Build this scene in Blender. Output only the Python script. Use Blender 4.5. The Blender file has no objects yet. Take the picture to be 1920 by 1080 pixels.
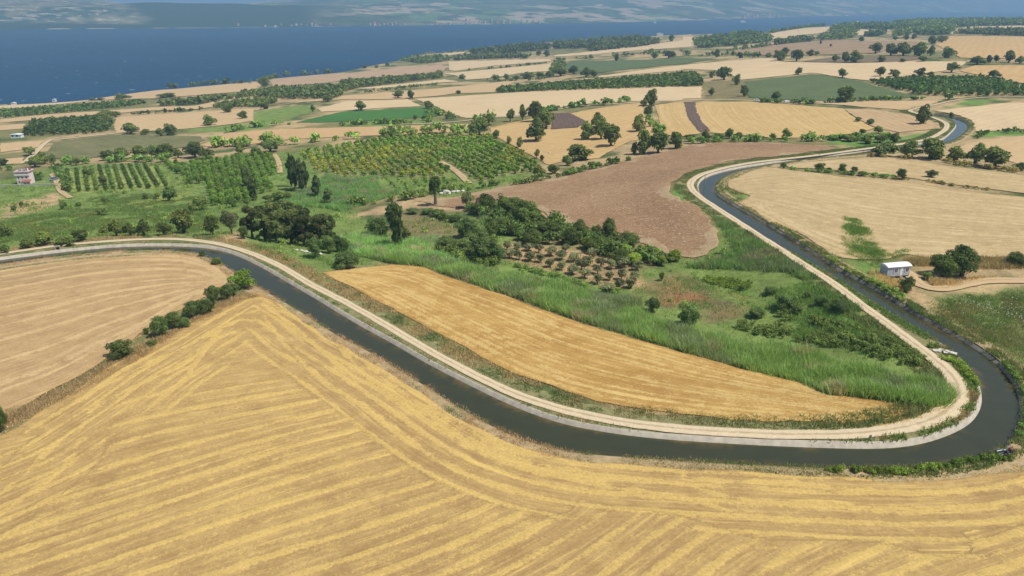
import bpy, math, random
import numpy as np
from mathutils import Vector

# ================================================================ camera, sky, sun, exposure
scene = bpy.context.scene
cam_data = bpy.data.cameras.new("camera"); cam = bpy.data.objects.new("camera", cam_data)
scene.collection.objects.link(cam); scene.camera = cam
cam_data.sensor_width = 36.0; cam_data.lens = 36.0 * 1330.0 / 1920.0
cam_data.clip_start = 0.5; cam_data.clip_end = 60000.0
cam.location = (0.0, 0.0, 60.0)
cam.rotation_euler = (math.radians(90.0) - math.atan(534.0 / 1330.0), 0.0, 0.0)
SUN_EL = math.radians(60.0); SUN_AZ = math.atan2(0.93, -0.37)        # from the right and a little behind the camera
world = bpy.data.worlds.new("World"); scene.world = world; world.use_nodes = True
wn = world.node_tree
sky = wn.nodes.new("ShaderNodeTexSky"); sky.sky_type = 'NISHITA'; sky.sun_disc = False
sky.sun_elevation = SUN_EL; sky.sun_rotation = SUN_AZ; sky.altitude = 100; sky.air_density = 1.0; sky.dust_density = 1.2; sky.ozone_density = 1.0
wn.links.new(sky.outputs[0], wn.nodes["Background"].inputs[0]); wn.nodes["Background"].inputs[1].default_value = 0.10
sun_data = bpy.data.lights.new("sun", 'SUN'); sun_data.energy = 5.0; sun_data.angle = math.radians(0.53); sun_data.color = (1.0, 0.955, 0.86)
sun = bpy.data.objects.new("sun", sun_data); scene.collection.objects.link(sun)
sdir = Vector((math.cos(SUN_EL) * math.sin(SUN_AZ), math.cos(SUN_EL) * math.cos(SUN_AZ), math.sin(SUN_EL)))
sun.rotation_euler = sdir.to_track_quat('Z', 'Y').to_euler(); sun.location = (300, -100, 500)
vs = scene.view_settings
vs.view_transform = 'Standard'; vs.look = 'None'; vs.gamma = 1.0; vs.use_curve_mapping = False; vs.exposure = 0.0
scene.render.engine = 'CYCLES'
scene.cycles.max_bounces = 5; scene.cycles.diffuse_bounces = 2; scene.cycles.glossy_bounces = 2
scene.cycles.transmission_bounces = 2; scene.cycles.transparent_max_bounces = 6; scene.cycles.volume_bounces = 0
scene.cycles.use_denoising = True
HAZE_DENSITY = 1.7e-4
rng = np.random.default_rng(7); random.seed(7)

# ================================================================ survey of the place, in metres (x right, y away from the viewpoint)
CONTROL = [[-55.87,60.12,2.0],[0.0,59.91,2.2],[56.25,60.53,1.6],[-69.96,50.84,3.0],[0.0,39.56,4.0],[70.14,51.73,2.0],[-68.4,90.45,1.4],[-36.71,90.76,1.2],[-37.2,71.85,1.8],[-54.86,130.37,0.7],[2.86,78.77,0.6],[37.41,75.43,0.6],[21.67,67.75,1.2],[-21.47,94.52,0.7],[-94.64,118.0,2.0],[-86.63,139.83,1.4],[-121.92,158.17,0.6],[-150.79,136.01,3.0],[-105.21,87.98,3.0],[-87.28,165.69,0.6],[-67.47,155.15,0.4],[-128.24,167.46,0.25],[-97.85,178.37,0.25],[-68.99,169.87,0.25],[-42.58,142.28,0.25],[-21.76,119.75,0.25],[-7.47,105.07,0.25],[8.14,92.67,0.25],[24.58,88.54,0.25],[52.29,86.39,0.25],[67.85,91.36,0.25],[77.33,101.39,0.25],[81.15,111.71,0.25],[80.33,124.37,0.25],[77.24,140.5,0.25],[74.16,162.81,0.25],[68.78,185.73,0.25],[63.15,228.83,0.25],[73.53,260.82,0.25],[113.11,287.76,0.25],[177.06,320.33,0.25],[213.75,349.61,0.25],[241.16,395.46,0.25],[-39.51,158.27,-0.8],[-7.14,146.04,-1.2],[23.6,116.23,-1.5],[54.79,98.33,-0.7],[3.76,110.34,-0.5],[-17.59,133.23,-0.6],[38.75,101.8,-0.8],[-18.71,166.42,-2.5],[16.27,141.31,-3.0],[43.04,114.9,-3.0],[66.94,105.08,-1.2],[39.17,139.6,-3.5],[24.35,158.16,-3.5],[64.2,162.7,-2.5],[61.23,137.41,-2.5],[67.21,121.13,-1.8],[12.82,178.52,-4.0],[-9.91,210.66,-5.0],[36.17,190.52,-3.5],[6.42,203.94,-4.6],[35.72,243.93,-3.5],[54.16,203.73,-1.2],[7.92,257.43,-6.0],[65.43,277.79,-1.5],[129.48,319.43,-0.3],[101.01,304.71,-0.5],[-42.48,226.37,-8.0],[-47.93,188.79,-4.5],[-54.77,171.55,-1.5],[-63.8,192.02,-4.0],[-89.32,203.1,-3.5],[-108.74,249.8,-11.0],[-119.83,200.47,-3.5],[-147.58,249.8,-11.0],[-132.99,196.34,-3.0],[-157.32,208.36,-6.0],[-191.67,256.84,-13.0],[-142.62,279.59,-15.0],[-195.89,295.14,-18.0],[-233.45,332.34,-20.0],[-54.65,272.74,-11.0],[-196.52,343.42,-20.0],[-144.55,352.32,-18.0],[-82.32,298.43,-13.0],[-47.73,372.7,-14.0],[-2.57,339.61,-10.0],[-97.43,419.54,-17.0],[-20.04,291.35,-9.0],[-118.54,373.57,-17.0],[-201.96,426.12,-23.0],[33.19,448.03,-9.0],[51.55,383.32,-7.5],[-10.09,452.49,-13.0],[17.57,599.4,-15.0],[144.01,443.0,-5.0],[190.89,402.58,-2.0],[166.54,673.9,-10.0],[259.91,605.26,-5.0],[311.45,540.94,0.0],[487.4,809.12,4.0],[397.88,866.91,0.0],[74.46,369.12,-5.0],[135.25,370.5,-2.5],[-264.24,483.85,-27.0],[-302.61,417.23,-26.0],[-302.02,618.5,-33.0],[-419.98,588.86,-35.0],[-157.77,593.98,-25.0],[-143.31,754.22,-29.0],[-437.35,906.76,-47.0],[-583.82,825.82,-54.0],[-349.53,1044.84,-50.0],[-298.3,474.02,-27.0],[-44.99,612.31,-21.0],[-191.45,503.88,-25.0],[-27.63,464.89,-15.0],[-656.82,932.39,-60.0],[-569.25,959.04,-60.0],[-520.4,1081.87,-60.0],[-470.22,1155.25,-60.0],[-413.08,1238.82,-60.0],[-315.87,1366.54,-60.0],[-197.05,1716.85,-60.0],[-766.59,824.58,-58.0],[-523.86,556.52,-38.0],[-331.55,343.4,-24.0],[-141.67,1226.48,-46.0],[-78.71,1835.17,-52.0],[54.53,1911.6,-45.0],[197.75,1985.47,-37.0],[350.13,2055.55,-28.0],[37.05,1288.3,-38.0],[26.04,898.15,-27.0],[231.11,1346.38,-24.0],[160.6,928.11,-17.0],[417.7,1330.83,-14.0],[340.17,968.05,-7.0],[732.76,1613.63,-8.0],[977.42,1748.31,-2.0],[1012.94,1521.92,4.0],[705.21,1053.13,5.0],[592.82,1412.35,-9.0],[465.25,1929.03,-20.0],[635.01,2038.28,-15.0],[826.3,2164.55,-11.0],[1100.17,2436.79,-7.0],[1417.63,2719.91,-4.0],[1551.73,2623.46,0.0],[1786.84,2644.72,3.0],[2073.02,2584.5,6.0],[1337.01,1409.93,10.0],[721.99,751.32,8.0],[275.04,271.69,4.0],[166.61,155.31,3.0],[122.76,107.61,1.0],[88.48,78.5,0.8],[118.4,205.82,1.5],[141.91,193.08,2.0],[108.47,161.31,0.8],[110.07,143.65,-0.2],[95.7,121.86,0.1],[94.87,173.28,0.8],[222.77,335.05,1.0],[193.26,271.37,2.0],[287.99,415.81,2.0],[166.54,244.9,2.0]]
CANAL_ROAD_SIDE = [[-144.18,160.23],[-142.23,161.48],[-140.02,162.89],[-137.62,164.41],[-135.14,166.0],[-132.56,167.64],[-129.96,169.23],[-127.43,170.69],[-124.88,172.07],[-122.19,173.43],[-119.4,174.75],[-116.52,175.99],[-113.59,177.15],[-110.66,178.18],[-107.74,179.04],[-104.81,179.7],[-101.88,180.15],[-98.93,180.43],[-95.89,180.57],[-92.8,180.57],[-89.81,180.41],[-87.01,180.1],[-84.34,179.65],[-81.73,179.0],[-79.2,178.09],[-76.78,176.88],[-74.44,175.41],[-72.15,173.72],[-69.95,171.94],[-67.9,170.14],[-65.94,168.3],[-63.97,166.34],[-61.93,164.26],[-59.84,162.09],[-57.71,159.84],[-55.52,157.48],[-53.29,155.06],[-51.15,152.71],[-49.14,150.51],[-47.16,148.36],[-45.13,146.16],[-43.15,143.99],[-41.24,141.85],[-39.28,139.63],[-37.23,137.3],[-35.09,134.91],[-32.84,132.44],[-30.56,129.97],[-28.32,127.61],[-26.16,125.38],[-24.07,123.24],[-22.04,121.11],[-20.05,118.94],[-18.04,116.74],[-15.87,114.42],[-13.51,112.02],[-11.23,109.79],[-9.24,107.89],[-7.35,106.08],[-5.22,104.08],[-2.76,101.83],[-0.06,99.51],[2.74,97.33],[5.51,95.46],[8.22,93.98],[10.89,92.87],[13.5,92.01],[16.1,91.27],[18.78,90.63],[21.68,90.08],[24.76,89.62],[27.95,89.22],[31.18,88.85],[34.33,88.53],[37.27,88.26],[40.02,88.04],[42.69,87.84],[45.34,87.68],[47.97,87.54],[50.54,87.46],[53.09,87.48],[55.7,87.67],[58.38,88.13],[61.07,88.9],[63.71,89.94],[66.21,91.14],[68.48,92.44],[70.52,93.85],[72.41,95.45],[74.26,97.35],[76.11,99.67],[77.86,102.39],[79.37,105.29],[80.58,108.12],[81.44,110.79],[81.95,113.56],[82.11,116.71],[81.96,119.95],[81.63,122.94],[81.2,125.7],[80.67,128.3],[80.1,130.81],[79.54,133.34],[79.03,136.04],[78.57,139.01],[78.18,142.26],[77.82,145.69],[77.41,149.15],[76.92,152.53],[76.4,155.76],[75.92,158.85],[75.46,161.84],[74.94,164.85],[74.29,167.95],[73.51,171.18],[72.63,174.55],[71.76,177.95],[70.97,181.22],[70.28,184.46],[69.66,187.73],[69.11,190.96],[68.63,194.23],[68.15,197.6],[67.71,200.88],[67.3,203.92],[66.93,206.81],[66.55,209.73],[66.18,212.65],[65.81,215.54],[65.42,218.56],[64.97,221.81],[64.52,225.15],[64.18,228.37],[64.01,231.43],[64.06,234.35],[64.31,237.13],[64.69,239.82],[65.16,242.45],[65.71,245.04],[66.35,247.61],[67.15,250.18],[68.13,252.8],[69.31,255.49],[70.71,258.23],[72.4,260.98],[74.32,263.56],[76.35,265.86],[78.5,267.99],[80.81,270.07],[83.21,272.12],[85.63,274.07],[88.08,275.92],[90.62,277.69],[93.21,279.35],[95.82,280.89],[98.41,282.37],[100.96,283.81],[103.39,285.19],[105.75,286.53],[108.26,287.91],[111.08,289.4],[114.0,290.89],[116.74,292.26],[119.39,293.54],[122.19,294.88],[125.15,296.29],[128.2,297.73],[131.27,299.19],[134.26,300.61],[137.1,301.97],[139.79,303.28],[142.48,304.62],[145.22,306.03],[147.84,307.42],[150.23,308.72],[152.53,310.0],[154.94,311.33],[157.48,312.71],[160.08,314.1],[162.76,315.52],[165.55,316.98],[168.4,318.48],[171.25,319.98],[174.02,321.42],[176.7,322.82],[179.48,324.24],[182.47,325.75],[185.5,327.25],[188.35,328.66],[191.02,330.04],[193.63,331.44],[196.2,332.9],[198.69,334.46],[201.08,336.2],[203.31,338.12],[205.25,340.05],[207.01,342.0],[208.75,344.08],[210.55,346.32],[212.41,348.7],[214.29,351.14],[216.14,353.55],[217.91,355.87],[219.66,358.18],[221.45,360.58],[223.28,363.04],[225.1,365.52],[226.88,367.96],[228.56,370.32],[230.18,372.64],[231.86,375.14],[233.68,377.95],[235.47,380.86],[237.07,383.64],[238.5,386.3],[239.84,389.01],[241.13,391.85],[242.27,394.7],[243.19,397.48],[243.86,400.26],[244.24,403.14],[244.32,406.09],[244.09,409.14],[243.6,412.33],[242.98,415.4],[242.35,418.19]]
CANAL_FIELD_SIDE = [[-140.3,155.27],[-137.66,157.04],[-134.83,158.95],[-131.98,160.91],[-129.29,162.8],[-126.8,164.53],[-124.44,166.13],[-122.06,167.66],[-119.55,169.15],[-116.93,170.55],[-114.22,171.81],[-111.43,172.93],[-108.51,173.9],[-105.45,174.69],[-102.21,175.3],[-98.85,175.72],[-95.49,175.95],[-92.11,175.94],[-88.71,175.64],[-85.38,174.94],[-82.34,173.81],[-79.65,172.32],[-77.16,170.48],[-74.69,168.33],[-72.28,166.04],[-70.03,163.77],[-67.87,161.46],[-65.67,159.04],[-63.42,156.53],[-61.17,154.05],[-58.97,151.68],[-56.85,149.44],[-54.73,147.26],[-52.61,145.09],[-50.53,142.98],[-48.57,141.0],[-46.69,139.09],[-44.65,136.99],[-42.4,134.61],[-40.27,132.28],[-38.47,130.19],[-36.74,128.17],[-34.9,126.16],[-32.89,124.15],[-30.76,122.16],[-28.62,120.17],[-26.55,118.18],[-24.59,116.17],[-22.73,114.17],[-20.89,112.2],[-19.0,110.23],[-17.06,108.2],[-14.98,105.94],[-12.7,103.37],[-10.24,100.62],[-7.81,98.02],[-5.65,95.78],[-3.77,93.89],[-1.97,92.23],[-0.01,90.7],[2.22,89.25],[4.59,87.95],[7.0,86.89],[9.48,86.12],[12.08,85.6],[14.82,85.22],[17.74,84.89],[20.86,84.54],[24.04,84.2],[27.14,83.91],[30.17,83.65],[33.18,83.38],[36.26,83.09],[39.54,82.81],[42.93,82.59],[46.23,82.44],[49.57,82.39],[53.11,82.46],[56.55,82.67],[59.66,83.06],[62.44,83.66],[65.01,84.45],[67.5,85.37],[69.89,86.48],[72.13,87.83],[74.2,89.5],[76.16,91.46],[77.99,93.58],[79.7,95.76],[81.24,97.98],[82.62,100.25],[83.83,102.54],[84.88,104.8],[85.77,107.07],[86.51,109.43],[87.04,111.97],[87.34,114.72],[87.36,117.64],[87.11,120.64],[86.66,123.64],[86.07,126.61],[85.4,129.56],[84.72,132.55],[84.14,135.61],[83.7,138.78],[83.32,142.05],[82.88,145.39],[82.34,148.76],[81.69,152.09],[80.93,155.27],[80.17,158.32],[79.55,161.28],[79.15,164.2],[78.9,167.14],[78.68,170.1],[78.42,173.06],[78.1,176.05],[77.76,179.14],[77.37,182.3],[76.96,185.52],[76.51,188.79],[76.04,192.08],[75.57,195.36],[75.1,198.6],[74.63,201.83],[74.12,205.12],[73.58,208.43],[73.01,211.72],[72.41,215.02],[71.8,218.34],[71.23,221.59],[70.71,224.78],[70.26,227.93],[69.9,230.97],[69.67,233.83],[69.62,236.57],[69.8,239.28],[70.28,242.0],[71.08,244.8],[72.18,247.75],[73.51,250.83],[74.98,253.89],[76.47,256.7],[77.93,259.18],[79.43,261.39],[81.1,263.5],[82.99,265.6],[85.09,267.69],[87.38,269.78],[89.83,271.88],[92.34,273.92],[94.85,275.83],[97.33,277.58],[99.8,279.2],[102.31,280.75],[104.85,282.28],[107.33,283.76],[109.67,285.18],[111.91,286.55],[114.19,287.91],[116.62,289.3],[119.23,290.71],[121.89,292.05],[124.46,293.26],[127.03,294.4],[129.72,295.54],[132.53,296.71],[135.37,297.88],[138.17,299.02],[140.86,300.12],[143.46,301.2],[146.15,302.33],[149.05,303.57],[151.95,304.83],[154.7,306.04],[157.42,307.27],[160.21,308.57],[163.06,309.94],[165.98,311.38],[168.94,312.86],[171.88,314.33],[174.72,315.74],[177.49,317.06],[180.19,318.29],[182.79,319.42],[185.28,320.51],[187.7,321.63],[190.09,322.85],[192.47,324.19],[194.83,325.63],[197.16,327.18],[199.48,328.87],[201.7,330.64],[203.76,332.43],[205.71,334.23],[207.65,336.15],[209.68,338.29],[211.8,340.63],[213.87,343.0],[215.76,345.23],[217.55,347.41],[219.4,349.68],[221.31,352.08],[223.26,354.55],[225.2,357.04],[227.09,359.51],[228.9,361.89],[230.63,364.21],[232.36,366.6],[234.17,369.15],[235.97,371.78],[237.66,374.34],[239.22,376.78],[240.65,379.09],[242.0,381.36],[243.38,383.77],[244.8,386.41],[246.11,389.11],[247.26,391.77],[248.29,394.54],[249.28,397.55],[250.18,400.7],[250.9,403.9],[251.38,407.17],[251.54,410.55],[251.35,413.9],[250.82,417.05],[249.98,419.92],[249.01,422.42],[248.03,424.57]]
COASTLINE = [[-868.7,702.5],[-781.0,840.8],[-655.5,931.1],[-617.9,936.4],[-571.5,963.5],[-513.9,1068.3],[-467.4,1148.6],[-413.7,1241.2],[-323.3,1399.7],[-306.7,1483.5],[-276.1,1621.4],[-256.2,1700.2],[-244.1,1842.9],[-212.7,1944.6],[-123.7,1991.5],[-78.8,2085.1],[19.6,2121.1],[124.9,2195.6],[233.7,2238.6],[384.2,2193.2],[481.1,2169.1],[609.8,2050.3],[708.9,2057.0],[891.9,2351.4],[1083.0,2571.5],[1314.9,2857.5],[1632.1,3132.1],[1664.0,2814.0],[1787.3,2645.4],[2072.2,2583.5],[2000.1,1846.4],[1985.8,1383.9]]
FARSHORE = [[-3496.0,3384.0],[-2941.0,3586.0],[-2483.0,3658.0],[-2160.0,3773.0],[-1816.0,3895.0],[-1518.0,3981.0],[-1058.0,4164.0],[-647.0,4364.0],[-194.0,4585.0],[489.0,4961.0],[1254.0,5568.0],[1962.0,6342.0],[2738.0,7220.0],[3678.0,8189.0],[5036.0,9706.0],[6789.0,11535.0],[8867.0,13190.0],[11793.0,14778.0],[16192.0,16067.0]]
ROADS = [
["canal_road","pale gravel road following the outer bank of the canal",2.6,"track",[[-146.9,164.0],[-143.8,165.4],[-140.6,167.0],[-137.3,168.6],[-134.2,170.3],[-131.2,172.1],[-128.2,174.1],[-124.9,176.2],[-121.3,178.2],[-117.6,179.9],[-113.6,181.2],[-109.4,182.4],[-105.0,183.4],[-100.6,184.2],[-96.4,184.5],[-92.6,184.5],[-89.0,184.0],[-85.4,183.0],[-81.5,181.6],[-77.6,179.7],[-74.2,177.7],[-71.0,175.5],[-67.9,173.1],[-64.8,170.6],[-61.7,167.8],[-58.7,165.0],[-56.0,162.2],[-53.5,159.4],[-51.0,156.5],[-48.5,153.6],[-45.8,150.6],[-42.9,147.6],[-39.8,144.4],[-36.8,141.4],[-33.8,138.2],[-30.7,134.9],[-27.6,131.5],[-24.6,128.1],[-21.6,124.6],[-18.6,121.2],[-15.7,117.9],[-12.7,114.6],[-9.5,111.3],[-6.3,108.0],[-3.1,105.0],[-0.1,102.3],[2.8,100.2],[5.6,98.4],[8.4,96.8],[11.5,95.4],[15.0,94.0],[19.0,92.8],[23.1,91.9],[27.2,91.2],[31.2,90.6],[35.2,90.3],[39.4,90.0],[43.8,89.9],[48.2,90.0],[52.5,90.4],[56.5,91.1],[60.1,92.1],[63.5,93.4],[66.9,95.4],[70.6,98.4],[73.6,102.1],[75.5,106.2],[76.2,110.6],[76.2,115.3],[76.0,119.7],[75.7,123.5],[75.5,127.1],[75.2,131.0],[74.8,135.2],[74.5,139.4],[74.3,143.3],[74.1,146.9],[73.8,150.4],[73.4,153.8],[72.9,157.2],[72.4,160.5],[71.9,163.8],[71.4,167.2],[70.8,170.8],[70.3,174.5],[69.7,178.2],[69.1,182.2],[68.5,186.3],[67.9,190.4],[67.3,194.5],[66.7,198.5],[66.1,202.6],[65.5,206.7],[64.9,210.7],[64.4,214.6],[63.8,218.4],[63.3,222.2],[62.8,225.8],[62.4,229.2],[62.1,232.7],[62.0,236.4],[62.1,240.0],[62.5,243.5],[63.1,246.8],[64.1,250.1],[65.6,253.6],[67.6,257.4],[70.1,261.3],[73.0,264.9],[76.2,268.2],[79.5,271.3],[82.8,274.2],[86.1,276.8],[89.7,279.4],[93.4,282.0],[97.2,284.3],[100.8,286.3],[104.4,288.0],[108.0,289.6],[111.8,291.2],[115.7,292.9],[119.6,294.6],[123.5,296.4],[127.2,298.2],[130.8,300.0],[134.5,301.9],[138.2,303.8],[141.9,305.8],[145.6,307.7],[149.3,309.7],[152.9,311.6],[156.5,313.4],[160.1,315.3],[163.7,317.2],[167.2,319.1],[170.7,320.9],[174.0,322.7],[177.2,324.5],[180.5,326.5],[184.0,328.6],[187.5,330.8],[190.8,333.1],[193.9,335.4],[196.8,337.9],[199.5,340.4],[202.1,343.1],[204.7,345.8],[207.1,348.6],[209.6,351.4],[212.0,354.4],[214.6,357.5],[217.2,360.7],[219.6,363.9],[222.0,367.2],[224.3,370.6],[226.6,374.3],[228.8,378.1],[230.8,382.1],[232.4,386.0],[233.7,390.0],[234.8,393.9],[235.6,397.9],[236.2,401.8],[236.6,405.6],[236.7,409.3],[236.5,412.9],[236.3,416.5],[236.3,420.3],[236.7,424.4],[237.4,428.7],[238.6,433.0],[240.2,437.0],[242.5,440.7],[245.2,444.0],[248.3,447.1],[251.4,449.8],[254.5,452.1],[257.7,454.2],[261.2,456.4],[264.7,458.8],[267.8,461.0],[270.7,463.3],[273.7,465.7],[276.8,468.2],[280.0,470.8],[283.3,473.3],[286.5,475.6],[289.7,477.7],[293.0,479.7],[296.7,481.6],[300.6,483.3],[304.5,484.6],[308.3,485.6],[312.0,486.2],[315.6,486.5],[318.9,486.4],[322.1,485.9],[325.2,485.1],[328.7,484.0],[332.7,482.6],[336.9,481.3],[340.8,480.1],[344.6,479.0],[348.5,477.8],[352.8,476.5],[357.3,475.1],[361.9,473.7],[366.5,472.3],[371.0,471.0],[375.2,469.7],[379.1,468.5],[382.6,467.4],[385.5,466.5],[388.1,465.7]]],
["dirt_track","tan dirt track curving from the cabin past the dark oak",3.2,"track_tan",[[92.8,161.3],[93.8,159.0],[93.9,156.2],[93.3,153.1],[93.1,150.2],[94.2,148.3],[96.7,147.9],[99.9,148.9],[103.2,150.5],[106.7,152.0],[110.6,153.0],[114.7,153.2],[119.0,152.6],[123.3,151.4],[127.6,150.1]]],
["dirt_track","pale dirt track climbing past the small tan fields to the white shed",3.0,"track",[[-277.6,399.8],[-278.7,402.2],[-280.0,404.9],[-281.4,408.2],[-283.0,411.8],[-284.8,415.7],[-286.7,419.8],[-288.6,424.0],[-290.5,428.3],[-292.4,432.4],[-294.2,436.4],[-296.0,440.2],[-297.8,444.1],[-299.6,448.0],[-301.5,451.9],[-303.3,455.8],[-305.2,459.7],[-307.0,463.4],[-308.7,467.0],[-310.3,470.4],[-311.8,473.8],[-313.5,477.6],[-315.5,482.0],[-317.4,486.5],[-319.0,490.5],[-319.8,493.9],[-319.1,496.7],[-316.3,498.9],[-312.7,501.0],[-309.6,503.5],[-307.2,506.7],[-304.9,510.2],[-302.4,513.6],[-299.7,517.1],[-297.1,520.4],[-294.7,523.4],[-292.7,526.0]]],
["dirt_track","double rutted lane beside the parked blue car",2.6,"track_tan",[[-190.2,298.4],[-192.3,300.7],[-194.9,303.5],[-197.7,306.7],[-200.6,310.0],[-203.4,313.4],[-205.9,316.7],[-208.3,320.0],[-210.6,323.3],[-212.8,326.5],[-215.0,329.8],[-217.3,333.1],[-219.5,336.5],[-221.7,339.8],[-224.1,343.2],[-226.6,346.7],[-229.3,350.3],[-231.9,353.7],[-234.2,356.8],[-236.2,359.4]]],
["dirt_track","narrow pale lane below the large pale wheat field",3.0,"track",[[-78.8,506.0],[-76.2,505.4],[-73.1,504.7],[-69.5,503.8],[-65.6,502.9],[-61.3,502.0],[-56.9,501.2],[-52.6,500.6],[-48.4,500.2],[-44.4,500.3],[-40.4,500.8],[-36.3,501.8],[-32.3,503.2],[-28.4,504.7],[-24.5,506.2],[-20.8,507.6],[-17.2,508.5],[-13.5,508.7],[-9.7,508.2],[-6.0,506.8],[-2.4,505.0],[1.0,503.3],[4.2,502.3],[7.3,502.4],[10.1,503.6],[12.7,505.9],[15.1,508.9],[17.6,512.2],[20.2,515.6],[22.9,518.7],[25.7,521.6],[28.6,524.3],[31.6,527.1],[34.7,529.8],[38.0,532.4],[41.3,534.7],[44.8,536.6],[48.4,538.2],[52.2,539.4],[56.1,540.4],[60.1,541.2],[64.0,541.9],[68.0,542.6],[71.9,543.4],[75.9,544.3],[79.9,545.3],[83.9,546.2],[87.9,547.1],[92.1,547.8],[96.2,548.4],[100.3,548.8],[104.3,549.1],[108.4,549.3],[112.6,549.5],[116.8,549.6],[120.9,549.6],[125.0,549.5],[129.1,549.3],[133.5,549.0],[137.9,548.7],[142.3,548.1],[146.5,547.4],[150.5,546.4],[154.3,545.0],[157.9,543.3],[161.3,541.3],[164.6,538.9],[167.7,536.4],[170.8,533.8],[173.8,531.2],[176.9,528.4],[179.9,525.5],[182.8,522.6],[185.6,519.7],[188.4,516.9],[191.3,514.1],[194.4,511.3],[197.6,508.6],[200.7,505.8],[203.8,502.8],[206.8,499.6],[209.9,496.2],[212.9,492.7],[215.7,489.4],[218.2,486.5],[220.3,484.0]]],
["dirt_track","lane between the hazel rows and the poplars",2.5,"track_tan",[[-132.0,393.8],[-131.0,391.2],[-129.8,388.2],[-128.3,384.6],[-126.7,380.6],[-125.1,376.5],[-123.4,372.3],[-121.9,368.2],[-120.4,364.1],[-118.9,359.9],[-117.4,355.5],[-116.0,351.1],[-114.7,346.9],[-113.5,343.1],[-112.4,339.9],[-111.6,337.1]]],
["dirt_track","bare strip across the yellow green orchard",3.0,"track_tan",[[-34.9,345.9],[-33.9,343.2],[-32.8,340.0],[-31.5,336.3],[-30.1,332.2],[-28.7,327.8],[-27.2,323.4],[-26.0,319.1],[-24.8,315.1],[-23.8,311.0],[-22.7,306.8],[-21.6,302.5],[-20.6,298.3],[-19.7,294.4],[-18.8,290.8],[-18.1,287.8],[-17.5,285.2]]]]
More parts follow.
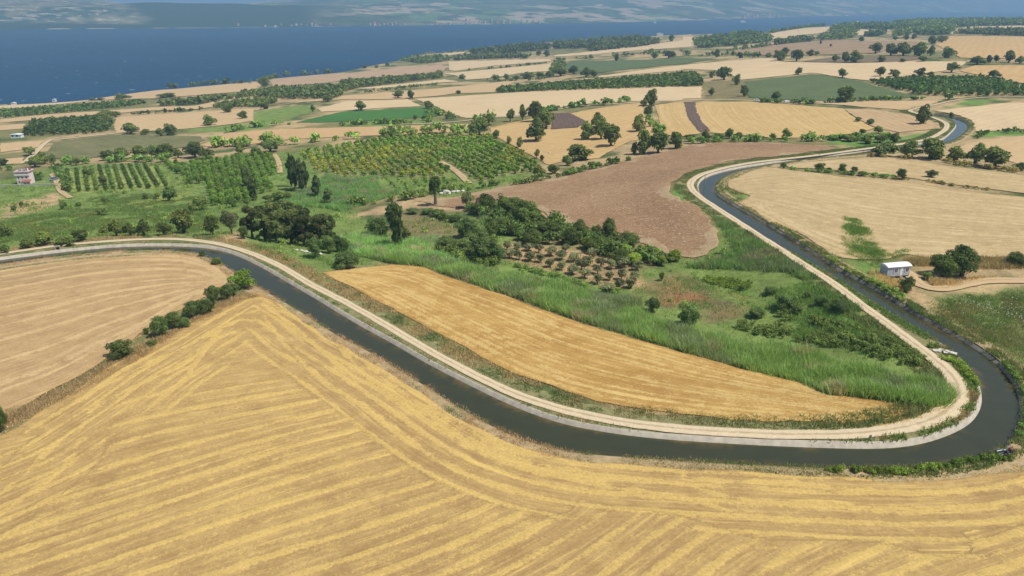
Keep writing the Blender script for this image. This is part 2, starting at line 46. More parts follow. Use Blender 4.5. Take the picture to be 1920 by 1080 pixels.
FIELDS = [
["stubble_field","golden stubble field with yellow straw swaths filling the foreground before the canal","stubble_gold",0.36,[[-83.6,75.9],[-74.6,87.9],[-72.2,96.9],[-70.1,108.6],[-66.1,119.8],[-62.3,135.5],[-59.8,144.0],[-55.6,145.6],[-43.6,132.1],[-33.4,121.1],[-25.9,113.5],[-15.0,102.2],[-8.2,94.2],[-0.8,87.7],[9.0,83.4],[17.1,82.6],[23.6,81.6],[32.2,80.9],[42.1,80.0],[51.7,78.9],[60.5,79.2],[67.2,80.7],[74.3,82.5],[100.9,84.3],[77.1,48.6],[1.8,43.1],[-71.9,47.8]],0,[[[-67.8,68.3],[-65.4,74.3],[-64.8,78.6],[-65.3,84.4],[-64.5,91.0],[-61.3,97.3],[-55.7,103.8],[-57.2,127.1],[-55.1,131.0],[-51.3,130.3]],[[-65.2,64.9],[-62.8,70.3],[-61.5,75.2],[-60.8,79.1],[-61.3,83.6],[-65.1,94.0],[-62.4,102.4],[-58.2,109.4],[-55.3,122.1],[-52.5,126.6]],[[-70.1,93.3],[-66.5,104.7],[-62.8,112.7],[-58.6,121.8],[-56.5,133.7],[-53.1,135.8]],[[-63.7,65.6],[-61.3,68.2],[-58.9,71.1],[-54.8,75.6],[-47.2,78.9],[-41.2,83.1]],[[-58.9,77.9],[-52.9,80.8],[-47.1,84.2],[-43.2,86.9],[-34.1,90.9],[-26.4,94.5]],[[-59.3,83.7],[-54.2,88.5],[-47.5,91.2],[-40.8,94.9],[-33.4,98.0],[-28.4,100.7]],[[-60.3,92.6],[-52.0,95.3],[-42.4,99.6],[-31.9,103.2]],[[-62.9,63.2],[-59.5,65.5],[-56.9,67.9],[-52.6,71.7],[-45.3,74.9],[-41.8,77.5],[-38.6,81.6],[-32.5,85.7],[-25.4,90.1]],[[-62.2,60.9],[-57.8,63.0],[-53.5,65.8],[-49.1,69.3],[-42.2,73.0],[-37.1,77.5],[-31.3,81.7],[-24.5,86.0],[-21.3,89.2]],[[-56.1,60.5],[-53.1,61.9],[-48.7,64.7],[-43.9,67.4],[-40.6,69.5],[-35.7,73.7],[-29.6,76.0],[-23.3,80.6],[-23.0,79.4],[-18.8,82.7],[-16.8,85.4]],[[-48.4,59.9],[-43.9,63.3],[-41.9,65.4],[-37.8,67.9],[-34.5,70.5],[-29.2,74.5],[-22.7,78.2],[-16.0,80.7],[-13.3,82.2]],[[-39.0,59.8],[-33.9,63.5],[-27.2,68.2],[-21.3,72.1],[-17.4,75.2],[-12.0,77.5],[-7.4,79.1]],[[-32.4,59.8],[-27.4,62.3],[-22.2,65.0],[-19.7,64.9],[-14.2,69.4],[-8.1,73.4],[-3.7,76.4]],[[-25.5,59.2],[-21.0,60.6],[-18.9,61.4],[-13.4,64.2],[-7.6,67.3],[-2.0,73.1]],[[-18.2,58.4],[-12.9,60.9],[-7.3,64.3],[-3.4,68.7],[0.9,71.2],[4.4,74.8]],[[-9.7,59.0],[-5.2,62.9],[-1.2,65.7],[4.1,69.5],[7.7,73.0],[10.6,74.9]],[[-3.0,58.5],[0.8,61.4],[6.0,65.6],[9.9,69.3],[12.0,71.7]],[[1.7,58.0],[5.7,61.2],[9.4,64.4],[11.8,68.2],[14.9,73.4]],[[8.4,59.0],[12.9,63.2],[16.8,68.0],[19.8,72.0]],[[14.1,58.8],[18.1,63.9],[20.3,64.6],[23.6,67.8],[26.7,70.3]],[[20.1,58.1],[23.9,61.6],[28.4,66.1],[31.2,68.2]],[[23.2,59.0],[28.1,62.1],[33.1,64.7],[38.1,66.4]],[[31.0,59.4],[36.1,62.2],[41.4,64.9],[46.6,66.9],[51.6,68.3]],[[37.5,58.9],[43.8,61.8],[50.1,63.9],[56.7,66.2],[61.3,66.8]],[[44.1,58.7],[50.4,61.2],[58.2,63.9],[68.2,66.4]],[[-53.3,139.6],[-40.8,124.7],[-28.7,108.9],[-24.3,105.2],[-17.3,97.8],[-9.5,89.8],[-4.0,84.9],[1.0,81.9],[7.0,79.6],[15.0,76.9],[22.2,75.4],[30.0,71.0],[36.5,70.7],[43.0,70.4],[47.7,69.0],[50.1,67.6]],[[-53.8,143.6],[-40.2,128.8],[-32.8,120.0],[-26.0,108.9],[-19.4,102.3],[-12.1,94.7],[-6.9,89.4],[-1.5,85.3],[3.5,82.6],[13.1,80.0],[22.9,78.4],[29.0,75.0],[42.4,74.0],[46.2,72.5],[52.9,72.5],[65.0,73.9],[77.3,75.1]],[[-51.1,133.0],[-42.8,119.8],[-33.0,107.3],[-28.1,101.9],[-26.0,100.3],[-17.7,91.4],[-11.6,84.6],[-6.3,80.5],[-1.4,77.4],[4.4,75.2]],[[-51.8,144.6],[-38.4,128.8],[-19.7,104.0],[-11.4,95.7],[-4.2,88.9],[1.0,85.3],[8.5,83.2],[18.2,81.6],[23.4,80.8],[23.0,79.2],[34.8,78.5],[43.8,77.3],[55.0,76.2],[67.6,77.6],[78.0,79.0]]]],
["stubble_field","pale tan stubble field inside the far canal loop beside the bush row","stubble_tan",0.6,[[-155.9,160.7],[-123.3,160.1],[-113.9,165.9],[-102.8,169.8],[-90.2,171.9],[-80.6,170.7],[-71.9,162.8],[-66.0,154.5],[-65.7,150.4],[-68.7,137.6],[-71.5,120.7],[-72.2,112.5],[-75.1,101.6],[-77.6,92.5],[-85.0,77.6]],13,[[[-136.1,154.4],[-131.3,157.2],[-126.6,160.1],[-122.0,163.2],[-117.6,166.5],[-112.8,169.2],[-107.7,171.4],[-102.3,172.6],[-96.8,173.0],[-91.3,172.8],[-85.8,171.8],[-80.7,169.7],[-76.4,166.4],[-72.5,162.4],[-69.2,158.0],[-66.4,153.2]],[[-82.5,84.9],[-81.6,89.4],[-80.6,93.8],[-78.6,97.8],[-76.1,101.6],[-74.7,105.8],[-73.9,110.3],[-73.0,114.8],[-71.7,119.1],[-70.7,123.5],[-70.6,128.1],[-70.4,132.6],[-70.0,137.1],[-69.5,141.6],[-68.3,146.0],[-65.9,149.8]]]],
["stubble_field","orange gold stubble field between the reeds and the gravel canal road","stubble_orange",0.5,[[-45.6,159.1],[-37.7,166.5],[-31.3,172.5],[-22.8,170.5],[-15.2,161.3],[-4.1,151.6],[5.9,142.9],[14.9,135.1],[25.6,128.0],[34.8,121.4],[43.1,115.4],[50.6,110.1],[53.0,103.7],[58.0,101.3],[61.8,99.2],[62.4,96.9],[59.5,94.7],[51.9,93.3],[43.0,93.9],[36.3,94.2],[26.8,95.9],[19.8,97.5],[13.8,99.8],[8.8,102.7],[4.5,106.1],[0.0,109.5],[-5.4,115.6],[-10.1,120.6],[-15.8,127.0],[-22.0,133.7],[-28.8,141.3],[-36.2,149.1]],15,[[[-41.5,161.5],[-35.3,168.0],[-27.5,171.5],[-20.3,166.6],[-14.7,159.6],[-8.0,153.7],[-1.1,147.9],[5.6,142.1],[12.3,136.1],[19.6,130.9],[27.1,126.0],[34.4,120.8],[41.6,115.6],[48.7,110.0],[54.4,103.2],[60.9,97.3]],[[-43.9,158.2],[-38.1,151.9],[-32.3,145.6],[-26.5,139.3],[-20.7,133.0],[-15.0,126.6],[-9.2,120.3],[-3.6,113.9],[2.5,107.9],[9.5,102.9],[17.2,99.2],[25.3,96.8],[33.7,95.2],[42.2,94.2],[50.8,93.8],[59.1,95.3]]]],
["stubble_field","wide pale stubble field across the canal with faint wheel tracks","stubble_pale",0.9,[[77.5,250.9],[86.3,263.8],[96.5,272.4],[103.8,275.6],[106.4,269.5],[113.9,261.2],[120.1,254.1],[130.9,249.7],[140.1,243.1],[146.8,233.2],[163.8,221.4],[187.0,202.4],[152.5,160.5],[126.8,165.6],[116.3,168.5],[104.5,166.6],[100.0,169.9],[92.4,167.1],[86.0,168.5],[81.4,170.4],[81.7,179.0],[80.2,191.6],[75.1,200.3],[75.2,213.8],[73.3,222.3],[79.3,230.5],[75.2,242.1]],16,[[[81.8,255.0],[89.1,258.5],[96.6,261.7],[104.7,262.7],[112.1,259.5],[118.6,254.6],[125.0,249.5],[131.2,244.1],[137.2,238.5],[143.4,233.3],[150.0,228.4],[156.7,223.8],[163.5,219.3],[170.4,214.8],[177.2,210.4],[184.1,205.9]],[[77.1,216.2],[78.0,209.0],[78.9,201.8],[80.0,194.5],[81.4,187.4],[83.2,180.3],[86.0,173.7],[91.8,169.4],[99.0,168.3],[106.3,167.7],[113.5,166.9],[120.8,166.0],[128.0,165.2],[135.3,164.4],[142.5,163.7],[149.8,162.9]]]],
["stubble_field","narrow pale stubble field above the sparse shrub line","stubble_pale",1.2,[[108.7,279.5],[128.2,289.1],[152.3,294.0],[161.3,283.3],[168.7,271.4],[184.4,252.2],[214.5,235.6],[189.4,205.3],[167.1,226.3],[151.6,241.7],[142.1,253.0],[130.7,263.1],[122.7,267.7],[108.6,275.4]],6,[[[110.7,281.2],[118.5,283.7],[126.3,286.2],[134.1,288.5],[142.1,290.3],[150.2,290.6],[157.0,286.3],[160.7,279.1],[164.7,272.0],[169.8,265.7],[175.4,259.6],[180.9,253.7],[186.5,247.7],[192.2,241.8],[197.8,235.9],[203.4,230.0]],[[108.9,276.1],[115.1,273.1],[121.3,270.1],[127.3,266.7],[132.9,262.7],[138.0,258.0],[142.7,253.0],[147.5,248.0],[152.3,243.1],[157.3,238.4],[162.3,233.6],[167.3,228.9],[172.3,224.1],[177.3,219.4],[182.3,214.6],[187.3,209.9]]]],
["ploughed_field","reddish brown ploughed field flecked with straw between tree belt and canal","plough_red",0.8,[[-36.2,260.6],[-26.6,258.1],[-17.8,266.6],[-7.0,272.5],[10.0,280.2],[28.8,291.3],[55.3,313.8],[80.0,333.2],[86.3,338.6],[95.1,343.1],[126.2,334.7],[142.2,323.2],[143.2,314.2],[108.9,296.6],[87.9,288.4],[69.7,269.7],[63.7,261.4],[58.4,251.8],[54.2,243.5],[53.3,233.4],[55.4,226.8],[58.0,220.4],[59.0,204.5],[58.0,192.8],[55.4,184.3],[51.3,179.1],[48.2,178.1],[45.8,179.7],[42.8,181.6],[37.3,191.3],[31.7,202.0],[24.0,208.9],[17.3,213.8],[11.1,225.6],[7.9,236.1],[0.0,252.0],[-7.2,254.1],[-16.9,242.9],[-25.7,248.5]],22,[[[-26.6,258.1],[-14.9,264.5],[-3.3,271.0],[8.1,277.9],[19.0,285.4],[29.7,293.3],[40.3,301.3],[50.9,309.4],[61.3,317.6],[71.0,326.7],[81.0,335.4],[93.0,341.0],[106.0,339.8],[118.3,334.7],[130.0,328.4],[141.7,322.1]],[[-3.9,250.8],[-0.9,245.6],[2.1,240.4],[5.1,235.2],[8.3,230.2],[11.8,225.3],[15.6,220.7],[19.7,216.3],[23.8,211.9],[27.8,207.5],[31.6,202.9],[34.9,197.9],[37.7,192.6],[40.4,187.2],[43.5,182.1],[48.5,179.2]]]],
["stubble_field","striped golden stubble field with one dark ploughed strip","stubble_stripe",1.2,[[103.1,525.2],[127.1,542.0],[125.0,532.4],[172.0,525.5],[211.7,464.2],[200.5,424.0],[191.3,378.7],[172.7,362.1],[144.6,349.8],[128.1,352.6],[105.7,380.2],[99.6,378.4],[88.7,371.6],[84.7,369.8],[81.3,389.9],[93.6,462.5]],20,[[[109.2,538.2],[107.0,527.1],[104.7,516.0],[102.5,504.9],[100.3,493.9],[98.2,482.7],[96.3,471.6],[94.7,460.4],[93.4,449.2],[92.3,437.9],[91.2,426.7],[90.1,415.4],[89.2,404.2],[88.3,392.9],[87.5,381.6],[86.6,370.4]],[[206.9,466.2],[205.5,459.2],[204.1,452.2],[202.6,445.2],[201.1,438.2],[199.4,431.2],[197.8,424.2],[196.1,417.3],[194.5,410.3],[192.9,403.3],[191.4,396.3],[189.9,389.3],[188.4,382.3],[186.9,375.3],[185.4,368.3],[183.9,361.3]]]],
["ploughed_field","dark ploughed strip running down the striped stubble field","plough_dark",1.0,[[126.7,535.6],[134.2,532.9],[121.6,477.0],[112.1,424.3],[106.5,383.8],[100.0,379.8],[107.1,434.1],[115.0,478.7]],0,[]],
["stubble_field","golden stubble field around the two oak groups in the middle distance","stubble_gold_far",1.2,[[-14.4,454.0],[10.7,481.2],[28.1,501.5],[40.5,499.3],[69.6,526.4],[96.5,540.5],[86.6,476.2],[80.7,410.0],[77.0,382.5],[63.5,369.1],[63.5,374.7],[39.0,322.7],[23.6,323.1],[16.4,316.3],[10.4,344.2],[-1.0,388.3],[-12.1,423.8],[-15.2,472.2]],12,[[[-13.4,450.7],[-6.7,457.2],[-0.1,463.7],[6.8,470.0],[13.8,476.0],[21.1,481.7],[28.6,487.3],[36.0,492.8],[43.5,498.4],[50.9,503.9],[58.4,509.4],[65.9,514.9],[73.4,520.4],[80.9,525.9],[88.4,531.4],[95.9,536.9]],[[-6.1,408.2],[-3.6,398.3],[-1.1,388.5],[1.4,378.6],[4.0,368.8],[6.6,359.0],[9.6,349.3],[12.8,339.7],[15.8,330.0],[23.8,326.6],[31.4,333.1],[38.1,340.8],[44.5,348.7],[50.7,356.7],[56.9,364.8],[63.2,372.8]]]],
["ploughed_field","small mauve brown ploughed plot beside the oak trees","plough_dark",1.5,[[28.6,501.2],[39.3,500.0],[46.5,442.9],[38.9,425.0],[23.2,425.3]],0,[]],
["stubble_field","tan stubble patch curling round the lone oak by the far canal bend","stubble_tan_far",1.5,[[212.2,464.0],[226.7,452.9],[230.8,422.9],[229.5,387.1],[219.5,367.6],[195.8,361.9],[192.4,379.8],[200.6,419.7]],0,[]],
["crop_field","grey green crop field behind the big round oak","crop_dull",2.5,[[217.1,685.2],[294.0,722.2],[303.7,640.8],[282.9,518.6],[277.7,504.0],[241.2,503.9],[229.6,497.2],[190.3,534.0],[180.3,556.2]],0,[]],
["wheat_field","tan wheat strip between the grey green field and the far canal","wheat_tan",2.5,[[207.3,511.1],[281.1,481.6],[275.5,469.5],[240.4,443.3],[225.1,468.8]],0,[]],
["wheat_field","pale wheat field at the right edge beyond the far canal","wheat_pale",2.5,[[252.8,433.4],[306.4,454.0],[318.5,452.4],[383.0,439.3],[299.6,338.2],[254.8,356.9],[240.4,359.0],[232.9,360.5],[242.4,377.2],[251.7,395.5],[256.3,413.3]],0,[]],
["wheat_field","tan wheat field at the right edge behind the dark tree row","wheat_tan",2.5,[[197.6,317.3],[219.8,334.0],[242.7,338.9],[294.0,331.4],[224.6,247.7],[195.7,269.0],[196.3,282.5],[186.7,294.9]],0,[]],
["crop_field","vivid green crop field left of the centre","crop_bright",2.5,[[-165.6,549.1],[-155.4,572.9],[-143.4,608.2],[-73.1,621.9],[-55.4,543.3],[-74.6,539.5],[-114.7,539.8],[-128.4,541.7],[-144.4,541.5]],0,[]],
["wheat_field","long tan wheat field above the yellow green orchard","wheat_orange",2.5,[[-197.4,450.1],[-199.8,509.1],[-168.1,513.8],[-120.3,506.3],[-28.8,486.3],[-29.0,447.4],[-74.0,451.2],[-108.3,453.4],[-145.6,456.3],[-163.6,442.7],[-180.8,438.1]],0,[]],
["wheat_field","large pale wheat field beside the vivid green crop","wheat_pale",3,[[-93.5,699.4],[-68.7,704.9],[-15.5,710.1],[41.3,708.3],[155.2,666.8],[154.0,661.6],[170.8,658.3],[144.5,558.7],[131.7,562.2],[129.1,550.6],[92.5,557.0],[46.1,553.8],[23.0,521.2],[9.9,505.3],[-33.3,519.4],[-42.5,540.4],[-65.6,623.0]],0,[]],
["wheat_field","pale wheat patch directly above the vivid green crop","wheat_pale",3,[[-173.6,646.4],[-163.5,696.8],[-165.6,706.2],[-100.7,699.2],[-78.8,631.0],[-116.8,627.1],[-145.1,615.6],[-162.5,615.6]],0,[]],
["wheat_field","tan wheat strip below the long hedge","wheat_tan",4,[[-181.5,776.1],[-109.2,802.4],[-12.9,890.7],[4.3,894.0],[-17.7,726.4],[-55.9,740.7],[-73.7,720.4],[-95.6,712.6],[-99.8,705.7],[-126.3,708.8],[-171.0,730.0],[-208.3,722.2],[-234.4,693.6]],0,[]],
["wheat_field","narrow pale wheat strip between two hedges","wheat_pale",4,[[-191.5,886.6],[-91.5,996.7],[-67.8,934.8],[-90.3,933.5],[-122.9,905.8],[-160.0,867.2]],0,[]],
["wheat_field","pale wheat field with a stubby hedge along its lower edge","wheat_pale",5,[[-132.9,1551.0],[70.2,1397.3],[69.8,1325.0],[-31.4,1308.2],[-92.7,1204.2],[-105.6,1244.4]],0,[]],
["wheat_field","cream wheat field left of the dull green field","wheat_pale",5,[[-105.9,1142.4],[-23.1,1199.2],[66.4,1259.7],[52.5,1040.1],[15.0,1041.5],[-28.2,972.2],[-60.5,963.0],[-83.0,1075.8]],0,[]],
["crop_field","dull green field by the distant hedge with one tree in it","crop_dull",4,[[66.8,1081.4],[100.0,1265.3],[252.9,1101.9],[258.4,1126.1],[288.8,1041.3],[256.8,1012.2],[224.8,977.2],[224.8,977.2],[109.3,926.6],[87.9,987.1]],0,[]],
["wheat_field","pale wheat slope near the coast woods","wheat_pale",7,[[82.9,1509.9],[161.8,1543.4],[344.2,1727.7],[407.3,1791.4],[445.8,1963.7],[458.3,1880.8],[374.6,1501.9],[337.2,1477.4],[222.3,1458.2],[149.2,1421.1],[83.4,1454.2]],0,[]],
["wheat_field","long wheat field above the dark green plantation strip","wheat_pale",3,[[100.7,869.6],[218.7,950.1],[218.7,950.1],[340.1,988.3],[321.6,883.6],[357.7,820.2],[377.3,803.5],[431.4,790.4],[471.5,769.4],[431.2,712.6],[401.5,686.9],[311.9,638.8],[308.0,650.3],[304.4,670.7],[298.6,733.9],[240.3,710.9],[219.3,703.6],[226.9,765.6],[228.3,833.1],[202.5,877.6],[198.9,861.6],[100.2,846.9]],0,[]],
["wheat_field","golden wheat field at the far right slope","wheat_gold",4,[[661.8,1172.1],[861.8,1482.0],[922.4,1354.5],[1078.3,1278.1],[629.4,736.7],[539.6,783.5],[492.1,817.1],[521.1,877.1]],0,[]],
["wheat_field","golden wheat field right of the dark green plantation block","wheat_gold",3,[[412.3,682.7],[452.9,725.8],[490.0,709.3],[585.5,683.9],[451.4,521.8],[391.4,561.3],[400.1,614.0]],0,[]],
["fallow_field","brown fallow field with two small dots of trees","fallow",5,[[336.7,1176.8],[490.9,1416.4],[639.1,1507.3],[708.8,1323.4],[646.5,1184.3],[469.9,975.8],[407.7,993.4],[353.3,1072.6]],0,[]],
["ploughed_field","dull brown ploughed strip under the distant oaks","plough_dull",4,[[339.8,870.9],[396.9,917.9],[469.1,869.3],[467.7,829.3],[411.3,795.1],[357.2,823.6]],0,[]],
["wheat_field","tan wheat field on the shore slope","wheat_tan",6,[[-588.9,1006.8],[-550.0,1088.8],[-502.3,1100.5],[-448.2,1171.7],[-406.7,1184.0],[-352.4,1030.7],[-337.3,925.2],[-371.5,898.0],[-400.3,873.6],[-426.2,865.1],[-472.9,888.8]],0,[]],
["fallow_field","brownish field on the coast left of the tree belt","fallow_pink",6,[[-422.1,1275.6],[-315.8,1366.3],[-139.8,1461.4],[-118.5,1336.8],[-114.0,1214.9],[-182.8,1148.6],[-230.9,1110.1],[-253.0,1089.9],[-273.0,1044.0],[-330.8,1017.3]],0,[]],
["wheat_field","thin tan strip between the two plantations near the shore","wheat_tan",5,[[-482.1,679.0],[-453.9,715.5],[-411.3,722.0],[-360.6,743.4],[-320.7,735.8],[-318.1,799.6],[-291.1,866.9],[-264.1,821.4],[-282.9,731.8],[-306.1,701.1],[-360.1,705.3],[-379.2,688.6],[-453.3,637.2]],0,[]],
["wheat_field","tan wheat field with two round trees on it","wheat_tan",4,[[-356.7,652.3],[-270.7,676.8],[-241.2,678.4],[-207.2,575.1],[-218.1,558.4],[-251.1,538.8],[-279.0,535.4],[-292.4,528.0],[-328.5,593.3]],0,[]],
["dry_pasture","olive brown dry pasture above the vine rows","pasture",3,[[-277.1,418.8],[-310.8,482.7],[-289.8,520.6],[-217.7,497.3],[-204.7,474.6],[-203.2,443.8],[-239.5,438.3],[-239.7,418.2],[-251.4,411.0]],0,[]],
["wheat_field","small tan field beside the pale dirt track","wheat_tan",3,[[-350.8,487.9],[-324.0,494.1],[-308.1,461.3],[-321.7,445.3]],0,[]],
["wheat_field","small tan field left of the dirt track","wheat_tan",3,[[-347.8,420.9],[-304.8,420.4],[-292.8,423.3],[-277.1,400.8],[-290.8,400.0],[-330.5,398.6]],0,[]],
["wheat_field","small tan field by the white shed","wheat_tan",4,[[-487.1,618.8],[-435.6,611.5],[-418.4,617.9],[-392.9,576.7],[-406.1,568.5],[-444.6,563.0]],0,[]],
["wheat_field","pale coastal strip at the sea's edge","wheat_pale",6,[[-667.7,855.6],[-635.4,901.0],[-584.5,945.2],[-565.7,973.9],[-550.1,938.1],[-569.7,867.7],[-605.9,857.9],[-639.8,818.8]],0,[]],
["wheat_field","pale coastal wheat patch among the woods","wheat_pale",9,[[651.9,1917.2],[920.7,2355.9],[995.4,2363.2],[782.1,1883.0],[654.4,1752.0],[554.2,1580.5]],0,[]],
["wheat_field","pale wheat gap between the distant woods","wheat_pale",9,[[930.0,2034.5],[960.3,1903.6],[789.0,1669.4],[772.6,1689.5]],0,[]],
["wheat_field","pale wheat strip below the skyline wood","wheat_pale",9,[[983.0,1693.7],[1211.6,2011.3],[1336.0,1972.2],[1440.3,1878.7],[1315.9,1714.2],[1229.7,1813.3],[1008.2,1696.1],[906.1,1553.1]],0,[]],
["wheat_field","pale wheat patch behind the seaside hedge","wheat_pale",9,[[-206.2,1879.5],[-117.5,1897.6],[-118.3,1837.5],[-168.6,1765.1]],0,[]],
["wheat_field","pale wheat patch on the low sea bluff","wheat_pale",9,[[-42.5,1987.6],[49.3,2077.1],[41.7,1948.2],[-27.0,1892.2]],0,[]]]
PAINT = [
["meadow",6,[[-170.1,176.6],[-131.0,171.5],[-115.6,180.6],[-96.4,185.3],[-77.8,182.5],[-58.3,165.9],[-44.9,154.9],[-42.2,164.6],[-30.8,175.5],[-14.5,164.2],[4.8,147.0],[26.0,130.3],[43.5,116.4],[54.2,104.9],[67.6,97.1],[73.7,101.7],[75.1,114.1],[73.2,130.3],[72.7,155.5],[68.1,179.3],[62.9,207.3],[57.3,195.0],[55.3,183.0],[47.9,176.8],[33.4,173.9],[6.0,187.9],[-18.3,235.5],[-46.1,226.6],[-65.6,265.2],[-51.9,281.5],[-20.1,260.1],[11.2,293.9],[5.1,336.0],[-126.6,400.8],[-183.2,384.4],[-254.4,390.4],[-243.7,355.4],[-286.9,307.7]]],
["orchardfloor",3,[[-118.5,395.2],[-77.0,435.4],[-50.1,438.2],[-27.3,421.2],[-12.6,420.7],[-7.9,397.1],[3.6,358.3],[11.9,312.7],[7.6,301.1],[-4.5,297.5],[-8.8,287.5],[-16.3,290.2],[-25.9,319.8],[-34.7,344.3],[-28.8,315.3],[-31.0,305.4],[-45.4,308.2],[-69.7,319.2],[-78.4,321.5],[-87.5,328.3],[-101.2,354.7]]],
["drygrass",4,[[-39.9,244.7],[-24.1,231.9],[-17.0,217.2],[-17.0,201.8],[-24.2,199.8],[-31.4,206.6],[-40.5,218.0]]],
["sandy",3,[[-56.2,240.4],[-49.6,252.8],[-40.8,259.6],[-26.6,258.7],[-17.2,246.3],[-16.6,237.8],[-35.7,246.4],[-47.4,240.7]]],
["sandy",2,[[-86.0,202.7],[-83.2,207.9],[-72.2,185.6],[-72.9,180.9],[-77.9,184.1]]],
["sandy",3,[[-115.4,177.8],[-105.2,183.5],[-92.0,186.4],[-78.9,184.1],[-73.3,179.3],[-76.5,177.8],[-90.5,183.1],[-108.2,180.0],[-114.0,176.0]]],
["sandy",4,[[-212.5,286.3],[-204.7,309.5],[-198.2,305.3],[-190.0,289.4],[-180.3,259.8],[-180.1,240.5]]],
["lime",3,[[-234.2,368.6],[-188.3,376.6],[-157.2,322.6],[-164.1,316.2],[-195.7,310.3]]],
["lime",5,[[-157.0,271.5],[-152.7,289.7],[-144.8,300.3],[-141.6,315.1],[-136.6,282.4],[-145.1,265.0],[-146.6,252.7]]],
["lime",4,[[-166.4,344.8],[-152.7,325.5],[-134.4,297.9],[-128.3,288.6],[-139.6,299.2],[-157.3,326.5]]],
["drygrass",4,[[29.1,157.6],[38.8,168.9],[46.7,166.5],[47.3,153.1],[52.8,145.7],[50.5,138.3],[42.3,138.8],[41.9,146.8],[32.3,149.0]]],
["rust",2.5,[[34.1,149.4],[37.7,155.6],[41.6,156.2],[44.1,154.7],[45.6,150.6],[42.3,148.5]]],
["lime",3,[[47.7,166.4],[53.0,164.4],[58.1,159.0],[56.4,153.4],[51.1,157.3],[46.8,161.4]]],
["redsoil",2,[[-5.5,189.6],[0.0,196.7],[12.6,191.2],[24.3,182.9],[33.6,175.2],[32.3,161.8],[25.4,156.7],[13.5,167.3],[-0.9,178.5]]],
["redsoil",1.5,[[28.1,158.3],[31.6,162.9],[32.7,162.9],[30.7,159.1],[28.3,156.1]]],
["flowermeadow",4,[[90.0,142.5],[103.9,147.1],[116.2,149.5],[147.2,146.8],[92.7,83.4],[73.6,85.3],[86.6,105.3],[87.5,115.4],[87.3,126.8],[86.3,134.6]]],
["sandy",2.5,[[84.7,158.7],[88.4,159.3],[88.7,153.1],[91.1,147.3],[90.7,138.0],[90.9,133.1],[87.3,131.9],[87.9,141.2],[85.7,143.9],[84.6,150.3]]],
["lush",4,[[75.7,185.4],[79.4,174.4],[88.0,173.0],[94.2,179.5],[95.7,177.4],[95.5,169.3],[89.7,160.8],[81.1,151.0],[76.7,157.1],[75.7,168.9]]],
["meadow",4,[[69.8,241.7],[80.8,260.8],[92.1,271.5],[93.8,268.3],[79.0,252.3],[75.4,241.6],[80.0,231.9],[74.0,222.7],[76.3,200.7],[81.8,179.3],[81.4,170.4],[87.4,167.7],[84.0,160.3],[78.8,165.4],[74.5,195.4],[70.0,222.7]]],
["meadow",4,[[97.3,200.3],[100.4,198.5],[98.8,185.6],[96.3,177.3],[95.4,170.6],[103.5,174.1],[93.7,164.4],[86.3,165.2],[86.1,171.9],[90.0,184.2]]],
["drybrown",1.5,[[97.7,166.7],[113.4,167.2],[133.7,166.7],[129.1,160.1],[112.4,160.5],[96.2,162.4]]],
["drybrown",1.2,[[-79.0,87.0],[-78.6,93.9],[-76.0,96.2],[-72.4,107.3],[-70.8,112.3],[-67.7,120.5],[-64.7,128.2],[-61.5,143.5],[-59.2,145.6],[-59.3,140.5],[-64.5,123.9],[-66.8,111.8],[-69.2,104.6],[-73.3,94.2],[-75.0,90.5],[-77.4,84.8]]],
["drybrown",1.5,[[96.5,153.4],[102.9,154.1],[106.8,153.6],[98.7,149.1],[96.1,149.2]]],
["meadow",8,[[-172.8,389.9],[-132.6,394.0],[-110.8,330.6],[-89.0,279.3],[-93.6,262.9],[-116.9,266.4],[-158.4,330.7],[-186.2,372.0]]],
["drygrass",3,[[55.4,314.7],[80.3,334.2],[90.5,341.8],[119.4,327.0],[84.6,302.9],[72.3,298.8],[39.5,289.1]]],
["meadow",6,[[-230.7,647.7],[-214.5,684.1],[-188.4,687.3],[-168.9,625.4],[-176.5,608.5],[-177.7,553.5],[-192.6,544.5],[-218.2,602.7]]],
["lush",6,[[153.3,349.9],[166.9,341.7],[190.6,351.6],[218.0,364.9],[209.6,349.1],[183.9,333.8],[155.4,317.0],[148.3,333.8]]],
["lush",5,[[222.4,346.6],[243.9,361.6],[254.4,356.4],[274.8,350.8],[264.3,336.5],[243.7,340.4],[226.2,344.5],[215.1,331.8]]],
["lush",5,[[268.7,449.4],[299.2,478.9],[314.9,474.3],[292.7,451.3]]],
["drygrass",5,[[185.0,715.3],[219.3,703.6],[182.3,558.3],[167.0,543.1],[146.9,557.7]]],
["meadow",5,[[-126.9,535.1],[-59.8,527.8],[-44.5,500.0],[-82.0,502.5],[-122.0,513.6]]],
["meadow",4,[[72.1,268.4],[93.0,288.4],[99.8,287.1],[80.0,272.4],[64.9,255.1]]],
["lush",3,[[51.9,229.4],[58.1,244.7],[62.9,241.2],[61.9,229.5],[57.9,225.2]]],
["meadow",4,[[-253.6,544.4],[-218.1,558.4],[-186.6,547.1],[-172.5,528.1],[-200.4,511.0],[-239.7,531.1]]],
["drybrown",2,[[59.3,99.0],[64.5,97.8],[68.9,97.2],[65.2,94.6],[58.2,92.2],[55.0,92.6]]]]
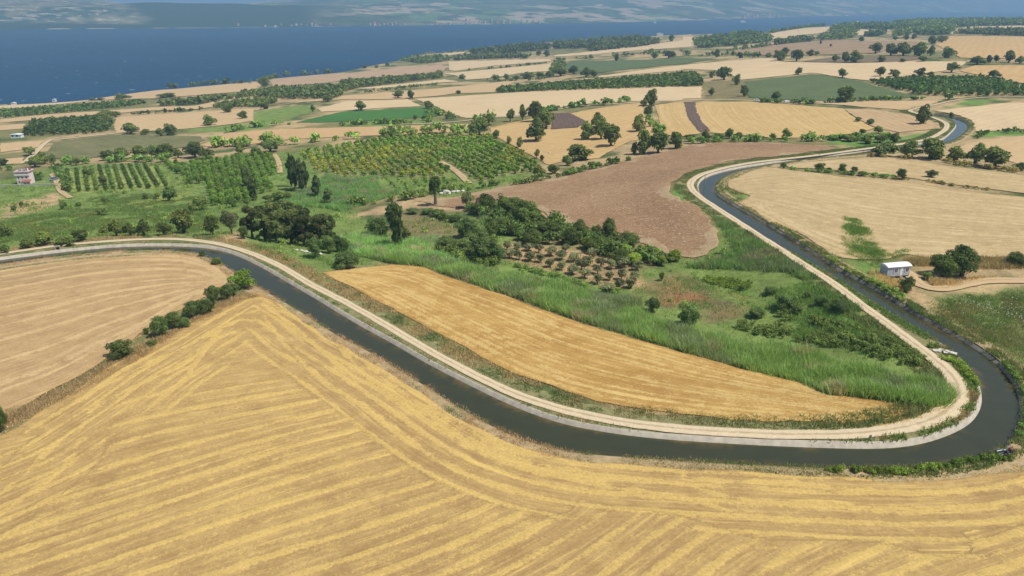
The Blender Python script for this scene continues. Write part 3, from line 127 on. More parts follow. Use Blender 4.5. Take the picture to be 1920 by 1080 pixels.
BELTS = [
["treeline","dark tree belt along the shore behind the tan coastal fields","oak",7.3,3.6,[[-509.4,1155.3],[-466.3,1181.9],[-405.1,1162.5],[-413.2,1307.9],[-381.5,1341.8],[-322.4,1395.9]]],
["treeline","broad green tree belt below the shore field","oak",5.8,0.0,[[-372.9,766.4],[-346.1,796.1],[-307.5,824.5],[-297.0,912.1],[-209.1,897.3],[-237.0,1020.0],[-191.8,1044.2],[-132.7,1056.7],[-102.7,1064.0],[-94.0,1024.8],[-133.8,988.4],[-187.7,899.5],[-192.9,826.1],[-174.9,747.2],[-236.2,768.4],[-295.4,818.7],[-322.8,763.1],[-362.6,747.8]]],
["treeline","hedge between the tan strips above the round trees","oak",4.3,0.0,[[-291.2,702.9],[-286.8,742.1],[-270.4,758.2],[-246.8,760.0],[-235.6,735.9],[-239.7,699.2],[-272.1,702.7]]],
["treeline","thin hedge below the shore plantation","oak",3.0,1.5,[[-367.4,672.7],[-336.8,674.9],[-316.5,685.5],[-295.6,692.6]]],
["plantation","bright dark green plantation strip near the shore","plantation",4.0,0.0,[[-608.9,778.2],[-573.6,811.1],[-460.7,811.4],[-422.9,836.6],[-400.2,797.6],[-408.1,764.2],[-490.1,690.5],[-526.2,670.0]]],
["plantation","dark green plantation block above the dirt track","plantation",3.0,0.0,[[-416.5,627.0],[-377.8,655.4],[-324.7,586.1],[-304.4,535.6],[-324.5,526.5],[-358.7,524.4]]],
["treeline","thin hedge between the pale wheat strips","shrub",3.1,1.8,[[-165.4,809.7],[-141.8,822.0],[-117.5,864.7],[-86.1,888.4]]],
["treeline","wooded patch at the sea's edge","oak",8.2,0.0,[[-245.2,1652.1],[-199.2,1735.9],[-141.1,1687.2],[-134.7,1585.2],[-175.8,1528.2],[-237.6,1626.5]]],
["treeline","dark wood along the pale coast fields","oak",7.9,0.0,[[-131.1,1661.6],[-80.3,1680.6],[-22.7,1582.3],[36.6,1532.4],[36.2,1486.4],[-59.5,1555.3],[-120.1,1568.6]]],
["treeline","coastal wood on the low bluff","oak",9.1,0.0,[[-104.2,1821.9],[-45.6,1915.1],[46.8,1971.4],[99.2,1897.8],[93.3,1766.0],[8.2,1718.2],[-73.6,1712.2]]],
["treeline","large dark coastal wood","oak",10.2,0.0,[[107.9,1957.9],[192.7,1934.1],[319.6,1984.9],[343.1,1906.4],[333.6,1693.7],[266.4,1600.9],[161.8,1543.4],[169.9,1701.0],[100.3,1756.4]]],
["treeline","thin shore hedge on the sea skyline","shrub",5.8,4.3,[[-257.0,1705.7],[-207.3,1889.0],[-74.3,1950.6],[72.9,2197.1],[231.5,2222.5],[391.0,2235.5]]],
["treeline","hedge above the dull green field","oak",6.2,4.4,[[69.8,1325.0],[107.7,1324.9],[150.5,1284.6],[198.5,1299.1],[243.9,1294.3],[289.3,1264.0],[280.4,1151.2],[322.2,1125.1],[339.7,1023.1]]],
["treeline","bushy clump at the left corner of the dull green field","oak",6.4,0.0,[[52.6,992.5],[65.0,1177.2],[82.5,1276.6],[82.7,1149.4],[60.9,972.1]]],
["treeline","sparse shrub line between pale wheat fields","shrub",3.5,1.8,[[-88.7,1189.7],[-46.1,1197.9],[-2.9,1228.0],[60.8,1269.4]]],
["treeline","hedge along the plantation's sea side","shrub",2.6,1.3,[[-31.0,916.3],[8.7,897.1],[52.2,900.7]]],
["plantation","long dark green plantation strip across the centre","plantation",4.3,0.0,[[-16.0,714.5],[-11.2,769.2],[45.3,779.8],[102.8,787.7],[186.8,807.5],[185.7,802.9],[197.8,805.1],[187.4,724.9],[171.3,661.7],[154.4,663.3],[104.6,673.1],[40.7,697.3]]],
["plantation","dark green plantation block at the right","plantation",3.2,0.0,[[307.0,629.8],[338.3,633.6],[376.0,620.5],[392.8,599.9],[374.7,536.4],[390.1,492.1],[362.9,456.2],[341.4,486.6],[302.1,504.2],[287.9,511.6],[292.7,537.4],[299.4,585.1]]],
["treeline","coastal wood behind the pale wheat slope","oak",9.4,0.0,[[403.1,1666.5],[489.2,1813.7],[632.4,1969.6],[573.0,1669.3],[529.0,1533.7],[432.8,1446.2],[352.4,1411.2]]],
["treeline","low hedge between the coast wood and the brown field","oak",6.5,5.5,[[356.3,1241.4],[399.3,1281.0],[468.3,1359.5]]],
["treeline","dark clump left of the brown fallow field","oak",8.4,0.0,[[504.8,1442.3],[602.3,1579.7],[622.7,1542.1],[578.1,1469.0],[487.5,1387.1]]],
["treeline","dark wood on the pale coastal fields","oak",10.3,0.0,[[639.6,1570.6],[738.6,1726.7],[760.6,1703.1],[744.8,1623.6],[676.6,1520.1],[625.4,1526.1]]],
["treeline","skyline wood left of the pale gap","oak",13.2,0.0,[[835.7,1991.1],[978.6,2284.4],[1087.7,2421.6],[1115.6,2195.3],[1001.4,1967.8],[967.9,2096.7],[824.3,1809.5],[791.2,1801.7]]],
["treeline","small dark clump between pale gaps","oak",10.6,0.0,[[761.6,1626.8],[841.2,1746.6],[847.3,1708.6],[775.0,1591.1]]],
["treeline","dark clump in front of the skyline wood","oak",10.6,0.0,[[795.1,1571.4],[931.0,1802.2],[919.2,1731.1],[852.7,1618.6],[794.6,1555.7]]],
["treeline","broad dark skyline wood at the right","oak",13.3,0.0,[[1225.9,2437.4],[1650.0,3070.0],[1661.5,2458.0],[1753.2,2223.3],[1489.0,1884.9],[1383.1,2042.6],[1192.8,2035.7],[904.4,1556.5],[855.6,1560.6],[924.9,1741.9],[1029.9,2015.2]]],
["treeline","dark young wood above the golden slope","oak",8.6,0.0,[[936.5,1593.1],[1023.1,1668.1],[1091.8,1607.3],[1162.9,1512.2],[1000.3,1297.9],[936.7,1375.9],[930.1,1563.0]]],
["treeline","seaside hedge on the skyline","shrub",8.0,6.4,[[659.1,1938.7],[836.7,2247.8],[1065.8,2575.0]]],
["hedge","green hedge along the upper edge of the ploughed field","shrub_green",1.1,2.4,[[-14.0,273.9],[-7.1,279.2],[2.8,278.2],[11.5,282.1],[21.2,287.5],[33.1,297.5],[41.3,303.1],[53.1,310.1]]],
["hedge","green hedge between the orchard meadow and the ploughed field","shrub_green",1.4,1.9,[[-59.9,257.9],[-52.5,261.1],[-46.2,264.1],[-38.3,266.4],[-33.4,271.0],[-28.1,273.9],[-14.1,274.9]]],
["hedge","weedy green hedge below the striped stubble field","shrub_green",1.5,2.0,[[83.0,346.4],[107.5,342.1],[132.3,340.0],[153.6,340.5],[155.7,343.3],[165.3,338.4],[181.8,341.1]]],
["hedge","low hedge between the two pale stubble fields","shrub_green",0.6,0.8,[[106.9,270.6],[112.9,265.3],[119.8,261.0],[127.8,256.9],[137.3,251.0]]],
["hedge","weedy strip trailing right between the pale stubble fields","shrub_dry",0.4,0.5,[[136.8,250.2],[145.2,246.9],[150.6,239.8],[158.1,232.4],[165.7,224.2],[184.5,209.1]]],
["hedge","brushy bank under the far canal trees","shrub_dry",0.8,1.0,[[150.1,297.0],[160.7,288.9],[171.3,282.0],[175.6,271.5],[183.1,262.0],[187.4,256.6]]],
["hedge","scrub hedge above the orchard and hazel rows","shrub_green",2.6,3.3,[[-183.1,441.1],[-161.6,436.9],[-154.0,447.2],[-142.1,430.7],[-123.0,436.2],[-104.5,436.6],[-95.3,445.3],[-73.2,446.1],[-51.5,450.7],[-37.2,440.4],[-25.7,430.9]]],
["hedge","green scrub behind the vine rows","shrub_green",1.8,3.0,[[-251.0,389.8],[-236.6,394.1],[-217.0,394.9],[-194.6,390.0],[-184.9,390.4]]],
["hedge","green scrub beside the house yard","shrub_green",1.7,2.6,[[-275.5,377.7],[-267.7,380.5],[-253.0,374.2],[-247.8,376.5],[-241.3,375.3]]],
["hedge","green scrub right of the house","shrub_green",1.8,0.0,[[-241.7,355.0],[-231.6,344.8],[-228.8,339.0],[-233.1,341.6]]],
["hedge","scrub along the vine plot's left edge","shrub_green",1.3,2.1,[[-240.4,370.8],[-227.4,353.2],[-213.2,333.9],[-203.0,317.3]]],
["hedge","bushy bank beside the bright field corner below the two tree field","shrub_green",2.0,2.0,[[-204.3,507.9],[-194.7,531.3],[-177.3,539.1],[-165.3,539.4]]],
["hedge","bushy bank along the vivid green crop","shrub_green",1.6,2.0,[[-123.2,518.9],[-90.5,515.8],[-60.2,507.6],[-66.4,587.6],[-54.5,553.6],[-41.0,519.8]]],
["hedge","bushy hedge left of the golden field oaks","oak",3.1,2.8,[[-30.3,453.2],[-20.9,469.0],[-12.8,472.3],[-3.5,474.5],[4.7,477.8]]],
["hedge","green strip by the lane above the golden field","shrub_green",2.0,2.0,[[22.8,516.7],[44.6,535.6],[71.8,543.3],[89.2,552.9]]],
["hedge","low green strip below the grey green field","shrub_green",1.5,1.8,[[173.2,521.3],[196.8,499.8],[237.9,496.8],[260.6,494.1],[295.0,485.5]]],
["hedge","scrub at the corner of the striped field","shrub_green",1.9,3.1,[[79.5,441.1],[83.2,432.0],[81.2,409.8],[79.4,384.9]]],
["hedge","green scrub on the bank inside the far canal bend","shrub_green",1.0,1.8,[[220.9,339.9],[239.4,354.6],[248.3,347.3],[288.1,339.4]]],
["hedge","shrubby inner bank of the canal opposite the ploughed field","shrub_green",0.7,1.7,[[69.7,237.9],[70.6,225.0],[70.9,212.2],[73.0,203.5]]],
["hedge","shrubby inner bank of the canal above the cabin","shrub_green",0.6,2.0,[[78.7,168.9],[79.2,161.1],[80.9,157.1],[81.8,152.5],[83.1,149.5],[84.1,146.0],[84.4,141.9]]],
["hedge","low leafy weeds on the near canal bank","shrub_lime",0.3,0.7,[[42.8,81.0],[46.6,81.2],[49.5,81.0],[52.4,80.6]]],
["hedge","low leafy weeds round the canal pump","shrub_lime",0.4,0.7,[[59.8,82.0],[62.7,82.6],[66.1,83.9],[68.1,83.7],[70.3,83.2]]],
["hedge","bright green fringe hiding the field side bank below the cabin","shrub_green",0.4,1.2,[[83.0,139.0],[84.5,131.4],[86.1,124.6],[87.2,118.0],[87.2,112.1],[86.0,106.7],[83.6,101.4]]],
["hedge","bright leafy weeds linking the near bank to the pump","shrub_lime",0.3,0.7,[[52.0,80.7],[54.6,80.9],[57.2,81.3],[59.9,81.8]]],
["hedge","leafy green bank at the right edge by the pump","shrub_green",0.4,1.6,[[73.6,88.6],[76.0,90.9],[78.7,92.6],[81.2,94.2]]],
["hedge","leafy verge between road and canal at the bend","shrub_lime",0.4,0.9,[[77.4,114.4],[79.4,113.3],[79.2,109.4],[78.3,105.3],[77.5,103.3]]],
["hedge","leafy verge tuft beside the broken slabs","shrub_green",0.4,0.8,[[78.1,119.2],[79.7,119.2],[80.1,118.3]]],
["hedge","tangled green thicket behind the reeds inside the bend","shrub_dark",0.6,0.0,[[47.4,135.7],[52.5,140.9],[57.2,140.7],[60.8,137.8],[63.9,134.0],[71.4,124.3],[74.0,118.2],[74.8,114.6],[71.8,111.4],[67.6,116.1],[64.9,122.1],[60.2,124.1],[56.2,128.7],[51.4,130.4]]],
["hedge","yellow green brush in the valley beyond the reeds","shrub_lime",0.3,0.0,[[47.4,165.0],[52.6,163.1],[57.7,157.9],[61.3,153.1],[60.2,149.9],[51.2,158.0],[47.0,162.1]]],
["hedge","green brush along the olive grove's lower edge","shrub_green",0.5,1.3,[[1.4,173.0],[6.7,167.4],[12.3,163.7],[15.5,160.1],[18.6,156.7],[25.2,155.0]]],
["hedge","dense dark thicket filling the tree belt below the ploughed field","shrub_dark",1.5,0.0,[[-16.2,240.4],[-8.8,243.7],[0.0,238.6],[7.6,226.7],[13.4,214.8],[23.3,202.2],[30.7,194.4],[37.3,185.7],[42.6,178.0],[38.2,174.8],[30.1,176.8],[21.8,187.6],[14.7,192.8],[4.6,193.1],[-3.2,202.4],[-5.5,210.7],[-12.0,231.0]]],
["hedge","mixed green thicket left of the olive grove","shrub_dark",1.2,0.0,[[-21.2,186.3],[-16.4,193.8],[-15.2,207.8],[-8.5,202.8],[-4.0,191.4],[-1.9,174.3],[-4.5,169.2],[-12.0,173.6]]],
["hedge","low scrub line from the pollarded tree to the thicket","shrub_green",0.9,1.8,[[-40.6,244.9],[-33.1,241.5],[-26.7,234.1],[-19.8,224.1],[-13.8,221.3]]]]
REEDS = [
["reeds","dense blue green reed bed curving along the orange stubble field","reed",1.9,13,[[-41.0,181.7],[-32.9,182.3],[-22.9,179.5],[-15.7,173.3],[-4.4,165.3],[5.2,161.5],[12.9,159.2],[29.2,148.6],[27.9,141.2],[34.2,134.4],[38.4,132.4],[46.6,126.2],[55.4,122.7],[62.1,115.5],[66.4,108.4],[71.5,107.0],[72.8,102.3],[71.4,100.0],[68.6,97.5],[63.4,98.8],[58.2,101.7],[53.0,103.8],[51.4,110.1],[47.6,112.6],[43.2,115.5],[25.9,129.3],[15.0,136.5],[5.9,144.4],[-4.1,152.7],[-15.3,163.3],[-22.9,171.9],[-31.5,174.0]]],
["reeds","green reed meadow below the orchard and ploughed field","reed",1.8,5,[[-94.3,273.5],[-86.4,285.5],[-85.5,311.0],[-84.5,323.2],[-75.4,308.3],[-60.4,312.5],[-55.4,289.0],[-44.6,276.2],[-57.1,257.4],[-61.8,248.7],[-70.2,256.2],[-82.9,261.2]]],
["reeds","green reed strip between the lone poplar and the stubble field","reed",1.9,6,[[-52.5,208.3],[-44.3,208.4],[-33.7,193.4],[-23.4,202.9],[-16.2,191.9],[-12.2,177.1],[-15.7,173.3],[-22.9,179.5],[-32.9,182.3],[-41.0,181.7],[-47.9,190.6],[-46.6,183.2]]],
["reeds","tall green reeds between the ploughed field and the canal road","reed",1.6,5,[[44.6,172.0],[54.3,174.6],[59.1,177.9],[60.1,204.6],[62.4,203.5],[64.3,187.1],[67.6,174.9],[69.6,162.9],[68.9,151.5],[70.0,144.4],[70.9,141.6],[67.2,159.1],[59.6,164.1],[52.9,169.1]]],
["reeds","pale reeds in the middle of the tree belt","reed",1.8,5,[[-10.5,225.5],[-5.8,223.2],[0.0,212.2],[2.2,205.9],[-3.3,210.4],[-9.0,215.6]]],
["reeds","rank green vegetation in the left meadow","meadow",0.8,4,[[-193.5,237.4],[-181.6,242.7],[-170.4,258.2],[-183.1,299.5],[-170.8,305.6],[-144.8,300.3],[-128.3,288.6],[-106.7,245.0],[-96.8,235.7],[-87.0,210.6],[-95.1,193.1],[-126.2,211.7],[-132.5,195.5],[-139.5,183.6],[-154.0,186.4]]],
["grass","rank green grass inside the canal road bend","meadow",1.0,6,[[67.2,161.8],[70.7,162.0],[71.4,151.1],[73.5,140.6],[74.5,132.0],[74.9,123.2],[75.1,117.3],[75.5,112.1],[71.3,114.0],[66.8,117.8],[61.9,121.3],[56.2,124.0],[52.9,134.7],[58.4,151.9]]],
["grass","green grass round the pine clump","meadow",0.6,5,[[-74.3,184.7],[-65.7,180.7],[-55.3,177.1],[-46.1,177.3],[-42.9,167.8],[-39.1,170.4],[-44.0,161.4],[-50.5,166.3],[-59.7,179.2],[-59.0,166.7],[-68.5,174.9]]],
["grass","dry and green grass in the valley hollow","drymix",0.5,4,[[29.1,157.6],[38.8,168.9],[46.7,166.5],[57.9,158.5],[58.2,143.8],[50.5,138.3],[42.3,138.8],[41.9,146.8],[32.3,149.0],[28.8,146.4],[25.0,151.5]]],
["grass","flowering meadow grass at the right edge","flowermix",0.55,9,[[86.3,134.6],[90.0,142.5],[103.3,146.2],[115.8,148.9],[135.8,147.0],[86.7,85.0],[73.6,85.3],[86.6,105.3],[87.5,115.4],[87.3,126.8]]],
["grass","brown dry grass strip between the two stubble fields","dry",0.6,14,[[-79.0,87.0],[-78.6,93.9],[-76.0,96.2],[-72.4,107.3],[-70.8,112.3],[-67.7,120.5],[-64.7,128.2],[-61.5,143.5],[-58.4,145.6],[-55.7,143.6],[-58.9,139.5],[-64.5,123.9],[-66.5,111.2],[-68.8,104.0],[-73.0,93.7],[-75.0,90.5],[-77.4,84.8]]],
["grass","brown dry grass strip beside the large cabin oak","dry",1.2,8,[[97.7,166.7],[113.4,167.2],[133.7,166.7],[129.1,160.1],[112.4,160.5],[96.2,162.4]]],
["grass","brown dry grass below the large cabin oak","dry",1.1,8,[[96.0,153.4],[102.1,152.7],[109.0,155.0],[113.7,155.8],[106.3,152.8],[100.3,149.5],[96.1,149.2]]],
["grass","dry tall grass in front of the cabin","dry",1.4,10,[[86.2,159.4],[86.7,154.7],[89.1,152.4],[87.0,146.0],[85.1,146.0],[84.8,149.5],[84.4,153.2]]],
["grass","green grass round the cabin","meadow",0.8,5,[[79.0,173.5],[87.6,172.2],[94.6,177.5],[95.5,169.3],[90.0,161.6],[81.5,151.7],[77.0,157.9]]],
["grass","greener patch growing through the wide pale stubble","patch",0.9,18,[[97.8,202.0],[101.1,199.3],[99.0,185.6],[95.9,175.9],[95.4,170.6],[103.9,174.8],[98.0,167.8],[86.8,166.5],[85.6,171.9],[89.8,184.2]]],
["grass","green grass on the inner bank of the canal bend","meadow",0.8,5,[[71.1,244.3],[81.1,259.4],[93.8,272.4],[93.8,268.3],[79.0,252.3],[75.4,241.6],[80.0,231.9],[74.0,222.7],[76.3,200.7],[81.8,179.3],[81.4,170.4],[78.6,168.0],[74.5,195.4],[70.0,222.7]]],
["grass","dry weeds at the tip of the orange stubble field","dry",0.6,6,[[58.8,99.0],[64.7,98.0],[69.9,97.7],[65.4,94.6],[58.2,92.2],[51.2,91.8],[55.2,93.0]]]]
TREES = [
["shrub_fine","bushes along the strip between the two stubble fields","{n} bush from the left in the row between the two stubble fields",[[-74.9,88.7,2.5,3.9],[-69.7,113.0,4.6,3.3],[-70.1,123.1,1.2,1.2],[-66.6,117.9,2.0,1.1],[-66.8,122.2,3.7,3.9],[-66.3,126.0,3.5,3.1],[-64.2,126.6,2.4,1.9],[-64.9,132.0,4.3,3.1],[-63.0,133.7,4.0,3.0],[-63.4,138.8,3.6,4.2],[-62.0,141.9,3.3,3.1],[-61.3,144.2,2.9,2.7]]],
["shrub_lime","canal edge bushes","yellow green bush on the canal bank at the top of the bush row",[[-60.8,149.2,5.4,3.6]]],
["shrub","canal edge bushes","{n} small shrub from the left on the inner canal bank above the tan field",[[-78.7,170.4,2.0,1.4],[-72.9,164.9,3.2,1.5]]],
["oak_fine","cabin oak","large dark oak spreading beside the dirt track near the cabin",[[105.8,156.0,8.6,6.9]]],
["oak_fine","cabin oak","lower dark oak lobe touching the large oak on its cabin side",[[101.0,155.3,6.7,5.2]]],
["shrub","cabin oak","low dark bush at the foot of the large oak by the track",[[96.7,154.0,2.8,1.5]]],
["oak_fine","cabin bushes","round bush on a short stem in front of the grey cabin",[[87.7,146.4,3.6,3.5]]],
["oak_fine","cabin bushes","dark bush at the right edge beside the brown grass strip",[[122.2,162.1,4.8,3.1]]],
["shrub","cabin bushes","dark bush cut by the frame edge beyond the large oak",[[125.4,161.3,3.4,2.6]]],
["shrub_fine","reed edge bushes","large round dark bush standing in the reeds of the valley",[[37.4,137.1,5.3,5.0]]],
["shrub_fine","reed edge bushes","smaller round bush left of the large bush in the reeds",[[31.1,144.3,3.6,3.1]]],
["oak","reed edge bushes","slim upright sapling on the dry grass above the reeds",[[37.0,163.8,1.5,2.1]]],
["shrub_fine","thicket bushes beside the canal road","{n} dark bush from the left in the thicket inside the bend",[[54.1,155.4,1.4,1.1],[53.3,140.5,4.0,1.9],[59.3,150.7,3.3,1.5],[59.9,142.4,5.0,3.1],[61.1,139.0,2.7,1.8],[65.5,145.0,2.0,1.3],[66.7,140.1,3.6,2.3],[68.2,136.3,4.7,2.6]]],
["pine","pine clump","{n} pine from the left in the dark clump above the canal bend",[[-74.0,193.1,5.1,8.2],[-69.7,190.8,5.3,8.9],[-65.6,188.1,6.2,10.0],[-68.6,202.6,6.4,9.9],[-63.0,192.9,7.1,10.7],[-63.4,204.6,6.4,8.9],[-58.6,190.5,6.0,9.1],[-55.1,191.4,5.8,9.4],[-51.7,190.1,4.8,8.4]]],
["shrub_fine","bushes round the pine clump","{n} green bush from the left at the foot of the pine clump",[[-74.2,187.7,3.0,3.5],[-50.6,171.7,4.3,5.3],[-50.0,183.4,4.4,5.1],[-48.2,186.7,4.0,4.5],[-46.4,186.7,3.5,3.8]]],
["shrub_fine","bushes round the pine clump","broad bush between the pine clump and the orange stubble field",[[-41.0,164.8,7.3,3.8]]],
["oak","shrub trees above the left canal reach","{n} tree from the left in the row above the left canal reach",[[-119.9,200.7,4.1,2.9],[-110.7,189.8,4.0,4.1],[-106.2,188.7,4.0,3.3],[-102.4,188.9,4.2,4.2],[-97.0,189.3,3.9,3.3],[-93.8,194.2,6.9,6.2],[-84.2,191.0,4.0,5.2]]],
["olive_big","grey willow","pale grey green willow left of the pine clump",[[-82.4,199.3,5.5,6.2]]],
["shrub","shrubs in the left meadow","{n} shrub from the left scattered in the left meadow",[[-190.0,262.1,2.7,2.1],[-194.9,273.6,2.4,2.3],[-172.7,265.1,3.8,3.2],[-168.7,268.1,2.8,2.2],[-146.3,244.7,4.2,2.5],[-165.2,280.8,3.3,2.3],[-153.4,290.3,3.0,2.4],[-148.0,289.5,3.3,2.6],[-140.4,283.4,7.7,5.4],[-114.9,246.9,3.5,3.7],[-115.5,256.5,6.3,4.6]]],
["shrub","dark shrubs on the left canal verge","{n} dark shrub from the left on the verge of the left canal reach",[[-143.1,185.9,4.4,3.6],[-130.5,172.9,3.2,2.1],[-150.7,202.5,4.8,3.4],[-127.7,177.1,4.2,2.3],[-124.9,180.1,5.7,3.3],[-119.7,179.4,4.3,2.0],[-116.8,178.6,2.8,1.9],[-117.1,183.7,5.6,2.9]]],
["oak","trees behind the vine rows","{n} dark tree from the left in the belt behind the vine rows",[[-287.0,397.4,5.4,3.7],[-262.4,387.4,8.8,5.2],[-264.2,397.1,7.4,6.3],[-257.3,395.6,4.6,5.2],[-240.5,388.8,4.9,3.7],[-231.4,403.0,8.5,5.0],[-224.4,407.1,9.4,5.9],[-215.4,409.8,10.7,6.2],[-204.0,405.5,8.8,6.7],[-197.1,404.4,9.4,7.5],[-189.8,401.9,6.5,5.1],[-179.0,399.9,11.6,8.0],[-170.0,394.0,8.3,5.1]]],
["shrub","trees behind the vine rows","dark bush beside the dirt track behind the house",[[-293.4,431.8,9.1,5.8]]],
["oak","trees above the hazel rows","{n} dark tree from the left above the hazel rows",[[-155.8,405.8,5.9,5.2],[-143.7,397.3,8.4,3.9],[-138.1,405.6,11.4,6.5]]],
["oak","trees between the vine rows","{n} tree from the left standing in the vine rows",[[-211.2,348.2,4.2,4.0],[-192.4,327.7,4.2,4.3],[-179.5,319.6,3.6,2.9],[-165.5,316.6,2.8,2.1]]],
["poplar","poplars by the lane","{n} dark poplar from the left in the clump by the lane",[[-96.0,303.0,3.4,14.0],[-92.1,295.6,3.8,14.5],[-88.3,291.8,3.9,13.5],[-88.1,297.6,3.2,11.5],[-77.7,276.3,3.5,9.2]]],
["poplar","poplars by the lane","bent slender poplar right of the poplar clump",[[-69.8,262.6,4.1,6.3]]],
["poplar","poplars in the hazel rows","{n} dark poplar from the left among the hazel rows",[[-113.5,297.1,3.7,11.4],[-102.8,276.0,3.8,9.9]]],
["poplar","valley poplars","tall lone poplar with a loose crown in the valley grass",[[-32.3,192.5,3.4,13.0]]],
["poplar","valley poplars","shorter poplar leaning on the tall lone poplar",[[-38.6,220.2,4.1,8.6]]],
["shrub_fine","valley poplars","feathery bush left of the tall lone poplar",[[-40.6,207.8,7.9,5.7]]],
["shrub","valley poplars","small bush right of the tall lone poplar",[[-31.9,203.0,3.9,3.1]]],
["pollard","pollard","pollarded tree with round crown on a bare trunk beside the ploughed field",[[-27.9,251.8,5.7,9.9]]],
["shrub","shrubs below the hazel rows","{n} bush from the left below the hazel rows",[[-106.9,263.7,3.7,2.5],[-102.0,265.2,2.7,2.6],[-95.7,271.3,4.3,2.6],[-92.1,273.3,6.3,3.5],[-89.6,274.4,4.2,2.8]]],
["oak_fine","tree belt along the ploughed field","{n} tree from the left in the belt below the ploughed field",[[-11.5,233.1,6.0,3.8],[-8.5,235.6,7.9,5.9],[-5.6,202.9,5.3,4.8],[-3.0,207.3,6.0,4.1],[0.0,230.1,10.1,5.5],[0.0,203.8,5.9,3.3],[4.2,214.3,10.6,7.3],[6.4,194.1,7.7,4.1],[9.5,213.7,3.9,3.1],[11.1,201.1,7.9,4.7],[16.6,194.3,6.7,4.3],[20.4,201.9,5.6,4.5],[24.6,198.1,3.7,4.0],[24.2,186.8,7.4,3.9],[28.1,198.0,4.8,5.6],[28.4,177.6,6.1,3.4],[32.7,190.1,6.5,3.8]]],
["olive_big","tree belt along the ploughed field","grey green tree at the upper end of the belt below the ploughed field",[[-16.0,243.2,5.3,5.1]]],
["shrub_lime","bright bushes at the belt's lower end","{n} bright green bush from the left at the lower end of the tree belt",[[21.0,189.6,4.0,2.7],[31.4,185.3,4.4,2.1],[32.4,176.4,5.2,2.8],[36.9,180.8,5.8,2.7],[39.1,174.7,3.5,2.3],[42.9,177.2,4.3,2.8]]],
["shrub_fine","thicket below the lone poplar","{n} bush from the left in the thicket left of the olive grove",[[-34.9,240.4,5.6,1.8],[-29.6,237.6,4.3,2.1],[-25.5,233.8,5.5,2.3],[-18.5,189.0,7.0,3.7],[-18.6,223.7,5.2,1.9],[-13.3,186.2,5.9,4.0],[-13.8,202.2,6.9,5.6],[-9.8,190.5,6.5,5.6],[-7.5,177.0,8.5,6.4],[-4.2,176.3,5.2,4.8]]],
["oak","oaks on the golden field","{n} oak from the left in the group beside the mauve plot",[[-1.2,480.9,6.2,7.4],[6.8,478.4,5.4,9.7],[15.0,466.3,10.8,11.8],[13.4,391.6,11.5,11.7],[20.3,430.4,10.5,10.2]]],
["oak","oaks on the golden field","{n} oak from the left in the second group on the golden field",[[40.8,385.1,9.4,8.4],[50.3,423.2,9.6,8.0],[47.6,382.0,8.8,9.9],[49.6,356.6,10.5,9.8]]],
["oak","oaks on the golden field","lone oak on the right part of the golden field",[[70.3,400.0,8.1,8.4]]],
["oak","oaks at the striped field","tall oak above the corner of the striped stubble field",[[100.1,525.5,10.8,12.0]]],
["oak","oaks at the striped field","low dark tree left of the tall oak at the striped field",[[94.5,521.4,6.1,5.4]]],
["shrub","oaks at the striped field","green bush on the bank left of the striped stubble field",[[85.5,456.5,7.0,6.7]]],
["oak","saplings on the orchard edge","{n} sapling from the left along the orchard's right edge",[[-9.2,411.6,5.3,4.3],[-1.7,390.9,3.1,3.6],[3.8,375.7,3.9,4.9],[11.8,338.7,2.7,4.0],[14.0,329.7,2.2,2.6]]],
["oak","orchard corner bush","broad dark bush at the upper right corner of the yellow green orchard",[[-19.8,429.6,12.3,8.8]]],
["oak","bushes under the golden field","{n} dark bush from the left in the hedge below the golden field",[[11.1,291.4,6.2,4.4],[17.2,294.9,5.5,3.7],[24.4,311.8,5.2,4.1],[30.2,322.1,14.0,7.1],[56.2,326.7,3.8,4.9],[60.4,325.1,8.5,10.6],[66.8,324.0,9.9,8.8],[76.7,333.2,8.0,7.5]]],
["oak","bushes under the striped field","{n} bush from the left in the hedge below the striped stubble field",[[87.9,352.4,6.2,3.2],[95.2,352.1,5.6,4.8],[100.9,348.9,7.3,3.4],[108.6,356.9,5.7,4.5],[110.5,348.6,4.2,3.6],[115.5,346.4,5.4,2.5],[127.0,348.1,3.8,2.8],[133.8,348.5,5.4,4.4],[143.6,341.8,4.1,2.2],[154.5,342.6,7.7,2.2],[159.2,335.9,7.5,2.6],[162.7,327.5,6.5,2.9],[170.5,330.2,6.6,3.3],[177.3,330.5,5.1,3.7]]],
["shrub","bushes on the tan patch","{n} shrub from the left on the tan patch by the far canal bend",[[194.7,405.6,4.6,2.6],[176.7,360.3,4.1,2.3],[195.7,393.9,5.1,2.7],[185.2,362.1,6.5,3.1]]],
["oak","lone oaks","lone oak with a bare trunk beside the far canal bend",[[220.1,386.5,8.2,9.1]]],
["shrub","lone oaks","small dark bush beside the far canal water",[[245.3,403.0,3.0,3.1]]],
["oak","lone oaks","big round oak at the lower edge of the grey green field",[[227.1,496.9,12.1,11.5]]],
["oak","lone oaks","low spreading tree at the left foot of the grey green field",[[195.9,540.9,8.2,5.0]]],
["oak","lone oaks","{n} small round tree from the left on the upper edge of the grey green field",[[281.9,726.6,7.7,7.2],[303.0,675.7,8.5,8.6]]],
["oak","trees left of the grey green field","{n} dark tree from the left beside the grey green field",[[157.7,578.1,5.4,6.6],[202.2,744.2,7.5,7.3],[205.9,715.0,15.2,13.0],[202.1,662.1,8.3,9.7],[179.9,566.0,8.5,9.1]]],
["oak","trees on the plantation's upper edge","{n} tree from the left on the upper edge of the dark plantation block",[[334.3,669.6,9.4,9.1],[342.6,661.5,12.4,7.0],[363.7,657.8,9.8,7.4],[367.1,647.7,6.6,4.5],[400.3,673.3,12.3,9.1],[401.0,613.1,11.2,6.8]]],
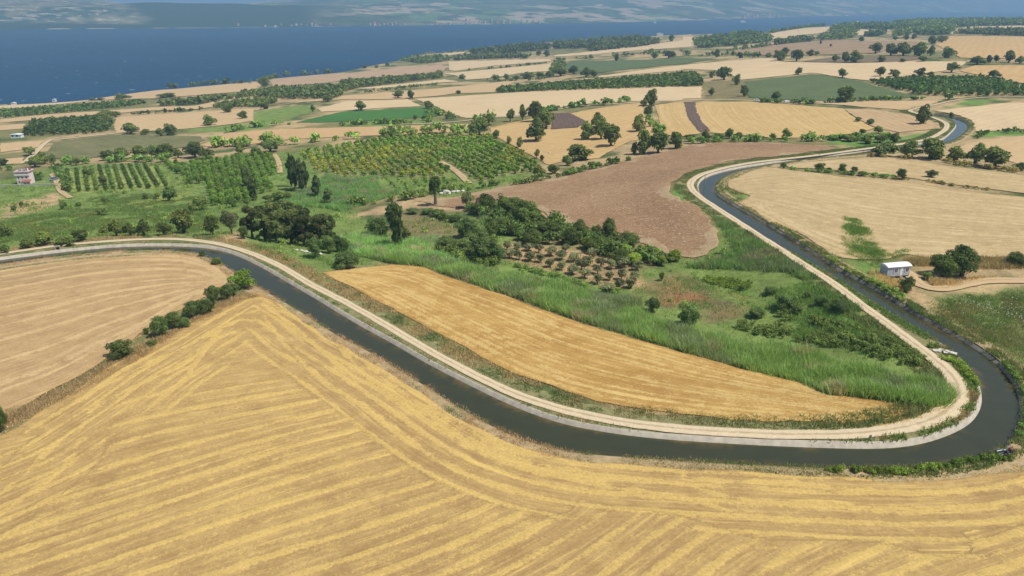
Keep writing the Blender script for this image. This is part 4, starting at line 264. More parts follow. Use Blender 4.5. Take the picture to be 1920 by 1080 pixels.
["oak","trees at the right edge","{n} tree from the left between the two golden fields at the right edge",[[485.2,828.8,16.2,12.0],[460.3,734.2,17.3,8.8],[481.3,749.7,6.8,8.5],[491.3,753.8,5.8,7.5],[498.3,745.2,11.1,12.6],[501.7,733.4,10.2,7.5]]],
["oak","oak row on the brown strip","{n} dark oak from the left in the row along the dull brown strip",[[345.0,1002.8,10.1,6.5],[327.5,912.4,17.9,13.6],[386.7,1056.0,12.1,10.8],[339.2,885.8,15.7,14.1],[391.7,979.1,11.2,8.7],[399.6,978.9,7.5,6.4],[363.3,836.0,8.4,8.2],[369.8,825.0,10.3,12.0],[377.8,817.3,13.3,13.0],[470.5,965.0,15.6,14.4],[400.4,804.6,10.0,7.5],[460.2,905.4,17.3,14.8],[415.1,789.7,6.1,4.4],[468.5,892.2,19.2,16.2],[479.6,877.4,19.3,17.2],[434.7,786.1,9.8,6.2],[490.3,872.3,10.8,12.7]]],
["shrub","dots on the brown field","{n} tiny tree from the left on the brown fallow field",[[557.0,1352.7,5.5,7.0],[514.4,1207.6,4.9,6.2]]],
["oak","distant trees by the skyline wood","{n} round tree from the left below the skyline wood",[[655.3,1407.3,12.7,9.2],[721.2,1413.1,12.7,7.2],[738.7,1408.5,13.3,9.2],[760.9,1422.3,12.1,10.6],[669.1,1195.0,17.6,13.4],[697.7,1218.1,16.8,11.9],[1093.3,1810.9,8.5,11.0]]],
["oak","trees left of the brown field","{n} bushy tree from the left in the hedge above the dull green field",[[300.1,1092.5,11.5,11.8],[317.0,1036.3,11.9,8.7]]],
["oak","trees round the dull green field","{n} tree from the left along the near side of the dull green field",[[-20.4,940.0,13.6,6.8],[-6.8,937.0,9.1,7.4],[5.5,911.1,11.0,6.3],[20.6,927.3,21.0,8.7],[36.0,931.9,15.7,7.6],[46.7,922.3,13.4,8.5],[61.9,933.3,20.7,10.2],[79.1,946.4,16.4,10.9],[88.2,878.7,14.4,11.5],[95.2,857.6,9.1,8.8]]],
["oak","trees round the dull green field","lone tree standing inside the dull green field",[[165.5,1176.1,7.9,12.8]]],
["oak","trees round the dull green field","{n} tree from the left above the dull green field's upper hedge",[[56.1,1546.3,14.8,11.5],[69.8,1490.8,15.7,13.2],[247.6,1331.5,12.1,8.6],[225.6,1177.3,12.4,10.4],[243.1,1153.4,20.4,11.7]]],
["oak","lone coast tree","lone round tree on the pale slope by the sea",[[373.6,1761.2,15.0,18.1]]],
["oak","trees on the pale wheat","{n} tree from the left near the pale wheat above the vivid green crop",[[-111.7,716.0,10.8,8.0],[-98.7,709.9,8.0,8.7]]],
["oak","trees on the pale wheat","round dark tree on the upper edge of the vivid green crop",[[-128.7,616.8,10.3,8.4]]],
["oak","trees on the pale wheat","dark tree at the right corner of the vivid green crop",[[-69.9,609.0,9.6,6.8]]],
["shrub","shrubs under the vivid crop","{n} shrub from the left below the vivid green crop",[[-114.1,518.4,4.6,3.1],[-87.6,517.7,5.1,3.1],[-79.0,511.6,5.6,3.5],[-71.2,529.7,4.2,3.7],[-63.6,521.1,4.9,3.9],[-47.0,523.0,4.9,3.9],[-53.6,734.3,7.1,3.7]]],
["oak","belt trees on the wheat strips","{n} tree from the left on the hedge between wheat strips",[[-104.9,1047.7,16.2,11.2],[-66.9,989.8,11.5,6.3]]],
["shrub","coast shrubs","{n} shrub from the left on the coastal strip",[[-290.4,1455.9,13.3,9.5],[-265.8,1450.3,9.8,7.4],[-253.5,1504.3,10.8,8.4]]],
["oak","trees on the two tree wheat field","{n} round tree from the left on the lower edge of the tan fields",[[-278.1,521.9,12.7,8.5],[-265.6,518.4,7.5,4.0],[-248.4,505.2,7.3,5.7],[-243.3,510.8,10.7,8.4],[-234.4,557.5,10.8,8.4],[-257.1,654.8,10.9,8.3],[-221.8,594.7,8.5,7.0]]],
["oak","trees at the plantation corner","{n} dark tree from the left at the dark plantation corner",[[-369.1,654.3,16.8,7.4],[-335.3,598.2,12.4,7.8],[-360.2,656.6,9.7,5.4]]],
["oak","coast trees","{n} small tree from the left near the shore belt",[[-554.7,962.7,7.1,4.0],[-527.3,933.3,10.0,3.7],[-487.8,912.9,21.4,6.4],[-413.7,874.7,23.5,5.5],[-529.0,1133.5,7.7,9.1],[-511.4,1112.2,9.2,8.4],[-356.4,1054.1,16.4,14.3],[-229.5,672.3,10.2,5.9],[-171.0,621.6,4.3,6.3],[-180.3,713.0,11.8,6.5]]],
["oak","trees along the far canal","{n} dark tree from the left in the row along the far canal",[[156.9,298.8,10.7,5.0],[164.3,294.1,7.7,6.3],[171.2,289.3,12.5,7.8],[177.4,282.6,7.4,5.0],[182.1,277.4,8.0,7.2],[184.0,268.4,10.3,6.8],[189.1,261.9,4.9,2.8]]],
["shrub_fine","shrub line on the pale field","{n} shrub from the left in the line between the two pale stubble fields",[[105.5,273.4,2.9,2.2],[116.0,264.5,4.2,3.3],[119.0,263.8,2.7,1.6],[124.0,263.6,3.2,3.2],[126.1,258.9,2.8,2.8],[128.5,256.9,3.9,1.5],[139.4,250.1,3.9,3.6],[151.1,252.3,4.1,2.6]]]]
ORCHARD = {"outline":[[-118.5,395.2],[-77.0,435.4],[-50.1,438.2],[-27.3,421.2],[-12.6,420.7],[-7.9,397.1],[3.6,358.3],[11.9,312.7],[7.6,301.1],[-4.5,297.5],[-8.8,287.5],[-16.3,290.2],[-25.9,319.8],[-34.7,344.3],[-28.8,315.3],[-31.0,305.4],[-45.4,308.2],[-69.7,319.2],[-78.4,321.5],[-87.5,328.3],[-101.2,354.7]],"young":[[-59.6,308.3],[-43.5,305.6],[-31.0,305.4],[-20.8,291.8],[-28.1,273.9],[-39.4,274.6],[-53.4,281.8]]}
VINE = {"top":[[-234.28,369.73],[-229.56,370.05],[-226.63,372.84],[-224.01,374.59],[-221.39,377.45],[-217.6,377.89],[-213.68,378.3],[-209.75,378.69],[-205.89,379.06],[-202.01,379.39],[-197.99,379.66],[-188.49,372.47]],"bottom":[[-199.42,313.28],[-195.55,313.84],[-191.79,314.31],[-188.33,315.52],[-183.34,314.11],[-181.47,316.97],[-177.82,317.18],[-173.87,318.08],[-169.97,318.15],[-166.04,318.16],[-162.32,318.97],[-158.39,319.7]]}
HAZEL = {"top":[[-189.83,386.02],[-180.52,378.4],[-172.64,371.36],[-170.81,375.94],[-170.04,380.94],[-166.89,382.71],[-163.71,384.48],[-160.0,384.99],[-156.51,386.1],[-152.77,386.58],[-149.46,388.28],[-145.46,388.1],[-142.32,390.41],[-138.3,390.22],[-134.29,390.03]],"bottom":[[-166.52,349.08],[-161.47,343.67],[-147.55,320.35],[-144.52,321.57],[-141.54,322.78],[-115.07,266.15],[-112.45,267.71],[-108.13,265.14],[-107.05,270.57],[-103.3,269.89],[-102.69,275.17],[-104.03,289.82],[-101.63,292.79],[-113.6,331.34],[-114.19,339.98]]}
OLIVES = [[-0.7,181.0],[1.9,179.5],[4.8,178.8],[7.6,177.4],[10.0,173.6],[12.8,171.2],[15.3,168.2],[18.2,165.0],[20.9,161.3],[24.3,164.1],[27.2,164.8],[30.4,163.6],[16.6,178.5],[19.7,175.6],[23.2,174.2],[25.8,172.8],[29.2,173.4],[32.1,171.3],[13.4,180.0],[10.7,183.1],[7.4,186.3],[4.5,187.9],[1.5,188.7],[-1.5,188.7],[14.8,186.3],[21.7,181.5],[28.7,158.7],[25.5,157.3],[22.7,155.3],[21.7,168.6],[17.9,171.9]]
SPOT = {"cabin":[[87.17,154.26,0.27],[93.13,155.47,0.42],[87.98,158.95,0.31]],"house":[[-234.39,330.41,-19.96],[-230.44,335.46,-20.14],[-252.11,351.68,-21.47]],"car":[-223.39,338.64,-20.2],"car_field":[176.74,526.23,-5.84],"van_field":[190.75,505.87,-4.74],"sluice":[-117.43,171.93,0.25],"pump":[70.67,84.56,0.25],"sign":[52.64,88.61,0.25],"slabs":[79.32,116.45,0.25],"pole_a":[68.97,249.83,0.25],"pole_b":[127.66,294.21,0.25],"pole_c":[966.79,1547.7,2.02],"pole_d":[718.81,1889.99,-10.8],"stones":[-25.43,271.14,-8.87],"stork":[18.23,345.74,-8.65],"shed":[-358.67,516.81,-30.49],"coast_house":[-636.32,922.91,-59.44],"coast_house_b":[-602.05,959.04,-60.0],"bluff_house":[424.39,2259.4,-29.17],"mast":[2443.31,3933.45,-9.25],"annex":[-227.82,330.05,-19.88],"whitestones":[-56.29,178.82,-1.19],"wood_stones":[-56.79,178.94,-1.14],"skyhouse":[1486.87,3261.95,-18.91]}
FERRY = [[1555.3,5099.8,-60.0],[924.1,4893.9,-60.0],[3378.3,7673.8,-60.0]]
FLOWERS = [[[95.9,140.5],[101.5,140.0],[108.9,138.5],[110.0,136.1],[103.3,126.4],[101.6,130.9],[99.5,136.8],[96.0,138.6]],[[96.6,143.0],[117.8,147.5],[104.1,127.6],[89.9,127.4]]]# ---------------------------------------------------------------- terrain
CTRL = np.array(CONTROL, float)
def _rbf_fit(c, soft=28.0, lam=0.02):
    n = len(c); P = c[:, :2]
    d = np.sqrt(((P[:, None] - P[None]) ** 2).sum(-1) + soft ** 2)
    A = np.zeros((n + 3, n + 3)); A[:n, :n] = -d + lam * np.eye(n) * 60
    A[:n, n] = 1; A[:n, n + 1:] = P / 1000.0; A[n, :n] = 1; A[n + 1:, :n] = P.T / 1000.0
    return np.linalg.solve(A, np.r_[c[:, 2], 0, 0, 0])
RBFW = _rbf_fit(CTRL)
def seg_dist(px, py, line, closed=False):
    """distance from points to a polyline"""
    L = np.asarray(line, float); a = L[:-1]; b = L[1:]
    if closed:
        a = L; b = np.roll(L, -1, 0)
    if len(px) <= 1500:
        e = b - a; q = (e ** 2).sum(1) + 1e-12
        t = np.clip(((px[:, None] - a[:, 0]) * e[:, 0] + (py[:, None] - a[:, 1]) * e[:, 1]) / q, 0, 1)
        return np.sqrt(((px[:, None] - a[:, 0] - t * e[:, 0]) ** 2 + (py[:, None] - a[:, 1] - t * e[:, 1]) ** 2).min(1))
    best = np.full(len(px), 1e18)
    for (ax, ay), (bx, by) in zip(a, b):
        ex, ey = bx - ax, by - ay; q = ex * ex + ey * ey + 1e-12
        t = np.clip(((px - ax) * ex + (py - ay) * ey) / q, 0, 1)
        np.minimum(best, (px - ax - t * ex) ** 2 + (py - ay - t * ey) ** 2, out=best)
    return np.sqrt(best)
def in_poly(px, py, poly):
    P = np.asarray(poly, float); r = np.zeros(len(px), bool)
    x1, y1 = P[-1]
    for x2, y2 in P:
        c = ((y2 > py) != (y1 > py))
        if c.any():
            r ^= c & (px < (x1 - x2) * (py - y2) / ((y1 - y2) if y1 != y2 else 1e-12) + x2)
        x1, y1 = x2, y2
    return r
def smooth(a, b, v):
    t = np.clip((v - a) / (b - a), 0, 1); return t * t * (3 - 2 * t)
CAN_N = np.array(CANAL_ROAD_SIDE, float); CAN_S = np.array(CANAL_FIELD_SIDE, float)
CAN_POLY = np.vstack([CAN_N, CAN_S[::-1]])
CAN_BOX = (CAN_POLY[:, 0].min() - 60, CAN_POLY[:, 0].max() + 60, CAN_POLY[:, 1].min() - 60, CAN_POLY[:, 1].max() + 60)
def canal_dist(x, y):
    """distance outside the canal's water edge (negative inside)"""
    d = np.full(len(x), 99.0)
    m = (x > CAN_BOX[0]) & (x < CAN_BOX[1]) & (y > CAN_BOX[2]) & (y < CAN_BOX[3])
    if m.any():
        xs, ys = x[m], y[m]
        q = np.minimum(seg_dist(xs, ys, CAN_N), seg_dist(xs, ys, CAN_S))
        d[m] = np.where(in_poly(xs, ys, CAN_POLY), -q, q)
    return d
def relief(x, y):
    x = np.asarray(x, float); y = np.asarray(y, float); out = np.empty(len(x)); n = len(CTRL)
    for i in range(0, len(x), 20000):
        xs, ys = x[i:i + 20000], y[i:i + 20000]
        d = np.sqrt((xs[:, None] - CTRL[:, 0]) ** 2 + (ys[:, None] - CTRL[:, 1]) ** 2 + 784.0)
        out[i:i + 20000] = -d @ RBFW[:n] + RBFW[n] + (xs * RBFW[n + 1] + ys * RBFW[n + 2]) / 1000.0
    return out
def height(x, y):
    """land surface (banks level along the canal, the channel itself not cut)"""
    x = np.atleast_1d(np.asarray(x, float)); y = np.atleast_1d(np.asarray(y, float))
    z = relief(x, y); d = canal_dist(x, y)
    t = smooth(3.0, 24.0, d)
    return BANK_Z * (1 - t) + z * t
BANK_Z = 0.25; WATER_Z = -0.45

# ================================================================ helpers
COL = scene.collection
def hash2(ix, iy, seed):
    h = (ix.astype(np.int64) * 374761393 + iy.astype(np.int64) * 668265263 + seed * 1442695041) & 0x7fffffff
    h = ((h ^ (h >> 13)) * 1274126177) & 0x7fffffff
    return ((h ^ (h >> 16)) & 0xffff) / 65535.0
def vnoise(x, y, seed=0):
    ix = np.floor(x); iy = np.floor(y); fx = x - ix; fy = y - iy
    fx = fx * fx * (3 - 2 * fx); fy = fy * fy * (3 - 2 * fy); ix = ix.astype(np.int64); iy = iy.astype(np.int64)
    a = hash2(ix, iy, seed); b = hash2(ix + 1, iy, seed); c = hash2(ix, iy + 1, seed); d = hash2(ix + 1, iy + 1, seed)
    return (a * (1 - fx) + b * fx) * (1 - fy) + (c * (1 - fx) + d * fx) * fy
def fbm(x, y, seed=0, octv=4):
    s = np.zeros(len(x)); a = 0.5; t = 0
    for i in range(octv):
        s += a * vnoise(x * 2 ** i + 17.3 * i, y * 2 ** i - 9.1 * i, seed + i); t += a; a *= 0.5
    return s / t
def catmull(P, step):
    P = np.array(P, float); n = len(P); out = []
    for i in range(n - 1):
        p0 = P[max(i - 1, 0)]; p1 = P[i]; p2 = P[i + 1]; p3 = P[min(i + 2, n - 1)]
        m = max(1, int(round(np.hypot(*(p2 - p1)) / step)))
        t = (np.arange(m) / m)[:, None]
        out.append(0.5 * ((2 * p1) + (-p0 + p2) * t + (2 * p0 - 5 * p1 + 4 * p2 - p3) * t * t + (-p0 + 3 * p1 - 3 * p2 + p3) * t ** 3))
    out.append(P[-1:]); return np.vstack(out)
def line_normals(L):
    t = np.gradient(L, axis=0); t /= np.linalg.norm(t, axis=1)[:, None] + 1e-9
    return np.c_[-t[:, 1], t[:, 0]]
def densify(poly, step):
    out = []; P = np.array(poly, float)
    for a, b in zip(P, np.roll(P, -1, 0)):
        m = max(1, int(np.hypot(*(b - a)) / step))
        out.append(a + (b - a) * (np.arange(m) / m)[:, None])
    return np.vstack(out)
def mesh_data(name, verts, faces, attrs=None, smooth_on=True, mats=None, mat_idx=None):
    """faces: (M,3) or (M,4) int array, or list of arrays"""
    me = bpy.data.meshes.new(name)
    fl = faces if isinstance(faces, list) else [faces]
    fl = [np.asarray(f, np.int32) for f in fl if len(f)]
    verts = np.asarray(verts, np.float32)
    me.vertices.add(len(verts)); me.vertices.foreach_set("co", verts.ravel())
    nl = sum(f.size for f in fl); nf = sum(len(f) for f in fl)
    me.loops.add(nl); me.polygons.add(nf)
    me.loops.foreach_set("vertex_index", np.concatenate([f.ravel() for f in fl]))
    tot = np.concatenate([np.full(len(f), f.shape[1], np.int32) for f in fl])
    me.polygons.foreach_set("loop_start", np.r_[0, np.cumsum(tot)[:-1]].astype(np.int32))
    me.polygons.foreach_set("loop_total", tot)
    me.polygons.foreach_set("use_smooth", np.full(nf, smooth_on))
    for k, v in (attrs or {}).items():
        v = np.asarray(v, np.float32)
        if v.ndim == 2:
            a = me.attributes.new(k, 'FLOAT_COLOR', 'POINT')
            if v.shape[1] == 3: v = np.c_[v, np.ones(len(v))]
            a.data.foreach_set("color", v.astype(np.float32).ravel())
        else:
            a = me.attributes.new(k, 'FLOAT', 'POINT'); a.data.foreach_set("value", v.ravel())
    for m in (mats or []): me.materials.append(m)
    if mat_idx is not None: me.polygons.foreach_set("material_index", np.asarray(mat_idx, np.int32))
    me.update(calc_edges=True)
    return me
def link(name, data, parent=None, label=None, cat=None, group=None, kind=None, loc=None, rot=None, scale=None):
    o = bpy.data.objects.new(name, data); COL.objects.link(o)
    if parent: o.parent = parent
    if label: o["label"] = label
    if cat: o["category"] = cat
    if group: o["group"] = group
    if kind: o["kind"] = kind
    if loc is not None: o.location = loc
    if rot is not None: o.rotation_euler = rot
    if scale is not None: o.scale = scale
    return o
class MB:
    """collects solid shapes for one mesh"""
    def __init__(s): s.v = []; s.f = []
    def box(s, x0, x1, y0, y1, z0, z1, taper=0.0):
        b = len(s.v); t = taper
        s.v += [(x0, y0, z0), (x1, y0, z0), (x1, y1, z0), (x0, y1, z0), (x0 + t, y0 + t, z1), (x1 - t, y0 + t, z1), (x1 - t, y1 - t, z1), (x0 + t, y1 - t, z1)]
        s.f += [[b + i for i in q] for q in ((3, 2, 1, 0), (4, 5, 6, 7), (0, 1, 5, 4), (1, 2, 6, 5), (2, 3, 7, 6), (3, 0, 4, 7))]; return s
    def prism(s, prof, y0, y1):
        """closed outline in x,z pushed along y"""
        b = len(s.v); n = len(prof)
        s.v += [(x, y0, z) for x, z in prof] + [(x, y1, z) for x, z in prof]
        s.f += [[b + i for i in range(n)], [b + n + i for i in reversed(range(n))]]
        s.f += [[b + (i + 1) % n, b + i, b + n + i, b + n + (i + 1) % n] for i in range(n)]; return s
    def tube(s, pts, rad, n=8, cap=True):
        P = [Vector(p) for p in pts]; R = rad if isinstance(rad, (list, tuple)) else [rad] * len(P); b = len(s.v)
        for i, p in enumerate(P):
            t = (P[min(i + 1, len(P) - 1)] - P[max(i - 1, 0)]).normalized()
            u = t.cross(Vector((0.31, 0.2, 1)) if abs(t.z) < 0.9 else Vector((1, 0.1, 0))).normalized(); w = t.cross(u)
            s.v += [tuple(p + (u * math.cos(2 * math.pi * k / n) + w * math.sin(2 * math.pi * k / n)) * R[i]) for k in range(n)]
        for i in range(len(P) - 1):
            for k in range(n):
                s.f.append([b + i * n + k, b + i * n + (k + 1) % n, b + (i + 1) * n + (k + 1) % n, b + (i + 1) * n + k])
        if cap:
            s.f.append([b + k for k in reversed(range(n))]); e = b + (len(P) - 1) * n; s.f.append([e + k for k in range(n)])
        return s
    def build(s, name, mat, parent=None, smooth_on=False, bevel=0, **kw):
        me = bpy.data.meshes.new(name); me.from_pydata(s.v, [], s.f); me.materials.append(mat)
        if smooth_on:
            me.polygons.foreach_set("use_smooth", [True] * len(me.polygons))
        me.update()
        o = link(name, me, parent, **kw)
        if bevel:
            md = o.modifiers.new("bevel", 'BEVEL'); md.width = bevel; md.segments = 2; md.limit_method = 'ANGLE'
        return o

# ================================================================ materials
def new_mat(name):
    m = bpy.data.materials.new(name); m.use_nodes = True; nt = m.node_tree
    return m, nt, nt.nodes["Principled BSDF"]
def N(nt, t, **kw):
    n = nt.nodes.new("ShaderNode" + t)
    for k, v in kw.items():
        if k.startswith("i_"):
            key = k[2:]; key = int(key) if key.isdigit() else key.replace("_", " ")
            n.inputs[key].default_value = v
        else: setattr(n, k, v)
    return n
def mixc(nt, fac, a, b, blend='MIX'):
    n = nt.nodes.new("ShaderNodeMix"); n.data_type = 'RGBA'; n.blend_type = blend
    for sock, v in ((n.inputs[0], fac), (n.inputs[6], a), (n.inputs[7], b)):
        if isinstance(v, (int, float)): sock.default_value = v
        elif isinstance(v, (tuple, list)): sock.default_value = (*v[:3], 1)
        else: nt.links.new(v, sock)
    return n.outputs[2]
def math_n(nt, op, a, b=None, clamp=False):
    n = nt.nodes.new("ShaderNodeMath"); n.operation = op; n.use_clamp = clamp
    for i, v in enumerate((a, b)):
        if v is None: continue
        if isinstance(v, (int, float)): n.inputs[i].default_value = v
        else: nt.links.new(v, n.inputs[i])
    return n.outputs[0]
def ramp01(nt, v, lo, hi):
    n = N(nt, "MapRange"); n.interpolation_type = 'SMOOTHSTEP'
    nt.links.new(v, n.inputs[0]); n.inputs[1].default_value = lo; n.inputs[2].default_value = hi; return n.outputs[0]
def noise(nt, vec, scale, detail=4, rough=0.55):
    n = N(nt, "TexNoise"); n.inputs["Scale"].default_value = scale; n.inputs["Detail"].default_value = detail; n.inputs["Roughness"].default_value = rough
    if vec is not None: nt.links.new(vec, n.inputs["Vector"])
    return n.outputs["Fac"]
def bump(nt, p, h, strength, dist):
    b = N(nt, "Bump"); b.inputs["Strength"].default_value = strength; b.inputs["Distance"].default_value = dist
    nt.links.new(h, b.inputs["Height"]); nt.links.new(b.outputs[0], p.inputs["Normal"])
def simple(name, col, rough=0.7, var=0.12, scale=3.0, metal=0.0, spec=0.3, bmp=0.0):
    m, nt, p = new_mat(name); g = N(nt, "NewGeometry")
    f = noise(nt, g.outputs["Position"], scale, 5, 0.6)
    c = mixc(nt, f, [max(0, v * (1 - var * 2)) for v in col], [min(1, v * (1 + var * 2)) for v in col])
    nt.links.new(c, p.inputs["Base Color"]); p.inputs["Roughness"].default_value = rough; p.inputs["Metallic"].default_value = metal
    p.inputs["Specular IOR Level"].default_value = spec
    if bmp: bump(nt, p, f, 0.5, bmp)
    return m
def field_mat(name, base, swath, dark, streak=1.0, patch=0.6, stripes=0.0, period=5.0, fine=2.2, flecks=None, wander=0.9):
    m, nt, p = new_mat(name); g = N(nt, "NewGeometry"); pos = g.outputs["Position"]
    phi = N(nt, "Attribute", attribute_name="phi").outputs["Fac"]; sw = N(nt, "Attribute", attribute_name="swath").outputs["Fac"]
    sx = N(nt, "SeparateXYZ"); nt.links.new(pos, sx.inputs[0])
    cv = N(nt, "CombineXYZ"); nt.links.new(phi, cv.inputs[0])
    nt.links.new(math_n(nt, 'MULTIPLY', sx.outputs[0], 0.045), cv.inputs[1]); nt.links.new(math_n(nt, 'MULTIPLY', sx.outputs[1], 0.045), cv.inputs[2])
    st = noise(nt, cv.outputs[0], 1.5, 5, 0.7)
    big = noise(nt, pos, 0.035, 4, 0.55); mid = noise(nt, pos, 0.35, 4, 0.6); fn = math_n(nt, 'ADD', math_n(nt, 'MULTIPLY', noise(nt, pos, fine, 5, 0.75), 0.55), math_n(nt, 'MULTIPLY', noise(nt, pos, fine * 3.1, 3, 0.8), 0.45))
    f = math_n(nt, 'ADD', math_n(nt, 'MULTIPLY', math_n(nt, 'SUBTRACT', st, 0.5), 1.5 * streak), math_n(nt, 'MULTIPLY', math_n(nt, 'SUBTRACT', big, 0.5), 1.6 * patch))
    f = math_n(nt, 'ADD', f, math_n(nt, 'MULTIPLY', math_n(nt, 'SUBTRACT', mid, 0.5), 1.3))
    f = math_n(nt, 'ADD', f, math_n(nt, 'MULTIPLY', math_n(nt, 'SUBTRACT', fn, 0.5), 3.0))
    if stripes:
        ph = math_n(nt, 'ADD', math_n(nt, 'MULTIPLY', phi, 2 * math.pi / period), math_n(nt, 'MULTIPLY', math_n(nt, 'SUBTRACT', big, 0.5), 9.0 * wander))
        f = math_n(nt, 'ADD', f, math_n(nt, 'MULTIPLY', math_n(nt, 'SINE', ph), stripes * 0.5))
    f = ramp01(nt, f, -0.72, 0.72)
    c = mixc(nt, f, dark, base)
    e = math_n(nt, 'ADD', math_n(nt, 'MULTIPLY', math_n(nt, 'SUBTRACT', fn, 0.5), 2.6), math_n(nt, 'MULTIPLY', math_n(nt, 'SUBTRACT', mid, 0.5), 0.8))
    hi = ramp01(nt, math_n(nt, 'ADD', sw, math_n(nt, 'MULTIPLY', e, 0.55)), 0.28, 0.62)
    c = mixc(nt, math_n(nt, 'MULTIPLY', hi, 0.56), c, mixc(nt, ramp01(nt, fn, 0.38, 0.62), [v * 0.72 for v in swath], [min(0.9, v * 1.06) for v in swath]))
    c = mixc(nt, math_n(nt, 'MULTIPLY', ramp01(nt, st, 0.56, 0.70), 0.55 * min(1.0, streak)), c, swath) if not flecks and streak >= 1.0 else c
    if flecks:
        v = N(nt, "TexNoise"); v.inputs["Scale"].default_value = 1.0; v.inputs["Detail"].default_value = 5; v.inputs["Roughness"].default_value = 0.75
        mp = N(nt, "CombineXYZ"); nt.links.new(math_n(nt, 'MULTIPLY', phi, 2.6), mp.inputs[0]); nt.links.new(math_n(nt, 'MULTIPLY', sx.outputs[0], 1.0), mp.inputs[1]); nt.links.new(math_n(nt, 'MULTIPLY', sx.outputs[1], 1.0), mp.inputs[2])
        nt.links.new(mp.outputs[0], v.inputs["Vector"])
        c = mixc(nt, ramp01(nt, v.outputs["Fac"], 0.535, 0.63), c, flecks)
    nt.links.new(c, p.inputs["Base Color"]); p.inputs["Roughness"].default_value = 0.9; p.inputs["Specular IOR Level"].default_value = 0.1
    hsum = math_n(nt, 'ADD', fn, math_n(nt, 'MULTIPLY', st, 0.8))
    bump(nt, p, hsum, 0.7, 0.16)
    return m
FM = {
 "stubble_gold": field_mat("stubble_gold", (0.505, 0.345, 0.132), (0.70, 0.495, 0.152), (0.32, 0.198, 0.080), 1.4, 0.65),
 "stubble_gold_far": field_mat("stubble_gold_far", (0.56, 0.39, 0.18), (0.62, 0.45, 0.20), (0.43, 0.28, 0.12), 0.9, 0.6, 0.5, 4.5),
 "stubble_tan": field_mat("stubble_tan", (0.49, 0.335, 0.165), (0.64, 0.46, 0.235), (0.325, 0.21, 0.098), 1.1, 0.4),
 "stubble_tan_far": field_mat("stubble_tan_far", (0.52, 0.37, 0.20), (0.55, 0.4, 0.22), (0.38, 0.25, 0.13), 0.9, 0.6, 0.4, 4.0),
 "stubble_orange": field_mat("stubble_orange", (0.515, 0.335, 0.112), (0.68, 0.49, 0.195), (0.34, 0.188, 0.052), 1.5, 1.0),
 "stubble_pale": field_mat("stubble_pale", (0.53, 0.40, 0.21), (0.61, 0.47, 0.265), (0.36, 0.255, 0.125), 1.3, 0.4, 0.3, 3.2, 1.6),
 "stubble_stripe": field_mat("stubble_stripe", (0.56, 0.40, 0.175), (0.66, 0.49, 0.24), (0.42, 0.275, 0.11), 0.8, 0.5, 0.4, 3.1),
 "plough_red": field_mat("plough_red", (0.335, 0.212, 0.115), (0.45, 0.345, 0.20), (0.215, 0.122, 0.06), 0.8, 1.0, 0.0, 3.0, 2.0, (0.48, 0.37, 0.25)),
 "plough_dark": field_mat("plough_dark", (0.17, 0.12, 0.09), (0.2, 0.15, 0.1), (0.095, 0.065, 0.05), 1.0, 0.4, 0.3, 2.5, 1.2),
 "plough_dull": field_mat("plough_dull", (0.22, 0.165, 0.10), (0.2, 0.15, 0.1), (0.14, 0.11, 0.06), 1.0, 0.6, 0.3, 6.0, 0.8),
 "crop_dull": field_mat("crop_dull", (0.125, 0.16, 0.066), (0.1, 0.15, 0.06), (0.09, 0.118, 0.046), 0.7, 0.9, 0.25, 4.0, 0.9),
 "crop_bright": field_mat("crop_bright", (0.085, 0.19, 0.045), (0.1, 0.2, 0.05), (0.04, 0.125, 0.025), 0.6, 0.6, 0.2, 5.0, 0.9),
 "wheat_tan": field_mat("wheat_tan", (0.55, 0.395, 0.215), (0.6, 0.45, 0.25), (0.45, 0.31, 0.16), 0.9, 0.7, 0.2, 7.0, 0.9),
 "wheat_orange": field_mat("wheat_orange", (0.55, 0.37, 0.185), (0.6, 0.45, 0.25), (0.44, 0.285, 0.14), 0.9, 0.7, 0.2, 7.0, 0.9),
 "wheat_pale": field_mat("wheat_pale", (0.62, 0.475, 0.285), (0.6, 0.45, 0.25), (0.50, 0.365, 0.20), 0.9, 0.7, 0.25, 6.0, 0.9),
 "wheat_gold": field_mat("wheat_gold", (0.55, 0.375, 0.17), (0.6, 0.45, 0.2), (0.44, 0.28, 0.12), 0.9, 0.7, 0.35, 9.0, 0.7),
 "fallow": field_mat("fallow", (0.37, 0.255, 0.145), (0.4, 0.3, 0.2), (0.25, 0.17, 0.095), 0.8, 1.1, 0.2, 9.0, 0.6),
 "fallow_pink": field_mat("fallow_pink", (0.47, 0.33, 0.20), (0.4, 0.3, 0.2), (0.36, 0.24, 0.14), 0.8, 1.1, 0.2, 9.0, 0.6),
 "pasture": field_mat("pasture", (0.21, 0.19, 0.085), (0.3, 0.25, 0.12), (0.115, 0.125, 0.05), 0.8, 1.2, 0.15, 9.0, 0.9),
}
